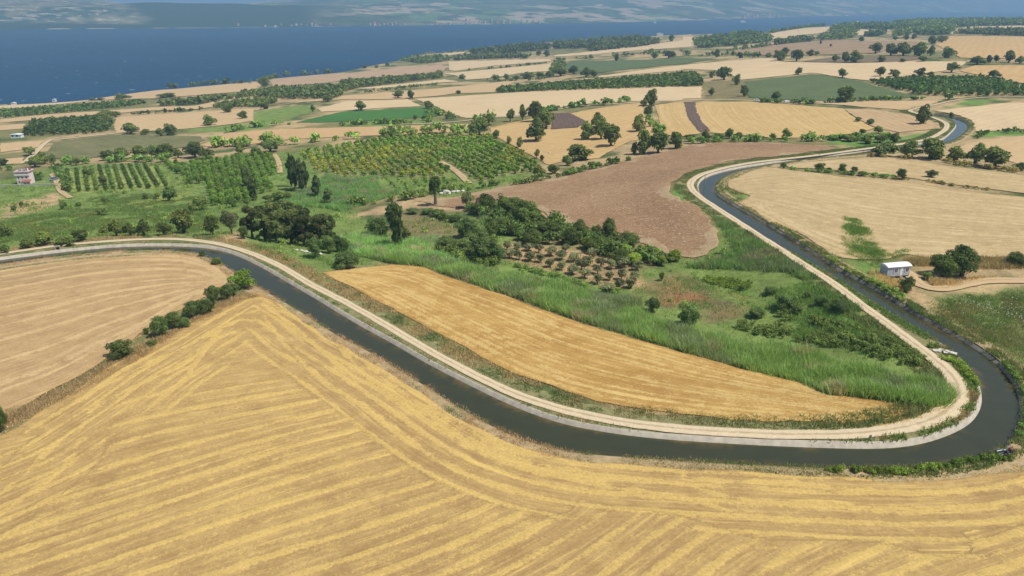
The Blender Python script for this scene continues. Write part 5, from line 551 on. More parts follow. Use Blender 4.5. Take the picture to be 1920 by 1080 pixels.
def ground_mat():
    m, nt, p = new_mat("ground_cover"); g = N(nt, "NewGeometry"); pos = g.outputs["Position"]
    a = N(nt, "Attribute", attribute_name="cover").outputs["Color"]
    f1 = noise(nt, pos, 0.11, 5, 0.6); f2 = noise(nt, pos, 0.9, 5, 0.65); f3 = noise(nt, pos, 4.0, 4, 0.7)
    s = math_n(nt, 'ADD', math_n(nt, 'ADD', math_n(nt, 'MULTIPLY', f1, 0.8), math_n(nt, 'MULTIPLY', f2, 0.7)), math_n(nt, 'MULTIPLY', f3, 0.6))
    s = math_n(nt, 'MULTIPLY', s, 0.96)
    c = mixc(nt, 1.0, a, mixc(nt, ramp01(nt, s, 0.55, 1.45), (0.45, 0.46, 0.45), (1.55, 1.5, 1.4)), 'MULTIPLY')
    dry = mixc(nt, ramp01(nt, noise(nt, pos, 0.23, 5, 0.7), 0.58, 0.78), c, mixc(nt, 0.5, c, (0.33, 0.25, 0.13)))
    nt.links.new(dry, p.inputs["Base Color"]); p.inputs["Roughness"].default_value = 0.95; p.inputs["Specular IOR Level"].default_value = 0.1
    bump(nt, p, s, 0.8, 0.35)
    return m
def track_mat(name, col, dark):
    m, nt, p = new_mat(name); g = N(nt, "NewGeometry"); pos = g.outputs["Position"]
    off = N(nt, "Attribute", attribute_name="off").outputs["Fac"]
    f1 = noise(nt, pos, 0.5, 5, 0.65); f2 = noise(nt, pos, 3.5, 5, 0.7)
    ao = math_n(nt, 'ABSOLUTE', off)
    mid = ramp01(nt, math_n(nt, 'ADD', ao, math_n(nt, 'MULTIPLY', math_n(nt, 'SUBTRACT', f1, 0.5), 0.7)), 0.28, 0.02)
    edge = ramp01(nt, math_n(nt, 'ADD', ao, math_n(nt, 'MULTIPLY', math_n(nt, 'SUBTRACT', f1, 0.5), 0.6)), 0.78, 1.0)
    c = mixc(nt, ramp01(nt, f2, 0.35, 0.75), [v * 0.86 for v in col], [min(0.8, v * 1.12) for v in col])
    c = mixc(nt, math_n(nt, 'MULTIPLY', mid, 0.8), c, dark); c = mixc(nt, math_n(nt, 'MULTIPLY', edge, 0.6), c, dark)
    nt.links.new(c, p.inputs["Base Color"]); p.inputs["Roughness"].default_value = 0.95; p.inputs["Specular IOR Level"].default_value = 0.1
    bump(nt, p, f2, 0.5, 0.08); return m
TM = {"track": track_mat("gravel", (0.60, 0.485, 0.32), (0.36, 0.27, 0.155)), "track_tan": track_mat("dirt", (0.52, 0.37, 0.21), (0.36, 0.27, 0.14))}
def leaf_mat(name, tint=(1, 1, 1), trans=0.25):
    m, nt, p = new_mat(name); a = N(nt, "Attribute", attribute_name="col").outputs["Color"]
    oi = N(nt, "ObjectInfo")
    hs = N(nt, "HueSaturation"); nt.links.new(a, hs.inputs["Color"])
    r = oi.outputs["Random"]
    nt.links.new(math_n(nt, 'ADD', math_n(nt, 'MULTIPLY', r, 0.026), 0.487), hs.inputs["Hue"])
    nt.links.new(math_n(nt, 'ADD', math_n(nt, 'MULTIPLY', math_n(nt, 'FRACT', math_n(nt, 'MULTIPLY', r, 7.13)), 0.55), 0.65), hs.inputs["Value"])
    c = mixc(nt, 1.0, hs.outputs[0], tint, 'MULTIPLY')
    nt.links.new(c, p.inputs["Base Color"]); p.inputs["Roughness"].default_value = 0.65; p.inputs["Specular IOR Level"].default_value = 0.25
    t = N(nt, "BsdfTranslucent"); nt.links.new(mixc(nt, 1.0, c, (1.1, 1.15, 0.6), 'MULTIPLY'), t.inputs[0])
    mx = N(nt, "MixShader"); mx.inputs[0].default_value = trans
    nt.links.new(p.outputs[0], mx.inputs[1]); nt.links.new(t.outputs[0], mx.inputs[2])
    nt.links.new(mx.outputs[0], nt.nodes["Material Output"].inputs[0]); return m
LEAF = leaf_mat("leaves", (1.58, 1.45, 1.08), 0.3); BLADE = leaf_mat("blades", (1.2, 1.16, 1.05), 0.35)
BARK = simple("bark", (0.14, 0.105, 0.075), 0.9, 0.25, 6.0)
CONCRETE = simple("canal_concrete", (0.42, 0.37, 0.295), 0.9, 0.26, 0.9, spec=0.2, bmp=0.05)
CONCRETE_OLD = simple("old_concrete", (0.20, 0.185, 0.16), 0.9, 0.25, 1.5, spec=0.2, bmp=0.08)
def water_mat():
    m, nt, p = new_mat("canal_water"); g = N(nt, "NewGeometry"); pos = g.outputs["Position"]
    sh = N(nt, "Attribute", attribute_name="shallow").outputs["Fac"]
    f = noise(nt, pos, 0.25, 4, 0.6)
    c = mixc(nt, f, (0.034, 0.037, 0.018), (0.050, 0.053, 0.027))
    c = mixc(nt, math_n(nt, 'MULTIPLY', sh, ramp01(nt, noise(nt, pos, 0.5, 4, 0.6), 0.35, 0.6)), c, (0.13, 0.088, 0.030))
    nt.links.new(c, p.inputs["Base Color"]); p.inputs["Roughness"].default_value = 0.05; p.inputs["IOR"].default_value = 1.33
    bump(nt, p, noise(nt, pos, 1.4, 3, 0.6), 0.12, 0.05); return m
WATER = water_mat()
def sea_mat():
    m, nt, p = new_mat("sea_water"); g = N(nt, "NewGeometry"); pos = g.outputs["Position"]
    mp = N(nt, "Mapping"); mp.inputs["Scale"].default_value = (0.75, 1, 1); nt.links.new(pos, mp.inputs[0]); v = mp.outputs[0]
    big = ramp01(nt, noise(nt, v, 0.0022, 6, 0.65), 0.3, 0.7); f = noise(nt, v, 0.05, 4, 0.6)
    c = mixc(nt, big, (0.008, 0.040, 0.085), (0.011, 0.055, 0.112)); c = mixc(nt, math_n(nt, 'MULTIPLY', f, 0.5), c, (0.010, 0.045, 0.09))
    w = N(nt, "TexNoise"); w.inputs["Scale"].default_value = 0.10; w.inputs["Detail"].default_value = 3; nt.links.new(v, w.inputs["Vector"])
    c = mixc(nt, math_n(nt, 'MULTIPLY', ramp01(nt, w.outputs["Fac"], 0.685, 0.73), 0.8), c, (0.6, 0.65, 0.7))
    nt.links.new(c, p.inputs["Base Color"]); p.inputs["Roughness"].default_value = 0.5; p.inputs["Specular IOR Level"].default_value = 0.12
    bump(nt, p, f, 0.6, 3.0); return m
def hills_mat():
    m, nt, p = new_mat("far_slopes"); g = N(nt, "NewGeometry"); pos = g.outputs["Position"]
    a = N(nt, "Attribute", attribute_name="cover").outputs["Color"]; k = N(nt, "Attribute", attribute_name="farm").outputs["Fac"]; cl = N(nt, "Attribute", attribute_name="cliff").outputs["Fac"]
    mp = N(nt, "Mapping"); mp.inputs["Scale"].default_value = (1.0, 0.7, 1.0); nt.links.new(pos, mp.inputs[0])
    wv = N(nt, "TexNoise"); wv.inputs["Scale"].default_value = 0.004; wv.inputs["Detail"].default_value = 4; nt.links.new(mp.outputs[0], wv.inputs["Vector"])
    vm = N(nt, "VectorMath", operation='MULTIPLY_ADD'); nt.links.new(wv.outputs["Color"], vm.inputs[0]); vm.inputs[1].default_value = (260, 260, 0); nt.links.new(mp.outputs[0], vm.inputs[2])
    vo = N(nt, "TexVoronoi"); vo.inputs["Scale"].default_value = 0.0042; nt.links.new(vm.outputs[0], vo.inputs["Vector"])
    sp = N(nt, "SeparateColor"); nt.links.new(vo.outputs["Color"], sp.inputs[0])
    farm = mixc(nt, ramp01(nt, sp.outputs[0], 0.5, 0.62), (0.09, 0.12, 0.06), (0.37, 0.30, 0.215))
    farm = mixc(nt, ramp01(nt, sp.outputs[1], 0.72, 0.78), farm, (0.12, 0.19, 0.08))
    farm = mixc(nt, ramp01(nt, noise(nt, pos, 0.006, 6, 0.7), 0.47, 0.60), farm, (0.045, 0.072, 0.035))
    c = mixc(nt, math_n(nt, 'MULTIPLY', k, 0.9), a, farm)
    cv = N(nt, "Mapping"); cv.inputs["Scale"].default_value = (0.8, 0.8, 5.0); nt.links.new(pos, cv.inputs[0])
    strata = noise(nt, cv.outputs[0], 0.016, 6, 0.75)
    c = mixc(nt, math_n(nt, 'MULTIPLY', cl, ramp01(nt, strata, 0.5, 0.66)), c, (0.42, 0.36, 0.285))
    nt.links.new(c, p.inputs["Base Color"]); p.inputs["Roughness"].default_value = 1.0; p.inputs["Specular IOR Level"].default_value = 0.0
    return m
WHITE = simple("white_paint", (0.78, 0.78, 0.77), 0.5, 0.04, 2.0)

# ================================================================ ground, sea, far shore
def coast_range(ang):
    C = np.array(COASTLINE); a = np.arctan2(C[:, 0], C[:, 1]); r = np.hypot(C[:, 0], C[:, 1]); o = np.argsort(a)
    return np.interp(ang, a[o], r[o])
COVER = {"meadow": (0.165, 0.23, 0.064), "lush": (0.14, 0.235, 0.056), "lime": (0.26, 0.31, 0.085), "drygrass": (0.20, 0.17, 0.08), "sandy": (0.42, 0.30, 0.17),
         "rust": (0.26, 0.135, 0.07), "redsoil": (0.36, 0.25, 0.14), "flowermeadow": (0.18, 0.21, 0.078), "drybrown": (0.25, 0.17, 0.09), "orchardfloor": (0.27, 0.255, 0.115)}
def poly_weight(x, y, poly, soft):
    P = np.array(poly); w = np.zeros(len(x))
    m = (x > P[:, 0].min() - soft) & (x < P[:, 0].max() + soft) & (y > P[:, 1].min() - soft) & (y < P[:, 1].max() + soft)
    if m.any():
        xs, ys = x[m], y[m]; d = seg_dist(xs, ys, P, True); d = np.where(in_poly(xs, ys, P), d, -d)
        d = d + (fbm(xs / 7, ys / 7, 5) - 0.5) * soft * 2.2
        w[m] = smooth(-soft * 0.5, soft * 0.5, d)
    return w
def build_ground():
    r = 36 * np.exp(np.arange(0, 400) * 0.0138); r = r[r < 4300]
    ang = np.radians(np.linspace(-54, 54, 440))
    A, Rr = np.meshgrid(ang, r); x = (np.sin(A) * Rr).ravel(); y = (np.cos(A) * Rr).ravel(); Rf = Rr.ravel(); Af = A.ravel()
    z = height(x, y); d = canal_dist(x, y)
    z -= 3.2 * (1 - smooth(0.6, 2.2, d))
    near = 1 - smooth(300, 900, Rf)
    z += (fbm(x / 3.1, y / 3.1, 3) - 0.5) * 0.22 * near * smooth(4, 9, d) - 0.10
    over = Rf - coast_range(Af)
    z = np.where(over > 0, np.maximum(z - over * 0.9 - 1, -68), np.maximum(z, -60.6 + np.minimum(3, -over * 0.03)))
    base = np.array((0.40, 0.30, 0.165)); oliv = np.array((0.19, 0.18, 0.075)); green = np.array((0.085, 0.115, 0.04))
    f = fbm(x / 60, y / 60, 11)[:, None]; g2 = fbm(x / 22, y / 22, 12)[:, None]
    col = base * (1 - smooth(0.42, 0.6, f)) + oliv * smooth(0.42, 0.6, f)
    col = col * (1 - smooth(0.55, 0.7, g2)) + green * smooth(0.55, 0.7, g2)
    for c, soft, poly in PAINT:
        w = poly_weight(x, y, poly, soft)[:, None]; col = col * (1 - w) + np.array(COVER[c]) * w
    nb = (1 - smooth(2.0, 6.5, d))[:, None] * 0.6; col = col * (1 - nb) + np.array((0.27, 0.22, 0.11)) * nb
    na, nr = len(ang), len(r)
    i = (np.arange(nr - 1)[:, None] * na + np.arange(na - 1)).ravel()
    me = mesh_data("ground", np.c_[x, y, z], np.c_[i, i + 1, i + na + 1, i + na], {"cover": col}, mats=[ground_mat()])
    return link("ground", me, label="rolling farmland of dry grass and green meadow down to the shore", cat="ground", kind="structure")
ground = build_ground()
sea_me = mesh_data("sea", [(-14000, 250, -60), (26000, 250, -60), (26000, 24000, -60), (-14000, 24000, -60)], np.array([[0, 1, 2, 3]]), mats=[sea_mat()])
link("sea", sea_me, label="deep blue strait with small white wave caps behind the farmland", cat="sea", kind="structure")
def build_hills():
    V = np.array([0, 150, 400, 800, 1500, 2600, 4500, 8000.])
    TAB = [(-500, 0, 25, 95, 117, 112, 150, 190, 170), (130, 0, 25, 95, 116, 112, 150, 185, 170), (190, 0, 22, 88, 114, 106, 130, 150, 150), (235, 0, 18, 80, 113, 100, 105, 112, 108),
           (310, 0, 15, 70, 119, 105, 98, 106, 100), (400, 0, 12, 60, 117, 106, 100, 108, 100), (480, 0, 12, 60, 110, 116, 112, 116, 110), (560, 0, 12, 55, 100, 121, 130, 142, 150),
           (640, 0, 12, 48, 85, 125, 150, 180, 210), (900, 0, 6, 25, 60, 110, 180, 270, 350), (1300, 0, 5, 20, 50, 95, 170, 290, 400), (1920, 0, 5, 16, 36, 75, 150, 290, 420), (2600, 0, 5, 16, 36, 75, 150, 290, 420)]
    TAB = np.array(TAB, float)
    F_ = np.array(FARSHORE); fx = 960 + 1330 * F_[:, 0] / (F_[:, 1] / math.cos(math.atan(534 / 1330.)) + 1e-9) * 1.0
    nu, nv = 330, 110
    s = np.linspace(0, 1, nu); d = np.r_[0, np.cumsum(np.hypot(*np.diff(F_, axis=0).T))]
    # even spacing in direction, not in metres, so that the near stretch is finest
    idx = np.interp(s, np.linspace(0, 1, len(F_)), np.arange(len(F_)))
    sx = np.interp(idx, np.arange(len(F_)), F_[:, 0]); sy = np.interp(idx, np.arange(len(F_)), F_[:, 1])
    key = np.interp(idx, np.arange(len(F_)), np.array([-500, -200, 0, 150, 300, 420, 600, 750, 900, 1100, 1280, 1400, 1500, 1600, 1700, 1800, 1920, 2100, 2400.]))
    v = np.r_[-30, np.geomspace(12, 8000, nv - 1)]
    dirx = sx / np.hypot(sx, sy); diry = sy / np.hypot(sx, sy)
    X = sx[:, None] + dirx[:, None] * v; Y = sy[:, None] + diry[:, None] * v
    K = np.repeat(key[:, None], nv, 1); VV = np.repeat(v[None], nu, 0)
    H = np.zeros((nu, nv))
    for j in range(nv):
        cols = np.array([np.interp(max(v[j], 0), V, row[1:]) for row in TAB]); H[:, j] = np.interp(key, TAB[:, 0], cols)
    x, y = X.ravel(), Y.ravel(); h = H.ravel(); vv = VV.ravel(); k = K.ravel()
    n1 = fbm(x / 420, y / 420, 31, 5) - 0.5; n2 = 1 - np.abs(fbm(x / 900, y / 900, 37, 4) - 0.5) * 4
    lowsky = np.exp(-((k - 345) / 120.) ** 2)
    h = h * (1 + 0.34 * n1 * (1 - 0.75 * lowsky) + 0.16 * (n2 - 0.4) * (1 - 0.85 * lowsky)) + 4 * n1
    h = np.where(vv < 0, -6, np.maximum(h, 0.6))
    forest = (smooth(215, 270, k + (fbm(x / 200, y / 200, 41) - 0.5) * 120) * (1 - smooth(560, 690, k)) * (1 - smooth(900, 1300, vv)))
    forest = np.maximum(forest, (1 - smooth(90, 200, vv)) * (k < 640) * 1.0)
    cliff = (1 - smooth(220, 300, k)) * smooth(60, 200, vv)
    farm = smooth(560, 700, k) * 1.0 + (k < 560) * smooth(1200, 1800, vv) * 0.8
    dark = np.array((0.034, 0.058, 0.038)); scrub = np.array((0.16, 0.155, 0.095)); col = scrub * np.ones((len(x), 1))
    nn = smooth(0.42, 0.58, fbm(x / 160, y / 160, 43, 5))[:, None]; col = col * (1 - nn) + dark * 1.4 * nn
    col = col * (1 - forest[:, None]) + dark * forest[:, None]
    beach = ((vv < 16) & (vv > -5))[:, None]; col = np.where(beach & (fbm(x / 90, y / 90, 47) > 0.52)[:, None], np.array((0.36, 0.32, 0.25)), col)
    i = (np.arange(nu - 1)[:, None] * nv + np.arange(nv - 1)).ravel()
    me = mesh_data("hills", np.c_[x, y, h - 60], np.c_[i, i + nv, i + nv + 1, i + 1], {"cover": col, "farm": np.clip(farm, 0, 1), "cliff": cliff * (1 - forest)}, mats=[hills_mat()])
    link("hills", me, label="hazy far shore of wooded hills, pale cliffs and patchwork fields", cat="hills", kind="structure")
    return key, sx, sy, dirx, diry, v, (h - 60).reshape(nu, nv)
HILL = build_hills()

# ================================================================ canal
def strip(name, L, prof, mat, side, kind="structure", label=None, cat=None, drape=False, noise_amp=0.0, parent=None, scale_fn=None):
    """profile (offset outwards, z) swept along an edge line; side is +1/-1 for the outward normal"""
    n = line_normals(L) * side; m = len(prof); V = []; off = []
    for k, (o, z) in enumerate(prof):
        wob = (fbm(L[:, 0] / 2.3, L[:, 1] / 2.3, 60 + k) - 0.5) * noise_amp
        oo = o * (scale_fn(L) if scale_fn is not None and o > 0 else 1.0)
        P = L + n * (oo + wob)[:, None]
        zz = np.full(len(L), z) if not drape else height(P[:, 0], P[:, 1]) + z
        if noise_amp: zz = zz + wob * 0.3
        V.append(np.c_[P, zz]); off.append(np.full(len(L), k / (m - 1)))
    V = np.vstack(V); q = len(L)
    f = []
    for k in range(m - 1):
        i = np.arange(q - 1) + k * q; f.append(np.c_[i, i + 1, i + q + 1, i + q])
    f = np.vstack(f)
    if side > 0: f = f[:, ::-1]
    me = mesh_data(name, V, f, {"off": np.concatenate(off)}, mats=[mat])
    return link(name, me, parent, label=label, cat=cat, kind=kind)
EN = catmull(CAN_N, 1.2); ES = catmull(CAN_S, 1.2)
SIDE_N = 1 if not in_poly(*(EN[[200]] + line_normals(EN)[[200]] * 0.8).T, CAN_POLY)[0] else -1
SIDE_S = 1 if not in_poly(*(ES[[200]] + line_normals(ES)[[200]] * 0.8).T, CAN_POLY)[0] else -1
def build_water():
    cell = 1.1; poly = CAN_POLY; x0, x1, y0, y1 = CAN_BOX
    gx = np.arange(x0, x1, cell); gy = np.arange(y0, y1, cell); X, Y = np.meshgrid(gx, gy); x = X.ravel(); y = Y.ravel()
    d = canal_dist(x, y); keep = d < 1.9; nx = len(gx)
    i = (np.arange(len(gy) - 1)[:, None] * nx + np.arange(nx - 1)).ravel()
    q = np.c_[i, i + 1, i + nx + 1, i + nx]; q = q[keep[q].all(1)]
    u, inv = np.unique(q, return_inverse=True)
    sh = (1 - smooth(0.1, 1.3, -d[u])) * smooth(0.35, 0.6, fbm(x[u] / 9, y[u] / 9, 55))
    me = mesh_data("water", np.c_[x[u], y[u], np.full(len(u), WATER_Z)], inv.reshape(-1, 4), {"shallow": sh}, mats=[WATER])
    link("canal_water", me, label="dark olive water of the irrigation canal sweeping through both bends", cat="water", kind="structure")
build_water()
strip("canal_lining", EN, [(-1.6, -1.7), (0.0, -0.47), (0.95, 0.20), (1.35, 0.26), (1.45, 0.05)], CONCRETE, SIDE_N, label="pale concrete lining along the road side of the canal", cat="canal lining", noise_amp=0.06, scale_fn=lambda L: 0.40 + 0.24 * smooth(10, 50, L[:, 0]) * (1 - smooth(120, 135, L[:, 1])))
strip("canal_bank", EN, [(0.62, -0.10), (1.6, 0.06), (3.0, 0.06), (5.0, 0.0), (6.5, -0.12)], simple("verge_soil", (0.22, 0.205, 0.095), 0.95, 0.3, 0.8, spec=0.1, bmp=0.2), SIDE_N, label="grassy earth verge between the canal lining and the gravel road", cat="verge", drape=True, noise_amp=0.25)
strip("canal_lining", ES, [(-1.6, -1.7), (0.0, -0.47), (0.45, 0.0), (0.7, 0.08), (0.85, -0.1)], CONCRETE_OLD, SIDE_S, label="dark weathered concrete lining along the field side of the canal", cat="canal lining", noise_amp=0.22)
strip("canal_bank", ES, [(0.6, -0.04), (1.3, 0.10), (2.2, 0.05), (3.2, -0.03), (4.4, -0.15)], simple("bank_soil", (0.36, 0.27, 0.15), 0.95, 0.3, 0.8, spec=0.1, bmp=0.2), SIDE_S, label="weedy earth bank along the field side of the canal", cat="bank", drape=True, noise_amp=0.3)

# ================================================================ roads and fields
def build_road(name, label, width, matk, line, lift):
    L = catmull(line, 1.6); n = line_normals(L); wid = np.full(len(L), width)
    if name == "canal_road": wid = 1.95 + 0.5 * smooth(-20, 25, L[:, 0]) + 1.0 * np.exp(-(((L[:, 0] - 72) / 16) ** 2 + ((L[:, 1] - 100) / 16) ** 2))
    offs = np.linspace(-1, 1, 7); V = []; O = []
    far = np.hypot(L[:, 0], L[:, 1])
    for o in offs:
        w = wid / 2 * (1 + (fbm(L[:, 0] / 3, L[:, 1] / 3, 70 + int(o > 0)) - 0.5) * 0.35)
        Pq = L + n * (w * o)[:, None]
        rut = -0.05 * np.exp(-((abs(o) - 0.5) / 0.2) ** 2)
        V.append(np.c_[Pq, height(Pq[:, 0], Pq[:, 1]) + lift + far * 0.00025 + rut - 0.1 * (abs(o) == 1)]); O.append(np.full(len(L), o))
    q = len(L); f = np.vstack([np.c_[np.arange(q - 1) + k * q, np.arange(1, q) + k * q, np.arange(1, q) + (k + 1) * q, np.arange(q - 1) + (k + 1) * q] for k in range(6)])
    link(name, mesh_data(name, np.vstack(V), f[:, ::-1], {"off": np.concatenate(O)}, mats=[TM[matk]]), label=label, cat="road" if name == "canal_road" else "track", kind="structure")
for i, r in enumerate(ROADS): build_road(*r, lift=0.20 + 0.012 * i)
def nearest_on(px, py, poly):
    P = np.asarray(poly); best = np.full(len(px), 1e18); bx = px.copy(); by = py.copy()
    for (ax, ay), (cx, cy) in zip(P, np.roll(P, -1, 0)):
        ex, ey = cx - ax, cy - ay; q = ex * ex + ey * ey + 1e-12
        t = np.clip(((px - ax) * ex + (py - ay) * ey) / q, 0, 1); qx = ax + t * ex; qy = ay + t * ey
        d = (px - qx) ** 2 + (py - qy) ** 2; m = d < best; best[m] = d[m]; bx[m] = qx[m]; by[m] = qy[m]
    return bx, by
def combine_rows(x, y, guides, best, idx):
    """harvest rows of the near field: evenly spread between the surveyed rows, with headland rows along its edges"""
    main = [6, 5, 4, 3] + list(range(7, 25)); pts = []
    for r_, gi in enumerate(main):
        L = catmull(guides[gi], 5.0); pts.append(np.c_[L, np.full(len(L), float(r_))])
    C = np.vstack(pts); soft = 9.0; n_ = len(C); D = np.sqrt(((C[:, None, :2] - C[None, :, :2]) ** 2).sum(-1) + soft ** 2)
    A = np.zeros((n_ + 3, n_ + 3)); A[:n_, :n_] = -D + 12.0 * np.eye(n_); A[:n_, n_] = 1; A[n_, :n_] = 1; A[:n_, n_ + 1:] = C[:, :2] / 100; A[n_ + 1:, :n_] = C[:, :2].T / 100
    w = np.linalg.solve(A, np.r_[C[:, 2], 0, 0, 0])
    def ev(X, Y):
        o = np.empty(len(X))
        for i in range(0, len(X), 20000):
            s = slice(i, i + 20000); o[s] = -np.sqrt((X[s, None] - C[:, 0]) ** 2 + (Y[s, None] - C[:, 1]) ** 2 + soft ** 2) @ w[:n_] + w[n_] + (X[s] * w[n_ + 1] + Y[s] * w[n_ + 2]) / 100
        return o
    p0 = ev(x, y); g = np.hypot(ev(x + 0.5, y) - p0, ev(x, y + 0.5) - p0) / 0.5 + 1e-3      # rows per metre
    g = np.clip(g, 0.12, 0.6)
    wob = (fbm(x / 3.5, y / 3.5, 90) - 0.5) * 0.10
    q = (p0 + wob) * 2; fr = np.abs(q - np.round(q)) / 2 / g; odd = (np.round(q).astype(int) % 2) != 0      # metres from the row
    width = 0.36 + 0.62 * fbm(x / 5, y / 5, 91); a = np.where(odd, 0.45, 1.0) * np.clip(1.5 * fbm(x / 7, y / 7, 92) + 0.15, 0.2, 1)
    rows = np.exp(-(fr / width) ** 2) * a
    md = np.full(len(x), 1e9)
    for gi in main: np.minimum(md, seg_dist(x, y, catmull(guides[gi], 4.0)), out=md)
    rows *= 1 - smooth(3.0, 6.0, md)
    head = [0, 1, 2, 25, 26, 27, 28]; hd = np.full(len(x), 1e9)
    for gi in head: np.minimum(hd, seg_dist(x, y, catmull(guides[gi], 3.0)), out=hd)
    wob2 = (fbm(x / 1.8, y / 1.8, 93) - 0.5) * 1.1; hm = 1 - smooth(1.0, 6.5, hd + wob2)
    hrows = np.exp(-((hd + wob2) / 0.6) ** 2) * np.clip(1.2 * fbm(x / 4, y / 4, 94) + 0.15, 0, 0.9)
    dh = np.minimum(seg_dist(x, y, CAN_S), seg_dist(x, y, np.array(FIELDS[0][4][:8])))
    ph = np.where(hd < 4.0, dh + 300.0, p0 * 4.0)
    per = 3.1; fh = (np.abs((dh + wob2 * 0.45) / per - np.round((dh + wob2 * 0.45) / per))) * per
    band = np.exp(-(fh / 0.55) ** 2) * np.clip(1.6 * fbm(x / 6, y / 6, 89) - 0.05, 0, 1); near_h = 1 - smooth(4.0, 8.0, hd)
    mott = np.maximum(band * near_h, 0.28 * hm * smooth(0.40, 0.66, fbm(x / 2.4, y / 2.4, 96)))
    return ph, np.maximum(rows * (1 - hm) + hrows * hm, mott)
def build_field(k, name, label, matk, cell, poly, n, guides):
    dist = np.hypot(*np.mean(poly, 0)); amp = (2.4 if k == 5 else 0.9) if cell < 1.6 else 2.2
    Pd = densify(poly, max(2.0, cell * 1.5)); nn = line_normals(np.vstack([Pd, Pd[:1]]))[:-1]
    Pd = Pd + nn * ((fbm(Pd[:, 0] / 5, Pd[:, 1] / 5, 80 + k) - 0.5) * 2 * amp)[:, None]
    x0, y0 = Pd.min(0) - cell; x1, y1 = Pd.max(0) + cell
    gx = np.arange(x0, x1 + cell, cell); gy = np.arange(y0, y1 + cell, cell); X, Y = np.meshgrid(gx, gy); x = X.ravel(); y = Y.ravel()
    ins = in_poly(x, y, Pd); nx = len(gx)
    i = (np.arange(len(gy) - 1)[:, None] * nx + np.arange(nx - 1)).ravel(); q = np.c_[i, i + 1, i + nx + 1, i + nx]
    q = q[ins[q].any(1)]; u, inv = np.unique(q, return_inverse=True); f = inv.reshape(-1, 4)
    x = x[u]; y = y[u]; o = ~ins[u]
    x[o], y[o] = nearest_on(x[o], y[o], Pd)
    swath = np.zeros(len(x)); c = Pd - Pd.mean(0); w, ev = np.linalg.eigh(c.T @ c); ax = ev[:, 0]; phi = x * ax[0] + y * ax[1]
    if guides:
        G = [np.array(g) for g in guides]
        jr = np.random.default_rng(k + 5)
        if n: G = [G[0] * (1 - t) + G[1] * t for t in (np.arange(n) + 0.5 + jr.uniform(-0.33, 0.33, n)) / n]
        best = np.full(len(x), 1e9); idx = np.zeros(len(x), int)
        for gi, g in enumerate(G):
            d = seg_dist(x, y, catmull(g, 3.0)); m = d < best; best[m] = d[m]; idx[m] = gi
        wob = (fbm(x / 1.6, y / 1.6, 90 + k) - 0.5) * 1.3
        sig = 1.0 if k == 1 else 0.7
        amp_l = np.random.default_rng(k).uniform(0.35, 1.0, len(G))[idx] if k else np.random.default_rng(k).uniform(0.65, 1.0, len(G))[idx]
        swath = np.exp(-((best + wob) / sig) ** 2) * np.clip(1.25 * fbm(x / 5, y / 5, 95 + k) + 0.30, 0, 1) * amp_l
        phi = best + idx * 13.7
        if k == 0: phi, swath = combine_rows(x, y, guides, best, idx)
        if matk == "plough_red": edge_d = seg_dist(x, y, Pd, True)
        if matk == "stubble_gold":
            swath = np.maximum(swath, 0.30 * smooth(0.56, 0.74, fbm(x / 5, y / 9, 97)))
        if matk == "plough_red": swath = swath * 0.2 + 0.8 * (1 - smooth(0.0, 8.0, edge_d + 22 * (fbm(x / 9, y / 9, 88) - 0.36)))
    lift = 0.07 + dist * 0.00035 + 0.011 * (k % 7) + (0.35 if k in (7, 9) else 0)
    z = height(x, y) + lift
    if cell <= 0.6: z += 0.09 * swath * (0.4 + 1.2 * fbm(x / 0.9, y / 0.9, 99)) + 0.09 * (fbm(x / 1.1, y / 1.1, 98) - 0.5)
    elif cell <= 1.2: z += 0.06 * swath + 0.10 * (fbm(x / 1.6, y / 1.6, 98) - 0.5)
    z[o] -= 0.10
    link(name, mesh_data(name, np.c_[x, y, z], f, {"phi": phi, "swath": swath}, mats=[FM[matk]]), label=label, cat="field", kind="structure")
for k, fd in enumerate(FIELDS):
    nm, lb, mk, ce, po, n_, gu = fd; build_field(k, nm, lb, mk, ce, po, n_, gu)

# ================================================================ plants
GREEN = {"oak": (0.110, 0.150, 0.045), "oak_fine": (0.092, 0.132, 0.038), "shrub": (0.115, 0.165, 0.048), "shrub_fine": (0.092, 0.142, 0.050), "shrub_lime": (0.165, 0.25, 0.045),
         "shrub_green": (0.150, 0.24, 0.066), "shrub_dry": (0.23, 0.22, 0.09), "pine": (0.088, 0.118, 0.045), "poplar": (0.085, 0.125, 0.048), "olive": (0.155, 0.18, 0.105), "olive_big": (0.14, 0.17, 0.088),
         "pollard": (0.105, 0.165, 0.045), "fruit": (0.135, 0.225, 0.038), "fruit_yellow": (0.23, 0.265, 0.042), "hazel": (0.13, 0.22, 0.042), "plantation": (0.088, 0.145, 0.036), "vine": (0.095, 0.155, 0.042),
         "shrub_dark": (0.115, 0.172, 0.052), "reed": (0.30, 0.46, 0.16), "meadow": (0.21, 0.325, 0.098), "dry": (0.60, 0.45, 0.265), "drymix": (0.20, 0.19, 0.075), "flowermix": (0.16, 0.19, 0.07)}
def unit(v): return v / (np.linalg.norm(v, axis=1)[:, None] + 1e-9)
def leaf_quads(c, nrm, size, col, rg, stretch=1.25):
    """one small bent leaf spray per centre"""
    n = len(c); nrm = unit(nrm + rg.normal(0, 0.55, (n, 3)))
    t = unit(np.cross(nrm, rg.normal(0, 1, (n, 3)))); b = np.cross(nrm, t); s = size[:, None]
    v = np.empty((n, 4, 3)); v[:, 0] = c - t * s * 0.5 * stretch; v[:, 1] = c + b * s * 0.36 - nrm * s * 0.10; v[:, 2] = c + t * s * 0.5 * stretch - nrm * s * 0.06; v[:, 3] = c - b * s * 0.36 - nrm * s * 0.10
    return v.reshape(-1, 3), np.arange(n * 4).reshape(-1, 4), np.repeat(col, 4, 0)
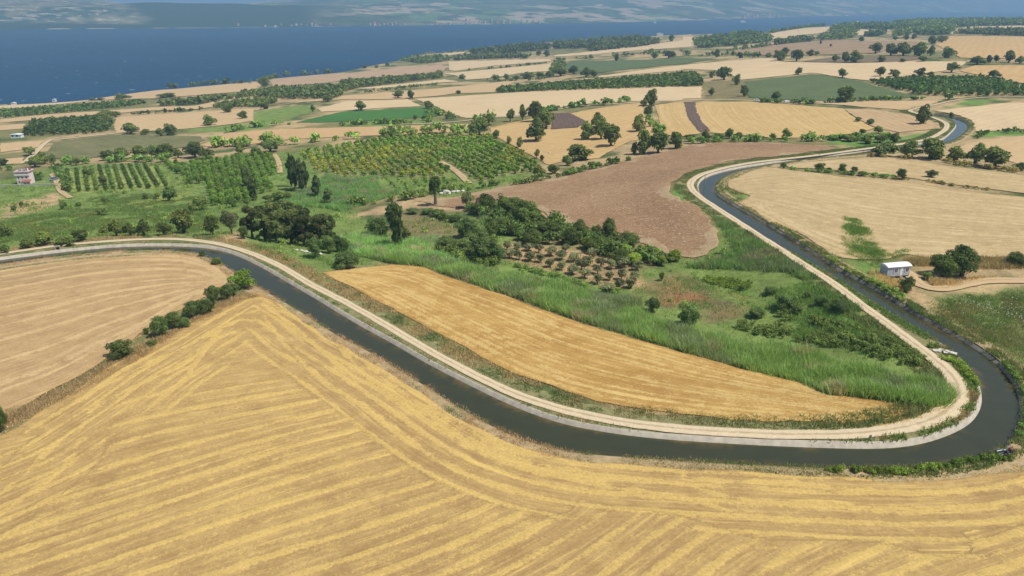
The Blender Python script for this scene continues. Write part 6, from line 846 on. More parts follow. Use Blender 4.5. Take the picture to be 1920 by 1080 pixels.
def crown_points(kind, n, rg):
    """leaf centres, outward directions and clump tone inside a crown of unit width and unit total height"""
    if kind in ("poplar",):
        K = 16; lz = np.linspace(0.14, 0.96, K); lr = 0.5 * np.clip(np.sin(np.pi * np.clip((lz - 0.02) / 1.0, 0, 1)) ** 0.6, 0.2, 1)
        a = rg.uniform(0, 2 * np.pi, K); L = np.c_[np.cos(a) * 0.16 * lr * 2, np.sin(a) * 0.16 * lr * 2, lz]; LR = np.c_[lr * 0.72, lr * 0.72, np.full(K, 0.085)] * rg.uniform(0.65, 1.25, (K, 1))
    elif kind == "pine":
        K = 26; a = rg.uniform(0, 2 * np.pi, K); lz = rg.uniform(0.13, 0.92, K); env = 0.42 * np.sqrt(np.clip(1 - ((lz - 0.5) / 0.52) ** 2, 0.05, 1)); rr = env * np.sqrt(rg.uniform(0.1, 1, K))
        L = np.c_[np.cos(a) * rr, np.sin(a) * rr, lz]; q = rg.uniform(0.13, 0.21, K); LR = np.c_[q, q, q * 0.45]
    else:
        lo = {"oak": -0.02, "oak_fine": -0.02, "pollard": 0.34, "olive": 0.14, "olive_big": 0.12, "hazel": 0.04}.get(kind, 0.0)
        K = {"oak": 18, "oak_fine": 40, "shrub_fine": 36}.get(kind, 12)
        u = unit(rg.normal(0, 1, (K, 3)) + np.array((0, 0, 0.25 if kind not in ("oak_fine", "oak") else -0.08)))
        rad = rg.uniform(0.5, 1.15, K); ht = 1 - lo; cz = lo + ht * 0.48
        L = np.c_[u[:, 0] * rad * 0.36, u[:, 1] * rad * 0.36, cz + u[:, 2] * rad * ht * 0.34]
        q = rg.uniform(0.095, 0.225, K) * (0.78 if K > 20 else 1); LR = np.c_[q, q, q * ht * 0.95]
        L[0] = (0, 0, cz); LR[0] = (0.30, 0.30, 0.36 * ht)
    wgt = LR[:, 0] * LR[:, 0]; k = rg.choice(len(L), n, p=wgt / wgt.sum()); d = unit(rg.normal(0, 1, (n, 3)))
    d[:, 2] = np.where(d[:, 2] < -0.6, -d[:, 2], d[:, 2])
    r = rg.uniform(0.72, 1.16, n)[:, None]
    P = L[k] + d * LR[k] * r; tone = rg.uniform(0.70, 1.32, len(L))[k] * rg.uniform(0.65, 1.4, n)
    P[:, 2] = np.clip(P[:, 2], 0.015, 1.03); dirs = unit(d + 0.35 * unit(P - np.array((0, 0, 0.45))) + np.array((0, 0, 0.25)))
    return P, dirs, tone, L
def tone_col(base, tone, rg, hue=0.10):
    c = np.array(base)[None] * tone[:, None]; h = rg.normal(0, hue, len(tone))
    c[:, 0] *= 1 + h; c[:, 2] *= 1 - 0.5 * h; return np.clip(c, 0.004, 1)
def make_proto(kind, n, size, seed):
    rg = np.random.default_rng(seed); P, D, tone, L = crown_points(kind, n, rg)
    v, f, c = leaf_quads(P, D, size * rg.uniform(0.7, 1.35, n), tone_col(GREEN[kind], tone, rg), rg)
    crown = mesh_data("crown_" + kind, v, f, {"col": c}, smooth_on=False, mats=[LEAF])
    mb = MB()
    if kind == "poplar": mb.tube([(0, 0, -0.03), (0.01, 0, 0.3), (0, 0.01, 0.8)], [0.10, 0.07, 0.02], 7)
    elif kind == "pollard":
        mb.tube([(0, 0, -0.03), (0.02, 0.01, 0.25), (0, 0.02, 0.5)], [0.12, 0.09, 0.07], 8)
        for a in (0.3, 2.2, 4.4): mb.tube([(0, 0, 0.42), (0.12 * math.cos(a), 0.12 * math.sin(a), 0.58), (0.2 * math.cos(a), 0.2 * math.sin(a), 0.75)], [0.06, 0.04, 0.015], 6)
    else:
        low = {"pine": 0.5, "oak": 0.30, "oak_fine": 0.28, "olive": 0.3}.get(kind, 0.14); r0 = {"pine": 0.05, "oak": 0.055, "oak_fine": 0.05}.get(kind, 0.035)
        mb.tube([(0, 0, -0.04), (0.01, 0.01, low * 0.6), (0, 0.02, low)], [r0 * 1.3, r0, r0 * 0.8], 7)
        for j in range(5):
            t = L[(j * 3 + 1) % len(L)]; mb.tube([(0, 0.02, low * 0.92), (t[0] * 0.45, t[1] * 0.45, low * 0.5 + t[2] * 0.45), (t[0] * 0.95, t[1] * 0.95, max(t[2], low))], [r0 * 0.6, r0 * 0.38, r0 * 0.12], 5)
    tm = bpy.data.meshes.new("trunk_" + kind); tm.from_pydata(mb.v, [], mb.f); tm.materials.append(BARK); tm.update()
    return crown, tm
PROTO = {}
for kind, cnt, n, size in (("oak", 5, 1700, 0.085), ("oak_fine", 4, 7500, 0.038), ("shrub", 4, 1300, 0.095), ("shrub_fine", 5, 6500, 0.040), ("shrub_lime", 3, 3000, 0.062), ("pine", 4, 5200, 0.055),
                           ("poplar", 3, 1900, 0.12), ("olive", 3, 900, 0.085), ("olive_big", 2, 2600, 0.06), ("pollard", 1, 2200, 0.07), ("fruit", 4, 420, 0.15), ("fruit_yellow", 2, 420, 0.15), ("hazel", 3, 650, 0.115)):
    PROTO[kind] = [make_proto(kind, n, size, 100 + 17 * i + len(kind)) for i in range(cnt)]
KINDNAME = {"oak": ("oak_tree", "tree"), "oak_fine": ("oak_tree", "tree"), "shrub": ("shrub", "shrub"), "shrub_fine": ("bush", "bush"), "shrub_lime": ("bush", "bush"), "pine": ("pine_tree", "tree"),
            "poplar": ("poplar_tree", "tree"), "olive": ("olive_tree", "tree"), "olive_big": ("willow_tree", "tree"), "pollard": ("pollard_tree", "tree"), "hazel": ("hazel_tree", "tree")}
def plant(kind, x, y, w, h, label, group, z=None, i=None):
    nm, cat = KINDNAME[kind]; crown, trunk = PROTO[kind][random.randrange(len(PROTO[kind])) if i is None else i % len(PROTO[kind])]
    z = float(height([x], [y])[0]) if z is None else z
    o = link(nm, None, label=label, cat=cat, group=group, loc=(x, y, z), rot=(random.uniform(-.04, .04), random.uniform(-.04, .04), random.uniform(0, 6.28)), scale=(w, w * random.uniform(.9, 1.1), h))
    link("trunk", trunk, o); link("crown", crown, o); return o
def ordinal(i):
    """21 -> twenty-second from zero"""
    if i < 20: return ORD[i]
    tens = {2: "twent", 3: "thirt", 4: "fort", 5: "fift", 6: "sixt", 7: "sevent"}[(i + 1) // 10]
    return tens + "ieth" if (i + 1) % 10 == 0 else tens + "y-" + ORD[(i + 1) % 10 - 1]
ORD = "first second third fourth fifth sixth seventh eighth ninth tenth eleventh twelfth thirteenth fourteenth fifteenth sixteenth seventeenth eighteenth nineteenth twentieth".split()
for kind, group, label, ents in TREES:
    for i, (x, y, w, h) in enumerate(ents):
        plant(kind, x, y, w * 1.02, h * (0.95 if kind == "poplar" else 1.16 if math.hypot(x, y) < 500 else 1.0), label.replace("{n}", ordinal(i)), group if len(ents) > 1 else None, i=i + int(x))
for i, (x, y) in enumerate(sorted(OLIVES, key=lambda q: q[0] / q[1])):
    plant("olive", x, y, random.uniform(3.0, 4.2), random.uniform(2.3, 3.1), "%s grey green olive tree from the left on the bare reddish soil" % ordinal(i), "olive trees in the small grove")

# ---- orchard of low fruit bushes: the largest three hundred singly, the rest as one mass
def grid_in(poly, dx, dy, ang, jit, seed):
    rg = np.random.default_rng(seed); P = np.array(poly); c = P.mean(0); ca, sa = math.cos(ang), math.sin(ang)
    r = np.hypot(*(P - c).T).max() + 5; u = np.arange(-r, r, dx); v = np.arange(-r, r, dy); U, Vv = np.meshgrid(u, v); U = U.ravel() + rg.normal(0, jit, U.size); Vv = Vv.ravel() + rg.normal(0, jit, Vv.size)
    x = c[0] + U * ca - Vv * sa; y = c[1] + U * sa + Vv * ca; m = in_poly(x, y, P); return x[m], y[m]
def bush_mass(name, label, kind, x, y, w, h, nleaf, lsize, seed, cat, base=None, parent=None):
    """many bushes as one leafy mesh; w, h, nleaf per bush"""
    rg = np.random.default_rng(seed); z = height(x, y); V = []; C = []
    lib = [crown_points("shrub", int(nleaf), rg)[:3] for _ in range(6)]
    cols = np.array(GREEN[kind] if base is None else base)
    c_, n_, s_, k_ = [], [], [], []
    for i in range(len(x)):
        P, D, tone = lib[i % 6]; a = rg.uniform(0, 6.28); ca, sa = math.cos(a), math.sin(a)
        Q = np.c_[(P[:, 0] * ca - P[:, 1] * sa) * w[i], (P[:, 0] * sa + P[:, 1] * ca) * w[i], P[:, 2] * h[i]] + (x[i], y[i], z[i])
        c_.append(Q); n_.append(np.c_[D[:, 0] * ca - D[:, 1] * sa, D[:, 0] * sa + D[:, 1] * ca, D[:, 2]]); s_.append(lsize * w[i] * rg.uniform(0.7, 1.3, len(P)))
        cc = cols[i] if cols.ndim == 2 else cols
        k_.append(tone_col(cc, tone * rg.uniform(0.75, 1.25), rg))
    v, f, c = leaf_quads(np.vstack(c_), np.vstack(n_), np.concatenate(s_), np.vstack(k_), rg)
    return link(name, mesh_data(name, v, f, {"col": c}, smooth_on=False, mats=[LEAF]), parent, label=label, cat=cat if parent is None else None, kind="stuff")
ox, oy = grid_in(ORCHARD["outline"], 3.9, 4.3, 0.32, 0.35, 5)
road_gap = seg_dist(ox, oy, np.array(ROADS[6][4])) > 2.2; ox, oy = ox[road_gap], oy[road_gap]
order = np.argsort(np.hypot(ox, oy)); ox, oy = ox[order], oy[order]; oz = height(ox, oy)
row_v = np.round((-ox * math.sin(0.32) + oy * math.cos(0.32)) / 4.3).astype(int); row_v -= row_v[:300].min(); seq = np.zeros(len(ox), int)
for rv in np.unique(row_v[:300]):
    q_ = np.where(row_v[:300] == rv)[0]; seq[q_[np.argsort(ox[q_])]] = np.arange(len(q_))
yel = fbm(ox / 22, oy / 14, 203) + 0.10 * (ox < -60)
for i in range(min(300, len(ox))):
    y_ = yel[i] > 0.66; kd = "fruit_yellow" if y_ else "fruit"; w = random.uniform(2.3, 3.2)
    link("fruit_tree", PROTO[kd][i % len(PROTO[kd])][0], label="low %s fruit tree, %s from the left in the orchard's %s row from the meadow" % ("yellowish" if y_ else "green", ordinal(seq[i]), ordinal(row_v[i])), cat="tree",
         group="yellowish fruit trees of the big orchard" if y_ else "green fruit trees of the big orchard", loc=(ox[i], oy[i], oz[i]), rot=(0, 0, random.uniform(0, 6.28)), scale=(w, w, w * random.uniform(0.75, 1.0)))
if len(ox) > 300:
    q = slice(300, None); cc = np.where((yel[q] > 0.60)[:, None], np.array(GREEN["fruit_yellow"]), np.array(GREEN["fruit"]))
    nq = len(ox) - 300; bush_mass("orchard_trees", "far rows of the big yellow green orchard", "fruit", ox[q], oy[q], rng.uniform(2.5, 3.5, nq), rng.uniform(2.1, 3.0, nq), 90, 0.26, 210, "orchard", base=cc)
yx, yy = grid_in(ORCHARD["young"], 5.2, 5.6, 0.32, 0.5, 8)
oy_ = np.argsort(yx / yy); yx, yy = yx[oy_], yy[oy_]
for i in range(len(yx)):
    w = random.uniform(1.2, 2.0); link("fruit_tree", PROTO["fruit"][i % 4][0], label="%s small young fruit tree from the left on the grass below the big orchard" % ordinal(i), cat="tree", group="young fruit trees below the orchard",
                                       loc=(yx[i], yy[i], float(height([yx[i]], [yy[i]])[0])), rot=(0, 0, random.uniform(0, 6.28)), scale=(w, w, w * 0.9))
# ---- vine rows: each row one thing
for i, (a, b) in enumerate(zip(VINE["top"], VINE["bottom"])):
    a = np.array(a); b = np.array(b); L = np.hypot(*(b - a)); m = int(L / 1.15); t = (np.arange(m) + 0.5) / m
    P = a + (b - a) * t[:, None] + np.random.default_rng(i).normal(0, 0.12, (m, 2))
    o = bush_mass("vine_row", "%s clipped vine row from the house side in the striped plot" % ORD[i], "vine", P[:, 0], P[:, 1], np.full(m, 1.9), np.random.default_rng(i).uniform(1.7, 2.3, m), 64, 0.27, 300 + i, "vine row")
    o["kind"] = "thing"; o["group"] = "vine rows of the striped plot"
# ---- hazel rows
for i, (a, b) in enumerate(zip(HAZEL["top"], HAZEL["bottom"])):
    a = np.array(a); b = np.array(b); L = np.hypot(*(b - a)); m = max(2, int(L / 5.4))
    for j in range(m):
        p = a + (b - a) * ((j + 0.5) / m) + np.random.default_rng(i * 31 + j).normal(0, 0.4, 2); w = random.uniform(2.9, 3.9)
        z = float(height([p[0]], [p[1]])[0]); crown, trunk = PROTO["hazel"][(i + j) % 3]
        link("hazel_tree", crown, label="%s hazel tree from the top in the %s planted row left of the poplars" % (ordinal(j), ORD[i]), cat="tree", group="hazel trees of the planted rows", loc=(p[0], p[1], z), rot=(0, 0, random.uniform(0, 6.28)), scale=(w, w, w * random.uniform(0.85, 1.1)))
# ---- belts, woods and hedges that read as one mass
ntri = 0
for bi, (name, label, kind, h, width, poly) in enumerate(BELTS):
    rg = np.random.default_rng(400 + bi); P = np.array(poly); dist = np.hypot(*P.mean(0)); closed = width == 0
    if name == "hedge": h = float(np.clip(h * 2.1, 0.8, 6.5)); width *= 1.25
    if name == "plantation": h = max(h, 4.2)
    small = name == "hedge" and dist < 200
    w0 = max(1.5, h * (1.15 if name != "hedge" else 1.4)); w0 = min(w0, 12) if not small else float(np.clip(h * 1.15, 1.0, 2.6))
    if name == "treeline": h = min(h, 10.5)
    if name == "plantation": x, y = grid_in(poly, 4.2 + dist * 0.0012, 4.6 + dist * 0.0012, 0.15 * bi, 0.5, bi); w0 = 4.8 + dist * 0.0012
    elif closed:
        x, y = grid_in(poly, w0 * 0.68, w0 * 0.68, 0.3 * bi, w0 * 0.2, bi)
    else:
        L = catmull(P, 4.0); d = np.r_[0, np.cumsum(np.hypot(*np.diff(L, axis=0).T))]; jump = np.r_[0, np.hypot(*np.diff(L, axis=0).T)]
        m = max(3, int(d[-1] / (w0 * 0.5) * max(1, width / w0 * 0.9) * (1.8 if small else 1))); s = np.sort(rg.uniform(0, d[-1], m)); nn = line_normals(L)
        off = rg.uniform(-0.5, 0.5, m) * width; x = np.interp(s, d, L[:, 0]) + np.interp(s, d, nn[:, 0]) * off; y = np.interp(s, d, L[:, 1]) + np.interp(s, d, nn[:, 1]) * off
        gap = fbm(x / (w0 * 4), y / (w0 * 4), 410 + bi) > (0.40 if name == "treeline" else (0.24 if small else 0.33)); x, y = x[gap], y[gap]
    if closed and small: g_ = fbm(x / 6, y / 6, 430 + bi) > 0.43; x, y = x[g_], y[g_]
    if len(x) == 0: continue
    wet = canal_dist(x, y) > 0.5; x, y = x[wet], y[wet]
    if len(x) == 0: continue
    n = len(x); sz = rg.uniform(0.55, 1.4, n) if name != "plantation" else rg.uniform(0.85, 1.12, n)
    nl = int(np.clip(4.2e6 / max(dist, 60) ** 1.85, 12, 175)); ls = float(np.clip(1.75 / math.sqrt(nl), 0.11, 0.42)); ntri += n * nl * 2
    bush_mass(name, label, kind, x, y, w0 * sz, h * sz * rg.uniform(0.8, 1.15, n), nl, ls, 500 + bi, {"treeline": "tree belt", "plantation": "plantation", "hedge": "hedge"}[name])
# ---- reeds and grasses
def blades(name, label, x, y, h, col, rg, nb=3, wid=0.10, spread=0.35, cat="grass", lean=0.85, lift=-0.03):
    n = len(x); z = height(x, y) + lift; X = np.repeat(x, nb) + rg.normal(0, spread, n * nb); Y = np.repeat(y, nb) + rg.normal(0, spread, n * nb); Z = np.repeat(z, nb)
    H = np.repeat(h, nb) * rg.uniform(0.6, 1.15, n * nb); a = rg.uniform(0, 6.28, n * nb); dx = np.cos(a); dy = np.sin(a); ln = rg.uniform(0.05, lean, n * nb) * H
    b = rg.uniform(0, 6.28, n * nb); wx = np.cos(b) * wid * np.sqrt(np.maximum(H, 0.2)); wy = np.sin(b) * wid * np.sqrt(np.maximum(H, 0.2)); m = n * nb
    v = np.empty((m, 3, 3)); v[:, 0] = np.c_[X - wx * 1.25, Y - wy * 1.25, Z]; v[:, 1] = np.c_[X + wx * 1.25, Y + wy * 1.25, Z]; v[:, 2] = np.c_[X + dx * ln, Y + dy * ln, Z + H]
    i = np.arange(m) * 3; c = np.repeat(np.repeat(col, nb, 0) * rg.uniform(0.7, 1.3, (m, 1)), 3, 0)
    me = mesh_data(name, v.reshape(-1, 3), np.c_[i, i + 1, i + 2], {"col": c}, smooth_on=False, mats=[BLADE])
    return link(name, me, label=label, cat=cat, kind="stuff")
def mixcols(kind, x, y, rg):
    n = len(x); g = np.array(GREEN["meadow"]); d = np.array(GREEN["dry"]); base = np.array(GREEN[kind]) if kind in GREEN else g
    c = np.repeat(base[None], n, 0)
    t = smooth(0.45, 0.62, fbm(x / 4, y / 4, 77))[:, None]
    if kind in ("drymix", "flowermix"): t = t * (0.45 if kind == "flowermix" else 1.0); c = g * (1.15 if kind == "flowermix" else 1.0) * (1 - t) + d * 0.8 * t
    elif kind == "verge": t = smooth(0.48, 0.72, fbm(x / 5, y / 5, 78))[:, None]; c = np.array((0.23, 0.33, 0.095)) * (1 - t) + d * 0.8 * t
    elif kind == "weeds": t = (smooth(0.32, 0.55, fbm(x / 6, y / 6, 79)) * (1 - 0.8 * smooth(-5, 40, x)))[:, None]; c = np.array((0.17, 0.235, 0.085)) * (1 - t) + np.array((0.50, 0.36, 0.22)) * t
    elif kind == "meadow": t = smooth(0.5, 0.75, fbm(x / 9, y / 9, 76))[:, None]; c = g * (1 - t) + np.array((0.27, 0.31, 0.10)) * t
    elif kind == "patch": c = np.repeat(np.array((0.25, 0.37, 0.10))[None], n, 0)
    elif kind == "reed":
        t = smooth(0.5, 0.72, fbm(x / 7, y / 7, 75))[:, None]; c = base * (1 - t) + np.array((0.29, 0.37, 0.20)) * t
        u = smooth(0.62, 0.75, fbm(x / 5, y / 3, 74))[:, None]; c = c * (1 - u) + np.array((0.45, 0.42, 0.27)) * u
    return c * rg.uniform(0.75, 1.25, (n, 1))
def sample_poly(poly, dens, rg):
    P = np.array(poly); lo, hi = P.min(0), P.max(0); n = int((hi - lo).prod() * dens); n = min(n, 260000)
    x = rg.uniform(lo[0], hi[0], n); y = rg.uniform(lo[1], hi[1], n); m = in_poly(x, y, P); return x[m], y[m]
for ri, (name, label, kind, h, dens, poly) in enumerate(REEDS):
    rg = np.random.default_rng(700 + ri); x, y = sample_poly(poly, dens, rg); m = canal_dist(x, y) > 1.0; x, y = x[m], y[m]
    if kind not in ("reed", "dry", "flowermix", "patch"): kp = fbm(x / 7, y / 7, 725 + ri) > 0.43; x, y = x[kp], y[kp]
    if kind not in ("reed", "dry"): kp = rg.uniform(0, 1, len(x)) < smooth(-0.5 if kind != "patch" else -1.2, 4.5 if kind != "patch" else 3.4, seg_dist(x, y, poly, True) + 5 * (fbm(x / 4, y / 4, 727) - 0.5)); x, y = x[kp], y[kp]
    hh = h * (0.25 + 1.5 * fbm(x / 4, y / 4, 720 + ri) ** 1.3); reedy = kind == "reed"
    blades(name, label, x, y, hh, mixcols(kind, x, y, rg), rg, 8 if reedy else 6, 0.046 if reedy else 0.055, 0.36, cat="reeds" if name == "reeds" else "grass")
mx_, my_ = sample_poly(PAINT[0][2], 0.6, np.random.default_rng(770)); kp = (canal_dist(mx_, my_) > 3) & (seg_dist(mx_, my_, np.array(ROADS[0][4])) > 2.5) & (fbm(mx_ / 6, my_ / 6, 771) > 0.46)
for fk in (2, 5): kp &= ~in_poly(mx_, my_, FIELDS[fk][4])
mx_, my_ = mx_[kp], my_[kp]; rg = np.random.default_rng(772)
blades("grass", "rough tussocks of grass across the green valley meadow", mx_, my_, 0.55 * (0.3 + 1.4 * fbm(mx_ / 5, my_ / 5, 773)), mixcols("meadow", mx_, my_, rg), rg, 5, 0.10, 0.5)
bx_, by_ = sample_poly(PAINT[0][2], 0.03, np.random.default_rng(774)); kp = (canal_dist(bx_, by_) > 5) & (seg_dist(bx_, by_, np.array(ROADS[0][4])) > 3) & (fbm(bx_ / 16, by_ / 16, 775) > 0.52)
for pl_ in (FIELDS[2][4], FIELDS[5][4], ORCHARD["outline"], VINE["top"] + VINE["bottom"][::-1], HAZEL["top"] + HAZEL["bottom"][::-1], REEDS[0][5], PAINT[13][2]): kp &= ~in_poly(bx_, by_, pl_)
bx_, by_ = bx_[kp], by_[kp]; nb_ = len(bx_); bw_ = np.random.default_rng(776).uniform(0.8, 2.4, nb_)
bush_mass("brush", "low brush scattered over the green valley meadow", "shrub_green", bx_, by_, bw_, bw_ * 0.65, 70, 0.19, 777, "brush")
def along(L, side, o0, o1, dens, rg):
    d = np.r_[0, np.cumsum(np.hypot(*np.diff(L, axis=0).T))]; n = int(d[-1] * (o1 - o0) * dens); s = rg.uniform(0, d[-1], n); nn = line_normals(L) * side; o = rg.uniform(o0, o1, n)
    return np.interp(s, d, L[:, 0]) + np.interp(s, d, nn[:, 0]) * o, np.interp(s, d, L[:, 1]) + np.interp(s, d, nn[:, 1]) * o
ROADL = catmull(ROADS[0][4], 2.0)
for nm, L, side, o0, o1, dens, kind, hh, lab in (
        ("grass", EN, SIDE_N, 0.75, 3.0, 14, "verge", 0.34, "tufts of grass on the verge between the canal lining and the road"),
        ("weeds", ES, SIDE_S, 0.25, 2.6, 22, "weeds", 0.30, "mixed green and brown weeds along the field side canal bank"),
        ("weeds", ROADL, None, 1.5, 5.5, 12, "weeds", 0.42, "weedy strip along the outer edge of the gravel road")):
    rg = np.random.default_rng(len(lab))
    if side is None:
        i0 = len(ROADL) // 3; tst = ROADL[[i0]] + line_normals(ROADL)[[i0]] * 3
        side = 1 if canal_dist(tst[:, 0], tst[:, 1])[0] > canal_dist(ROADL[[i0], 0], ROADL[[i0], 1])[0] else -1
    x, y = along(L, side, o0, o1, dens, rg); m = (canal_dist(x, y) > 0.25) & (seg_dist(x, y, ROADL) > 1.35)
    x, y = x[m], y[m]; thin = fbm(x / 3, y / 3, 730) > 0.34; x, y = x[thin], y[thin]
    blades(nm, lab, x, y, hh * (0.4 + 1.2 * fbm(x / 3, y / 3, 731)) * (1 + 0.9 * smooth(40, 62, x) * (y < 200)), mixcols(kind, x, y, rg), rg, 3, 0.09, 0.22, cat="grass" if nm == "grass" else "weeds")
for k in (0, 1, 2, 3, 5):                                            # ragged dry grass along the near field edges
    Pd = densify(FIELDS[k][4], 2.0); L = np.vstack([Pd, Pd[:1]]); rg = np.random.default_rng(740 + k); x, y = along(L, 1, -1.0, 1.0, 5 if k < 3 else 3, rg)
    m = (canal_dist(x, y) > 0.8) & (seg_dist(x, y, ROADL) > 1.4) & (np.hypot(x, y) < 420); x, y = x[m], y[m]; c = mixcols("dry", x, y, rg)
    blades("grass", ["ragged dry grass fringing the foreground stubble field", "ragged dry grass fringing the pale tan stubble field", "ragged dry grass fringing the orange gold stubble field", "ragged dry grass fringing the wide pale stubble field", "", "ragged dry grass fringing the reddish ploughed field"][k], x, y, 0.30 * np.ones(len(x)), c, rg, 3, 0.08, 0.2)
rg = np.random.default_rng(760); fx, fy = sample_poly(FLOWERS[0], 2.4, rg); gx, gy = sample_poly(FLOWERS[1], 0.25, rg); fx = np.r_[fx, gx]; fy = np.r_[fy, gy]
fc = np.c_[fx, fy, height(fx, fy) + rg.uniform(0.4, 0.75, len(fx))]; v, f, c = leaf_quads(fc, np.tile((0, 0, 2.0), (len(fx), 1)), rg.uniform(0.10, 0.26, len(fx)), np.full((len(fx), 3), 0.75), rg, 1.0)
link("wild_flowers", mesh_data("wild_flowers", v, f, {"col": c}, smooth_on=False, mats=[BLADE]), label="scattered white umbel flowers in the meadow at the right edge", cat="flowers", kind="stuff")


# ================================================================ buildings and small things
def zat(x, y): return float(height([x], [y])[0])
GLASS = simple("dark_glass", (0.03, 0.035, 0.04), 0.1, 0.1, 2.0, spec=0.6)
GREY_PANEL = simple("grey_panel", (0.46, 0.50, 0.55), 0.55, 0.12, 2.5)
ROOF_WHITE = simple("white_sheet", (0.80, 0.80, 0.80), 0.45, 0.03, 1.5)
RED_TILE = simple("red_tile", (0.30, 0.115, 0.075), 0.8, 0.2, 3.0)
PINK = simple("pink_render", (0.76, 0.62, 0.60), 0.8, 0.06, 1.5)
PINKROOF = simple("pink_roof", (0.50, 0.29, 0.27), 0.8, 0.12, 2.0)
BLUEGREY = simple("blue_grey_paint", (0.17, 0.19, 0.25), 0.7, 0.1, 2.0)
DARK = simple("dark_metal", (0.035, 0.035, 0.037), 0.5, 0.2, 4.0)
RUST = simple("rusty_red", (0.20, 0.085, 0.06), 0.6, 0.2, 5.0)
STEEL = simple("galvanised_steel", (0.42, 0.43, 0.44), 0.4, 0.1, 4.0, metal=0.5)
STONE = simple("pale_stone", (0.55, 0.50, 0.43), 0.9, 0.15, 2.0, bmp=0.05)
WOODM = simple("weathered_wood", (0.30, 0.24, 0.17), 0.85, 0.2, 4.0)
TYRE = simple("tyre_rubber", (0.025, 0.025, 0.025), 0.8, 0.1, 6.0)
# ---- portable cabin
def build_cabin():
    a, b = np.array(SPOT["cabin"][0]), np.array(SPOT["cabin"][1]); ang = math.atan2(b[1] - a[1], b[0] - a[0]); Lc = 6.0; D = 2.5; z0 = 0.55; h = 2.35
    r = link("portable_cabin", None, label="grey portable cabin with white arched roof beside the canal", cat="cabin", loc=(a[0], a[1], zat(a[0], a[1]) + 0.05), rot=(0, 0, ang))
    MB().box(0, Lc, 0, D, z0 - 0.12, z0).build("chassis", DARK, r)
    wall = MB().box(0.02, Lc - 0.02, 0.02, D - 0.02, z0, z0 + h).build("wall", GREY_PANEL, r)
    for k in range(13):                                              # upright panel ribs on the long front and the end
        x = 0.1 + k * (Lc - 0.2) / 12
        if not (3.35 < x < 4.15 or 1.85 < x < 2.75 or 4.75 < x < 5.65): MB().box(x - 0.025, x + 0.025, -0.012, 0.021, z0 + 0.02, z0 + h - 0.02).build("panel_rib", GREY_PANEL, wall)
    for k in range(5):
        y = 0.2 + k * (D - 0.4) / 4; MB().box(-0.012, 0.021, y - 0.025, y + 0.025, z0 + 0.02, z0 + h - 0.02).build("panel_rib", GREY_PANEL, wall)
    n = 12; prof = [(-0.22 + (D + 0.44) * i / n, z0 + h + 0.02 + 0.42 * math.sin(math.pi * i / n) ** 0.8) for i in range(n + 1)]
    prof = prof + [(D + 0.22, z0 + h - 0.06), (-0.22, z0 + h - 0.06)]
    mb = MB(); base = len(mb.v); m = len(prof)
    mb.v += [(-0.2, y, z) for y, z in prof] + [(Lc + 0.2, y, z) for y, z in prof]
    mb.f += [list(range(m)), [m + i for i in reversed(range(m))]] + [[(i + 1) % m, i, m + i, m + (i + 1) % m] for i in range(m)]
    mb.build("roof", ROOF_WHITE, r)
    for x in (1.9, 4.8):
        w = MB().box(x, x + 0.8, -0.02, 0.03, z0 + 0.85, z0 + 1.95).build("window", GLASS, r)
        fr = MB()
        fr.box(x - 0.1, x + 0.9, -0.05, 0.025, z0 + 0.73, z0 + 0.86).box(x - 0.1, x + 0.9, -0.05, 0.025, z0 + 1.94, z0 + 2.07).box(x - 0.1, x + 0.02, -0.05, 0.025, z0 + 0.861, z0 + 1.939).box(x + 0.78, x + 0.9, -0.05, 0.025, z0 + 0.861, z0 + 1.939).box(x + 0.37, x + 0.43, -0.045, 0.025, z0 + 0.861, z0 + 1.939)
        fr.build("frame", WHITE, w)
    d = MB().box(3.4, 4.1, -0.04, 0.03, z0 + 0.03, z0 + 2.1).build("door", WHITE, r); MB().box(3.98, 4.04, -0.1, -0.041, z0 + 1.0, z0 + 1.08).build("handle", DARK, d)
    for k in range(3): MB().box(3.35, 4.15, -0.35 - 0.27 * k, -0.08 - 0.27 * k, 0.0, 0.47 - 0.16 * k).build("step", WOODM, r)
    for x in (0.9, 5.1):
        for y in (0.15, D - 0.35): MB().tube([(x, y, 0.28), (x, y + 0.2, 0.28)], 0.28, 14).build("wheel", TYRE, r)
build_cabin()
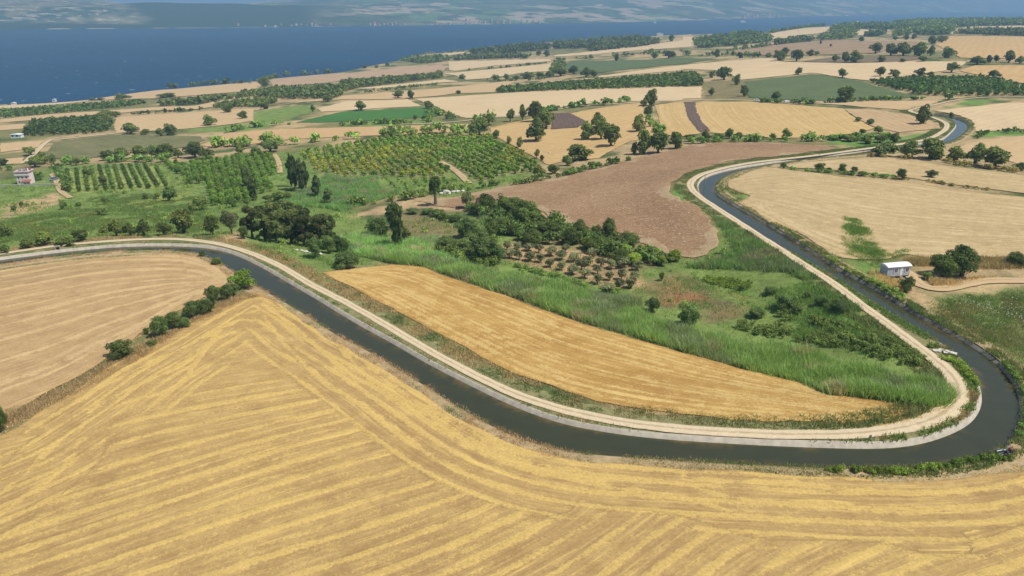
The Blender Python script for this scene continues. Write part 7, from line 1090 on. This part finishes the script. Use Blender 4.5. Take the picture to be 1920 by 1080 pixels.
# ---- house at the left edge
def build_house():
    a = np.array(SPOT["house"][0]); ang = math.radians(8); W_, D_, H_ = 9.2, 8.0, 8.2
    r = link("house", None, label="pinkish white three storey house with red porch at the left edge", cat="house", loc=(a[0] - 1.0, a[1] + 1.5, zat(a[0], a[1]) - 0.2), rot=(0, 0, ang), scale=(0.6, 0.62, 0.72))
    MB().box(0, W_, 0, D_, -0.5, H_ - 2.0).build("wall", PINK, r)
    MB().box(-0.02, W_ + 0.02, 0.9, D_ + 0.02, H_ - 2.0, H_ - 0.2).build("upper_wall", PINK, r)
    rf = MB().box(-0.7, W_ + 0.7, -0.6, D_ + 0.7, H_ - 0.2, H_ + 0.1).build("roof", PINKROOF, r)
    for q in ((-0.7, W_ + 0.7, -0.6, -0.4), (-0.7, W_ + 0.7, D_ + 0.5, D_ + 0.7), (-0.7, -0.5, -0.4, D_ + 0.5), (W_ + 0.5, W_ + 0.7, -0.4, D_ + 0.5)):
        MB().box(q[0], q[1], q[2], q[3], H_ + 0.1, H_ + 0.55).build("parapet", PINK, rf)
    for x in (0.8, 4.2):
        mb = MB(); mb.v += [(x, 3.2, H_ + 0.35), (x + 2.4, 3.2, H_ + 0.35), (x + 2.4, 4.6, H_ + 1.2), (x, 4.6, H_ + 1.2), (x, 3.25, H_ + 0.27), (x + 2.4, 3.25, H_ + 0.27), (x + 2.4, 4.65, H_ + 1.12), (x, 4.65, H_ + 1.12)]
        mb.f += [[0, 1, 2, 3], [7, 6, 5, 4], [0, 4, 5, 1], [1, 5, 6, 2], [2, 6, 7, 3], [3, 7, 4, 0]]; mb.build("solar_panel", BLUEGREY, rf)
    MB().tube([(7.6, 4.6, H_ + 0.1), (7.6, 4.6, H_ + 1.6)], 0.55, 12).build("water_tank", WHITE, rf)
    MB().box(5.5, 8.3, 6.0, 7.9, H_ + 0.1, H_ + 1.9).build("stair_house", RED_TILE, rf)
    for x, z in ((1.2, 1.0), (3.8, 1.0), (1.2, 3.9), (4.0, 3.9), (7.0, 4.1)):
        w = MB().box(x, x + 1.0, -0.03, 0.05, z, z + 1.25).build("window", GLASS, r)
        MB().box(x - 0.1, x + 1.1, -0.09, 0.04, z - 0.12, z - 0.001).build("sill", WHITE, w)
    d = MB().box(2.6, 3.5, -0.05, 0.05, -0.45, 1.7).build("door", WOODM, r); MB().box(3.35, 3.4, -0.12, -0.051, 0.5, 0.62).build("handle", STEEL, d)
    MB().box(-0.7, W_ + 0.7, -0.55, 0.85, H_ - 2.25, H_ - 2.0).build("balcony", PINK, r)
    MB().box(-0.66, W_ + 0.66, -0.55, -0.45, H_ - 2.0, H_ - 1.2).build("railing", WHITE, r)
    # porch with a red lean-to roof
    mb = MB(); x0, x1 = 5.6, 11.0
    mb.v += [(x0, -3.4, 2.3), (x1, -3.4, 2.3), (x1, -0.06, 3.2), (x0, -0.06, 3.2), (x0, -3.4, 2.12), (x1, -3.4, 2.12), (x1, -0.06, 3.02), (x0, -0.06, 3.02)]
    mb.f += [[0, 1, 2, 3], [7, 6, 5, 4], [0, 4, 5, 1], [1, 5, 6, 2], [2, 6, 7, 3], [3, 7, 4, 0]]; pr = mb.build("porch_roof", RED_TILE, r)
    for x in (5.8, 8.3, 10.8): MB().box(x - 0.12, x + 0.12, -3.2, -2.96, -0.5, 2.14).build("post", PINK, r)
    f = link("garden_wall", None, label="low pale garden wall in front of the pinkish house", cat="wall", loc=(a[0] - 8, a[1] - 4.2, zat(a[0], a[1] - 4.0) - 0.2), rot=(0, 0, ang))
    MB().box(0, 30, 0, 0.25, -0.3, 0.75).build("wall", simple("pale_wall", (0.42, 0.42, 0.38), 0.9, 0.15, 1.0), f); MB().box(-0.05, 30.05, -0.05, 0.3, 0.75, 0.83).build("coping", STONE, f)
build_house()
# ---- vehicles
def build_car(x, y, ang, paint, label):
    r = link("parked_car", None, label=label, cat="car", group=None, loc=(x, y, zat(x, y) + 0.2), rot=(0, 0, ang))
    L = 4.2; W2 = 0.86
    prof = [(-2.05, 0.32), (-2.1, 0.62), (-1.95, 0.86), (-1.0, 0.95), (1.35, 0.98), (1.95, 0.95), (2.08, 0.7), (2.05, 0.32)]
    body = MB().prism(prof, -W2, W2).build("body", paint, r, bevel=0.07)
    cab = [(-1.25, 0.93), (-0.45, 1.40), (0.75, 1.43), (1.65, 0.97)]; MB().prism(cab, -W2 + 0.10, W2 - 0.10).build("windows", GLASS, r, bevel=0.04)
    MB().prism([(-0.5, 1.39), (-0.35, 1.455), (0.72, 1.475), (0.85, 1.41)], -W2 + 0.09, W2 - 0.09).build("roof", paint, r, bevel=0.03)
    for xx in (-1.3, 1.3):
        for s in (-1, 1):
            w = MB().tube([(xx, s * (W2 - 0.15), 0.32), (xx, s * (W2 + 0.03), 0.32)], 0.32, 16).build("wheel", TYRE, r); MB().tube([(xx, s * (W2 + 0.031), 0.32), (xx, s * (W2 + 0.045), 0.32)], 0.19, 12).build("rim", STEEL, w)
    for s in (-1, 1):
        MB().box(-2.14, -2.05, s * 0.6 - 0.16, s * 0.6 + 0.16, 0.62, 0.78).build("headlight", WHITE, r); MB().box(2.03, 2.12, s * 0.62 - 0.14, s * 0.62 + 0.14, 0.68, 0.86).build("tail_light", RUST, r)
        MB().box(-0.75, -0.58, s * (W2 + 0.1) - 0.09, s * (W2 + 0.1) + 0.09, 0.93, 1.06).build("mirror", paint, r)
    return r
BLUECAR = simple("car_paint_blue", (0.16, 0.22, 0.30), 0.3, 0.05, 2.0, spec=0.6)
build_car(SPOT["car"][0], SPOT["car"][1] + 2, math.radians(75), BLUECAR, "small blue grey car parked in the yard beside the house")
build_car(SPOT["car_field"][0], SPOT["car_field"][1], math.radians(12), WHITE, "white car parked at the lane above the striped stubble field")
def build_trailer(x, y):
    r = link("white_trailer", None, label="small white box trailer at the lower edge of the grey green field", cat="trailer", loc=(x, y, zat(x, y) + 0.2), rot=(0, 0, 0.2))
    MB().box(-1.6, 1.6, -0.8, 0.8, 0.5, 1.9).build("body", WHITE, r, bevel=0.06); MB().tube([(-1.6, 0, 0.5), (-2.7, 0, 0.45)], 0.06, 6).build("drawbar", DARK, r)
    for s in (-1, 1): MB().tube([(0.2, s * 0.82, 0.33), (0.2, s * 1.0, 0.33)], 0.33, 14).build("wheel", TYRE, r)
build_trailer(SPOT["van_field"][0], SPOT["van_field"][1])
# ---- canal furniture
def build_sluice():
    x, y = SPOT["sluice"][0], SPOT["sluice"][1]; k = int(np.argmin(np.hypot(EN[:, 0] - x, EN[:, 1] - y))); t = EN[k + 1] - EN[k - 1]; ang = math.atan2(t[1], t[0]); n = line_normals(EN)[k] * SIDE_N; p = EN[k] + n * 0.9
    r = link("sluice_gate", None, label="concrete sluice frame with dark gate on the left canal reach", cat="sluice", loc=(p[0], p[1], 0.1), rot=(0, 0, ang), scale=(0.55, 0.6, 0.7))
    for s in (-1, 1): MB().box(s * 1.0 - 0.2, s * 1.0 + 0.2, -0.5, 0.5, -0.6, 1.3).build("pillar", CONCRETE, r)
    MB().box(-1.25, 1.25, -0.45, 0.45, 1.3, 1.55).build("crossbeam", CONCRETE, r); MB().box(-0.8, 0.8, -0.06, 0.06, -0.5, 1.0).build("gate_plate", DARK, r)
    MB().tube([(0, 0, 1.0), (0, 0, 2.0)], 0.05, 8).build("spindle", STEEL, r)
build_sluice()
def build_pump():
    x, y = SPOT["pump"][0], SPOT["pump"][1]; z = zat(x, y) + 0.1
    r = link("irrigation_pump", None, label="wheeled irrigation pump with rusty red engine at the canal's right bend", cat="pump", loc=(x - 0.1, y + 0.3, z), rot=(0, 0, 0.25), scale=(0.75, 0.75, 0.75))
    fr = MB(); fr.tube([(-1.9, -0.25, 0.45), (0.9, -0.25, 0.45)], 0.05, 6).tube([(-1.9, 0.25, 0.45), (0.9, 0.25, 0.45)], 0.05, 6).tube([(-1.9, -0.25, 0.45), (-1.9, 0.25, 0.45)], 0.05, 6); fr.build("frame", STEEL, r)
    for xx in (-1.3, -0.55):
        for s in (-1, 1): MB().tube([(xx, s * 0.38, 0.33), (xx, s * 0.52, 0.33)], 0.33, 16).build("wheel", TYRE, r)
    MB().box(0.15, 0.85, -0.3, 0.3, 0.45, 0.98).build("engine_block", DARK, r, bevel=0.04); MB().box(0.05, 0.95, -0.34, 0.34, 0.98, 1.45).build("engine_cover", RUST, r, bevel=0.08)
    MB().tube([(0.5, 0, 1.45), (0.5, 0, 1.75), (0.6, 0, 1.9)], 0.05, 8).build("exhaust", RUST, r); MB().tube([(-0.6, 0, 0.65), (-0.1, 0, 0.65)], 0.3, 14).build("pump_housing", DARK, r)
    MB().tube([(-0.35, 0.3, 0.65), (-0.5, 0.9, 0.7), (-1.0, 1.6, 0.3), (-1.6, 2.5, -0.7)], 0.14, 10).build("suction_pipe", STEEL, r)
    MB().tube([(0.1, 0.3, 0.7), (0.2, 0.8, 0.6), (-1.8, 0.9, 0.5)], 0.12, 10).build("delivery_pipe", STEEL, r)
build_pump()
def build_sign():
    x, y = SPOT["sign"][0], SPOT["sign"][1]
    r = link("marker_post", None, label="small grey marker post on the canal side of the gravel road", cat="post", loc=(x, y, zat(x, y) + 0.1))
    MB().box(-0.06, 0.06, -0.06, 0.06, -0.2, 0.75).build("post", STEEL, r); MB().box(-0.18, 0.18, -0.09, -0.065, 0.35, 0.85).build("plate", BLUEGREY, r)
build_sign()
def slab_mesh(w, d, h, seed):
    rg = random.Random(seed); mb = MB().box(-w / 2, w / 2, -d / 2, d / 2, 0, h); mb.v = [(a + rg.uniform(-.12, .12), b + rg.uniform(-.12, .12), c + rg.uniform(-.05, .05)) for a, b, c in mb.v]; return mb
for i in range(5):
    x, y = SPOT["slabs"][0] + (i - 2) * 0.55 + 0.2, SPOT["slabs"][1] - (i - 2) * 0.35 + (i % 2) * 0.5
    slab_mesh(1.5 - 0.15 * i, 0.7, 0.2, i).build("broken_slab", STONE, label="%s broken pale concrete slab from the road on the canal verge" % ORD[i], cat="slab", group="broken slabs by the canal", loc=(x, y, zat(x, y) + 0.12 + 0.06 * i), rot=(random.uniform(-.1, .1), random.uniform(-.12, .12), 0.6 * i))
def build_pole(x, y, h, label, arm=True, mat=WOODM):
    r = link("utility_pole", None, label=label, cat="pole", loc=(x, y, zat(x, y)))
    MB().tube([(0, 0, -0.3), (0, 0, h)], [h * 0.018 + 0.06, h * 0.012 + 0.05], 8).build("shaft", mat, r)
    if arm: MB().box(-0.9, 0.9, -0.06, 0.06, h - 0.5, h - 0.36).build("crossarm", mat, r)
build_pole(SPOT["pole_a"][0], SPOT["pole_a"][1], 3.2, "short dark post on the canal edge at the far left bend", False)
build_pole(SPOT["pole_b"][0], SPOT["pole_b"][1], 3.2, "short dark post on the canal edge above the pale fields", False)
build_pole(SPOT["pole_c"][0], SPOT["pole_c"][1], 15, "pale utility pole in front of the young wood", True, STEEL)
build_pole(SPOT["pole_d"][0], SPOT["pole_d"][1], 11, "pale utility pole among the coastal hedges", True, STEEL)
def rock(name, x, y, s, seed, label, group):
    rg = np.random.default_rng(seed); import bmesh
    bm = bmesh.new(); bmesh.ops.create_icosphere(bm, subdivisions=2, radius=1.0)
    for v in bm.verts: v.co *= 0.75 + 0.5 * rg.random() * 0.7; v.co.z *= 0.65
    me = bpy.data.meshes.new(name); bm.to_mesh(me); bm.free(); me.materials.append(STONE)
    link(name, me, label=label, cat="rock", group=group, loc=(x, y, zat(x, y) + s * 0.25), scale=(s * 1.3, s, s), rot=(0, 0, seed))
for i, (dx, dy, s) in enumerate(((0, 0, 1.5), (2.6, 0.6, 0.9), (4.3, 0.2, 1.0), (-2.2, -0.6, 0.8), (6.2, 1.0, 0.7), (1.2, -1.6, 0.7))):
    rock("boulder", SPOT["stones"][0] + dx, SPOT["stones"][1] + dy, s, i + 3, "largest white boulder in the stone heap by the pollarded tree" if i == 0 else "%s smaller pale boulder of the stone heap by the pollarded tree" % ORD[i - 1], "boulders by the pollarded tree")
for i in range(6):
    rock("boulder", SPOT["whitestones"][0] + i * 1.25 - 1, SPOT["whitestones"][1] + (i % 2) * 0.5 - 0.2 * i, 0.42 + 0.1 * (i % 3), i + 20, "%s pale stone from the left under the pine clump" % ORD[i], "stones under the pine clump")
def build_stork():
    x, y = SPOT["stork"][0], SPOT["stork"][1]
    r = link("stork", None, label="white stork with black wing feathers standing on the golden stubble", cat="bird", loc=(x, y, zat(x, y) + 0.18), rot=(0, 0, 0.5), scale=(1.25, 1.25, 1.25))
    MB().tube([(-0.42, 0, 0.62), (-0.25, 0, 0.66), (0, 0, 0.72), (0.22, 0, 0.80), (0.30, 0, 0.95), (0.34, 0, 1.12), (0.40, 0, 1.18)], [0.03, 0.11, 0.17, 0.12, 0.06, 0.05, 0.06], 10).build("body", WHITE, r, smooth_on=True)
    for s in (-1, 1):
        MB().tube([(-0.62, s * 0.06, 0.58), (-0.35, s * 0.13, 0.66), (0.0, s * 0.16, 0.74)], [0.02, 0.08, 0.05], 8).build("wing", DARK, r, smooth_on=True); MB().tube([(0.0, s * 0.06, 0.62), (0.02, s * 0.06, 0.3), (0.0, s * 0.06, -0.12)], 0.018, 6).build("leg", RUST, r)
    MB().tube([(0.43, 0, 1.18), (0.70, 0, 1.10)], [0.03, 0.008], 6).build("beak", RUST, r)
build_stork()
# ---- distant buildings, mast and ships
def build_block(name, label, x, y, w, d, h, ang=0.0, z=None, roof=RED_TILE, wall=WHITE, cat="house", group=None, pitch=0.3):
    r = link(name, None, label=label, cat=cat, group=group, loc=(x, y, zat(x, y) if z is None else z), rot=(0, 0, ang))
    MB().box(0, w, 0, d, -1, h).build("wall", wall, r); MB().prism([(-0.4, h), (w / 2, h + w * pitch * 0.5), (w + 0.4, h)], -0.4, d + 0.4).build("roof", roof, r)
    for k in range(max(1, int(w / 3))):
        MB().box(1 + k * 3, 2 + k * 3, -0.05, 0.05, 0.9, 2.1).build("window", GLASS, r)
    return r
build_block("shed", "long white shed beside the dark plantation block at the left edge", SPOT["shed"][0] - 4, SPOT["shed"][1], 7.0, 4.0, 2.4, 0.1, roof=ROOF_WHITE, cat="shed", pitch=0.12)
build_block("house", "small white house on the beach at the left end of the shore", SPOT["coast_house"][0], SPOT["coast_house"][1], 5, 4, 2.0, 0.2, z=-59.5, roof=ROOF_WHITE, pitch=0.2)
build_block("house", "small white house on the beach beside the wheat slope", SPOT["coast_house_b"][0], SPOT["coast_house_b"][1] - 6, 4, 4, 2.6, 0.2, z=-59.5, roof=ROOF_WHITE, pitch=0.2)
build_block("house", "white flat building on the sea bluff at the coastal wood's end", SPOT["bluff_house"][0], SPOT["bluff_house"][1] - 60, 18, 8, 6, 0.0, roof=ROOF_WHITE, pitch=0.15)
build_block("house", "small white house on the skyline by the dark wood", SPOT["skyhouse"][0] * 0.78, SPOT["skyhouse"][1] * 0.78, 12, 8, 9, 0.0, roof=ROOF_WHITE, pitch=0.3)
def build_mast():
    x, y = SPOT["mast"][0] * 0.6, SPOT["mast"][1] * 0.6; r = link("radio_mast", None, label="slim white mast above the broad dark skyline wood", cat="mast", loc=(x, y, zat(x, y)))
    for k in range(3):
        a = k * 2.094; MB().tube([(2.2 * math.cos(a), 2.2 * math.sin(a), -1), (0.4 * math.cos(a), 0.4 * math.sin(a), 34)], 0.22, 6).build("leg", WHITE, r)
    for k in range(7): MB().tube([(0.1, 0.1, 3 + 4.5 * k), (0.1, 0.1, 3.3 + 4.5 * k)], 2.1 - 0.27 * k, 3).build("brace_ring", WHITE, r)
    MB().tube([(0, 0, 26), (0, 0, 33)], 1.5, 10).build("antenna_drum", WHITE, r)
build_mast()
def build_ship(i, label, L, hgt, sail=False):
    x, y, z = FERRY[i]; r = link("sailing_boat" if sail else "ship", None, label=label, cat="boat" if sail else "ship", loc=(x, y, -60), rot=(0, 0, 0.15))
    hw = L * 0.11; hull = [(-L / 2, hgt * 0.32), (-L * 0.46, -1), (L * 0.42, -1), (L / 2, hgt * 0.42), (L * 0.3, hgt * 0.34)]
    MB().prism(hull, -hw, hw).build("hull", WHITE, r, bevel=0.5)
    if sail:
        MB().tube([(0, 0, 0), (0, 0, hgt * 1.2)], 0.15, 6).build("mast", WHITE, r); mb = MB(); mb.v += [(0.2, -0.06, 1.6), (-L * 0.42, -0.06, 1.9), (0.2, -0.06, hgt * 1.15), (0.2, 0.06, 1.6), (-L * 0.42, 0.06, 1.9), (0.2, 0.06, hgt * 1.15)]; mb.f += [[0, 2, 1], [3, 4, 5], [0, 1, 4, 3], [1, 2, 5, 4], [2, 0, 3, 5]]; mb.build("sail", WHITE, r)
    else:
        MB().box(-L * 0.40, L * 0.30, -hw * 0.9, hw * 0.9, hgt * 0.36, hgt * 0.62).build("lower_deck", WHITE, r); MB().box(-L * 0.34, L * 0.24, -hw * 0.92, hw * 0.92, hgt * 0.44, hgt * 0.50).build("window_band", GLASS, r)
        MB().box(-L * 0.30, L * 0.16, -hw * 0.75, hw * 0.75, hgt * 0.62, hgt * 0.82).build("upper_deck", WHITE, r); MB().tube([(-L * 0.12, 0, hgt * 0.82), (-L * 0.13, 0, hgt * 1.05)], hw * 0.25, 10).build("funnel", BLUEGREY, r); MB().tube([(L * 0.1, 0, hgt * 0.8), (L * 0.1, 0, hgt * 1.2)], 0.25, 6).build("mast", STEEL, r)
build_ship(0, "white ferry crossing the strait below the far fields", 38, 15); build_ship(1, "small white sailing boat near the far shore village", 17, 20, True); build_ship(2, "tiny white ship on the strait near the skyline wood", 42, 15)
# ---- houses of the far shore
key, hsx, hsy, hdx, hdy, hv, hz = HILL
hm = MB().box(-5, 5, -4, 4, -2, 6.0).prism([(-5.5, 6.0), (0, 9.0), (5.5, 6.0)], -4.4, 4.4); hme = bpy.data.meshes.new("far_house"); hme.from_pydata(hm.v, [], hm.f); hme.materials.append(simple("pale_wall_far", (0.50, 0.46, 0.42), 0.8, 0.08, 0.1)); hme.materials.append(RED_TILE)
for p in hme.polygons: p.material_index = 1 if p.index in (8, 9, 10) and p.index > 7 else 0
hme.update(); rg = np.random.default_rng(900); hc = 0
for px0, px1, v0, v1, cnt, lab, grp in ((690, 770, 15, 140, 26, "tiny house from the left in the wooded end village across the water", "houses of the wooded shore village"), (800, 1010, 15, 260, 60, "tiny house from the left in the long middle village across the water", "houses of the middle shore village"),
                                   (1390, 1480, 15, 420, 46, "tiny house from the left in the far village above the ferry", "houses of the village above the ferry"), (1600, 1720, 15, 200, 22, "tiny house from the left on the distant right far shore", "houses of the distant right shore"), (430, 640, 15, 120, 14, "tiny house from the left at the foot of the forested hill", "houses below the forested hill")):
    ks = np.sort(rg.uniform(px0, px1, cnt))
    for i in range(cnt):
        k = ks[i]; v = v0 + (v1 - v0) * rg.random() ** 1.6; j = int(np.argmin(np.abs(key - k))); jv = int(np.argmin(np.abs(hv - v))); v = hv[jv]; s = rg.uniform(0.8, 1.5) * (1.5 if px0 > 1300 else 1.0)
        link("house", hme, label="%s %s" % (ordinal(i), lab), cat="house", group=grp, loc=(hsx[j] + hdx[j] * v, hsy[j] + hdy[j] * v, hz[j, jv]), rot=(0, 0, rg.uniform(0, 3.1)), scale=(s * rg.uniform(0.8, 1.5), s, s))

# ================================================================ the air
hv_m = bpy.data.materials.new("haze_air"); hv_m.use_nodes = True; nt = hv_m.node_tree; nt.nodes.remove(nt.nodes["Principled BSDF"])
pv = nt.nodes.new("ShaderNodeVolumePrincipled"); pv.inputs["Color"].default_value = (0.40, 0.68, 1.0, 1); pv.inputs["Density"].default_value = HAZE_DENSITY; pv.inputs["Anisotropy"].default_value = 0.0
nt.links.new(pv.outputs[0], nt.nodes["Material Output"].inputs["Volume"])
hz_o = MB().box(-16000, 30000, -3000, 27000, -75, 560).build("haze", hv_m, label="pale blue summer haze filling the air over the strait", cat="haze", kind="stuff")
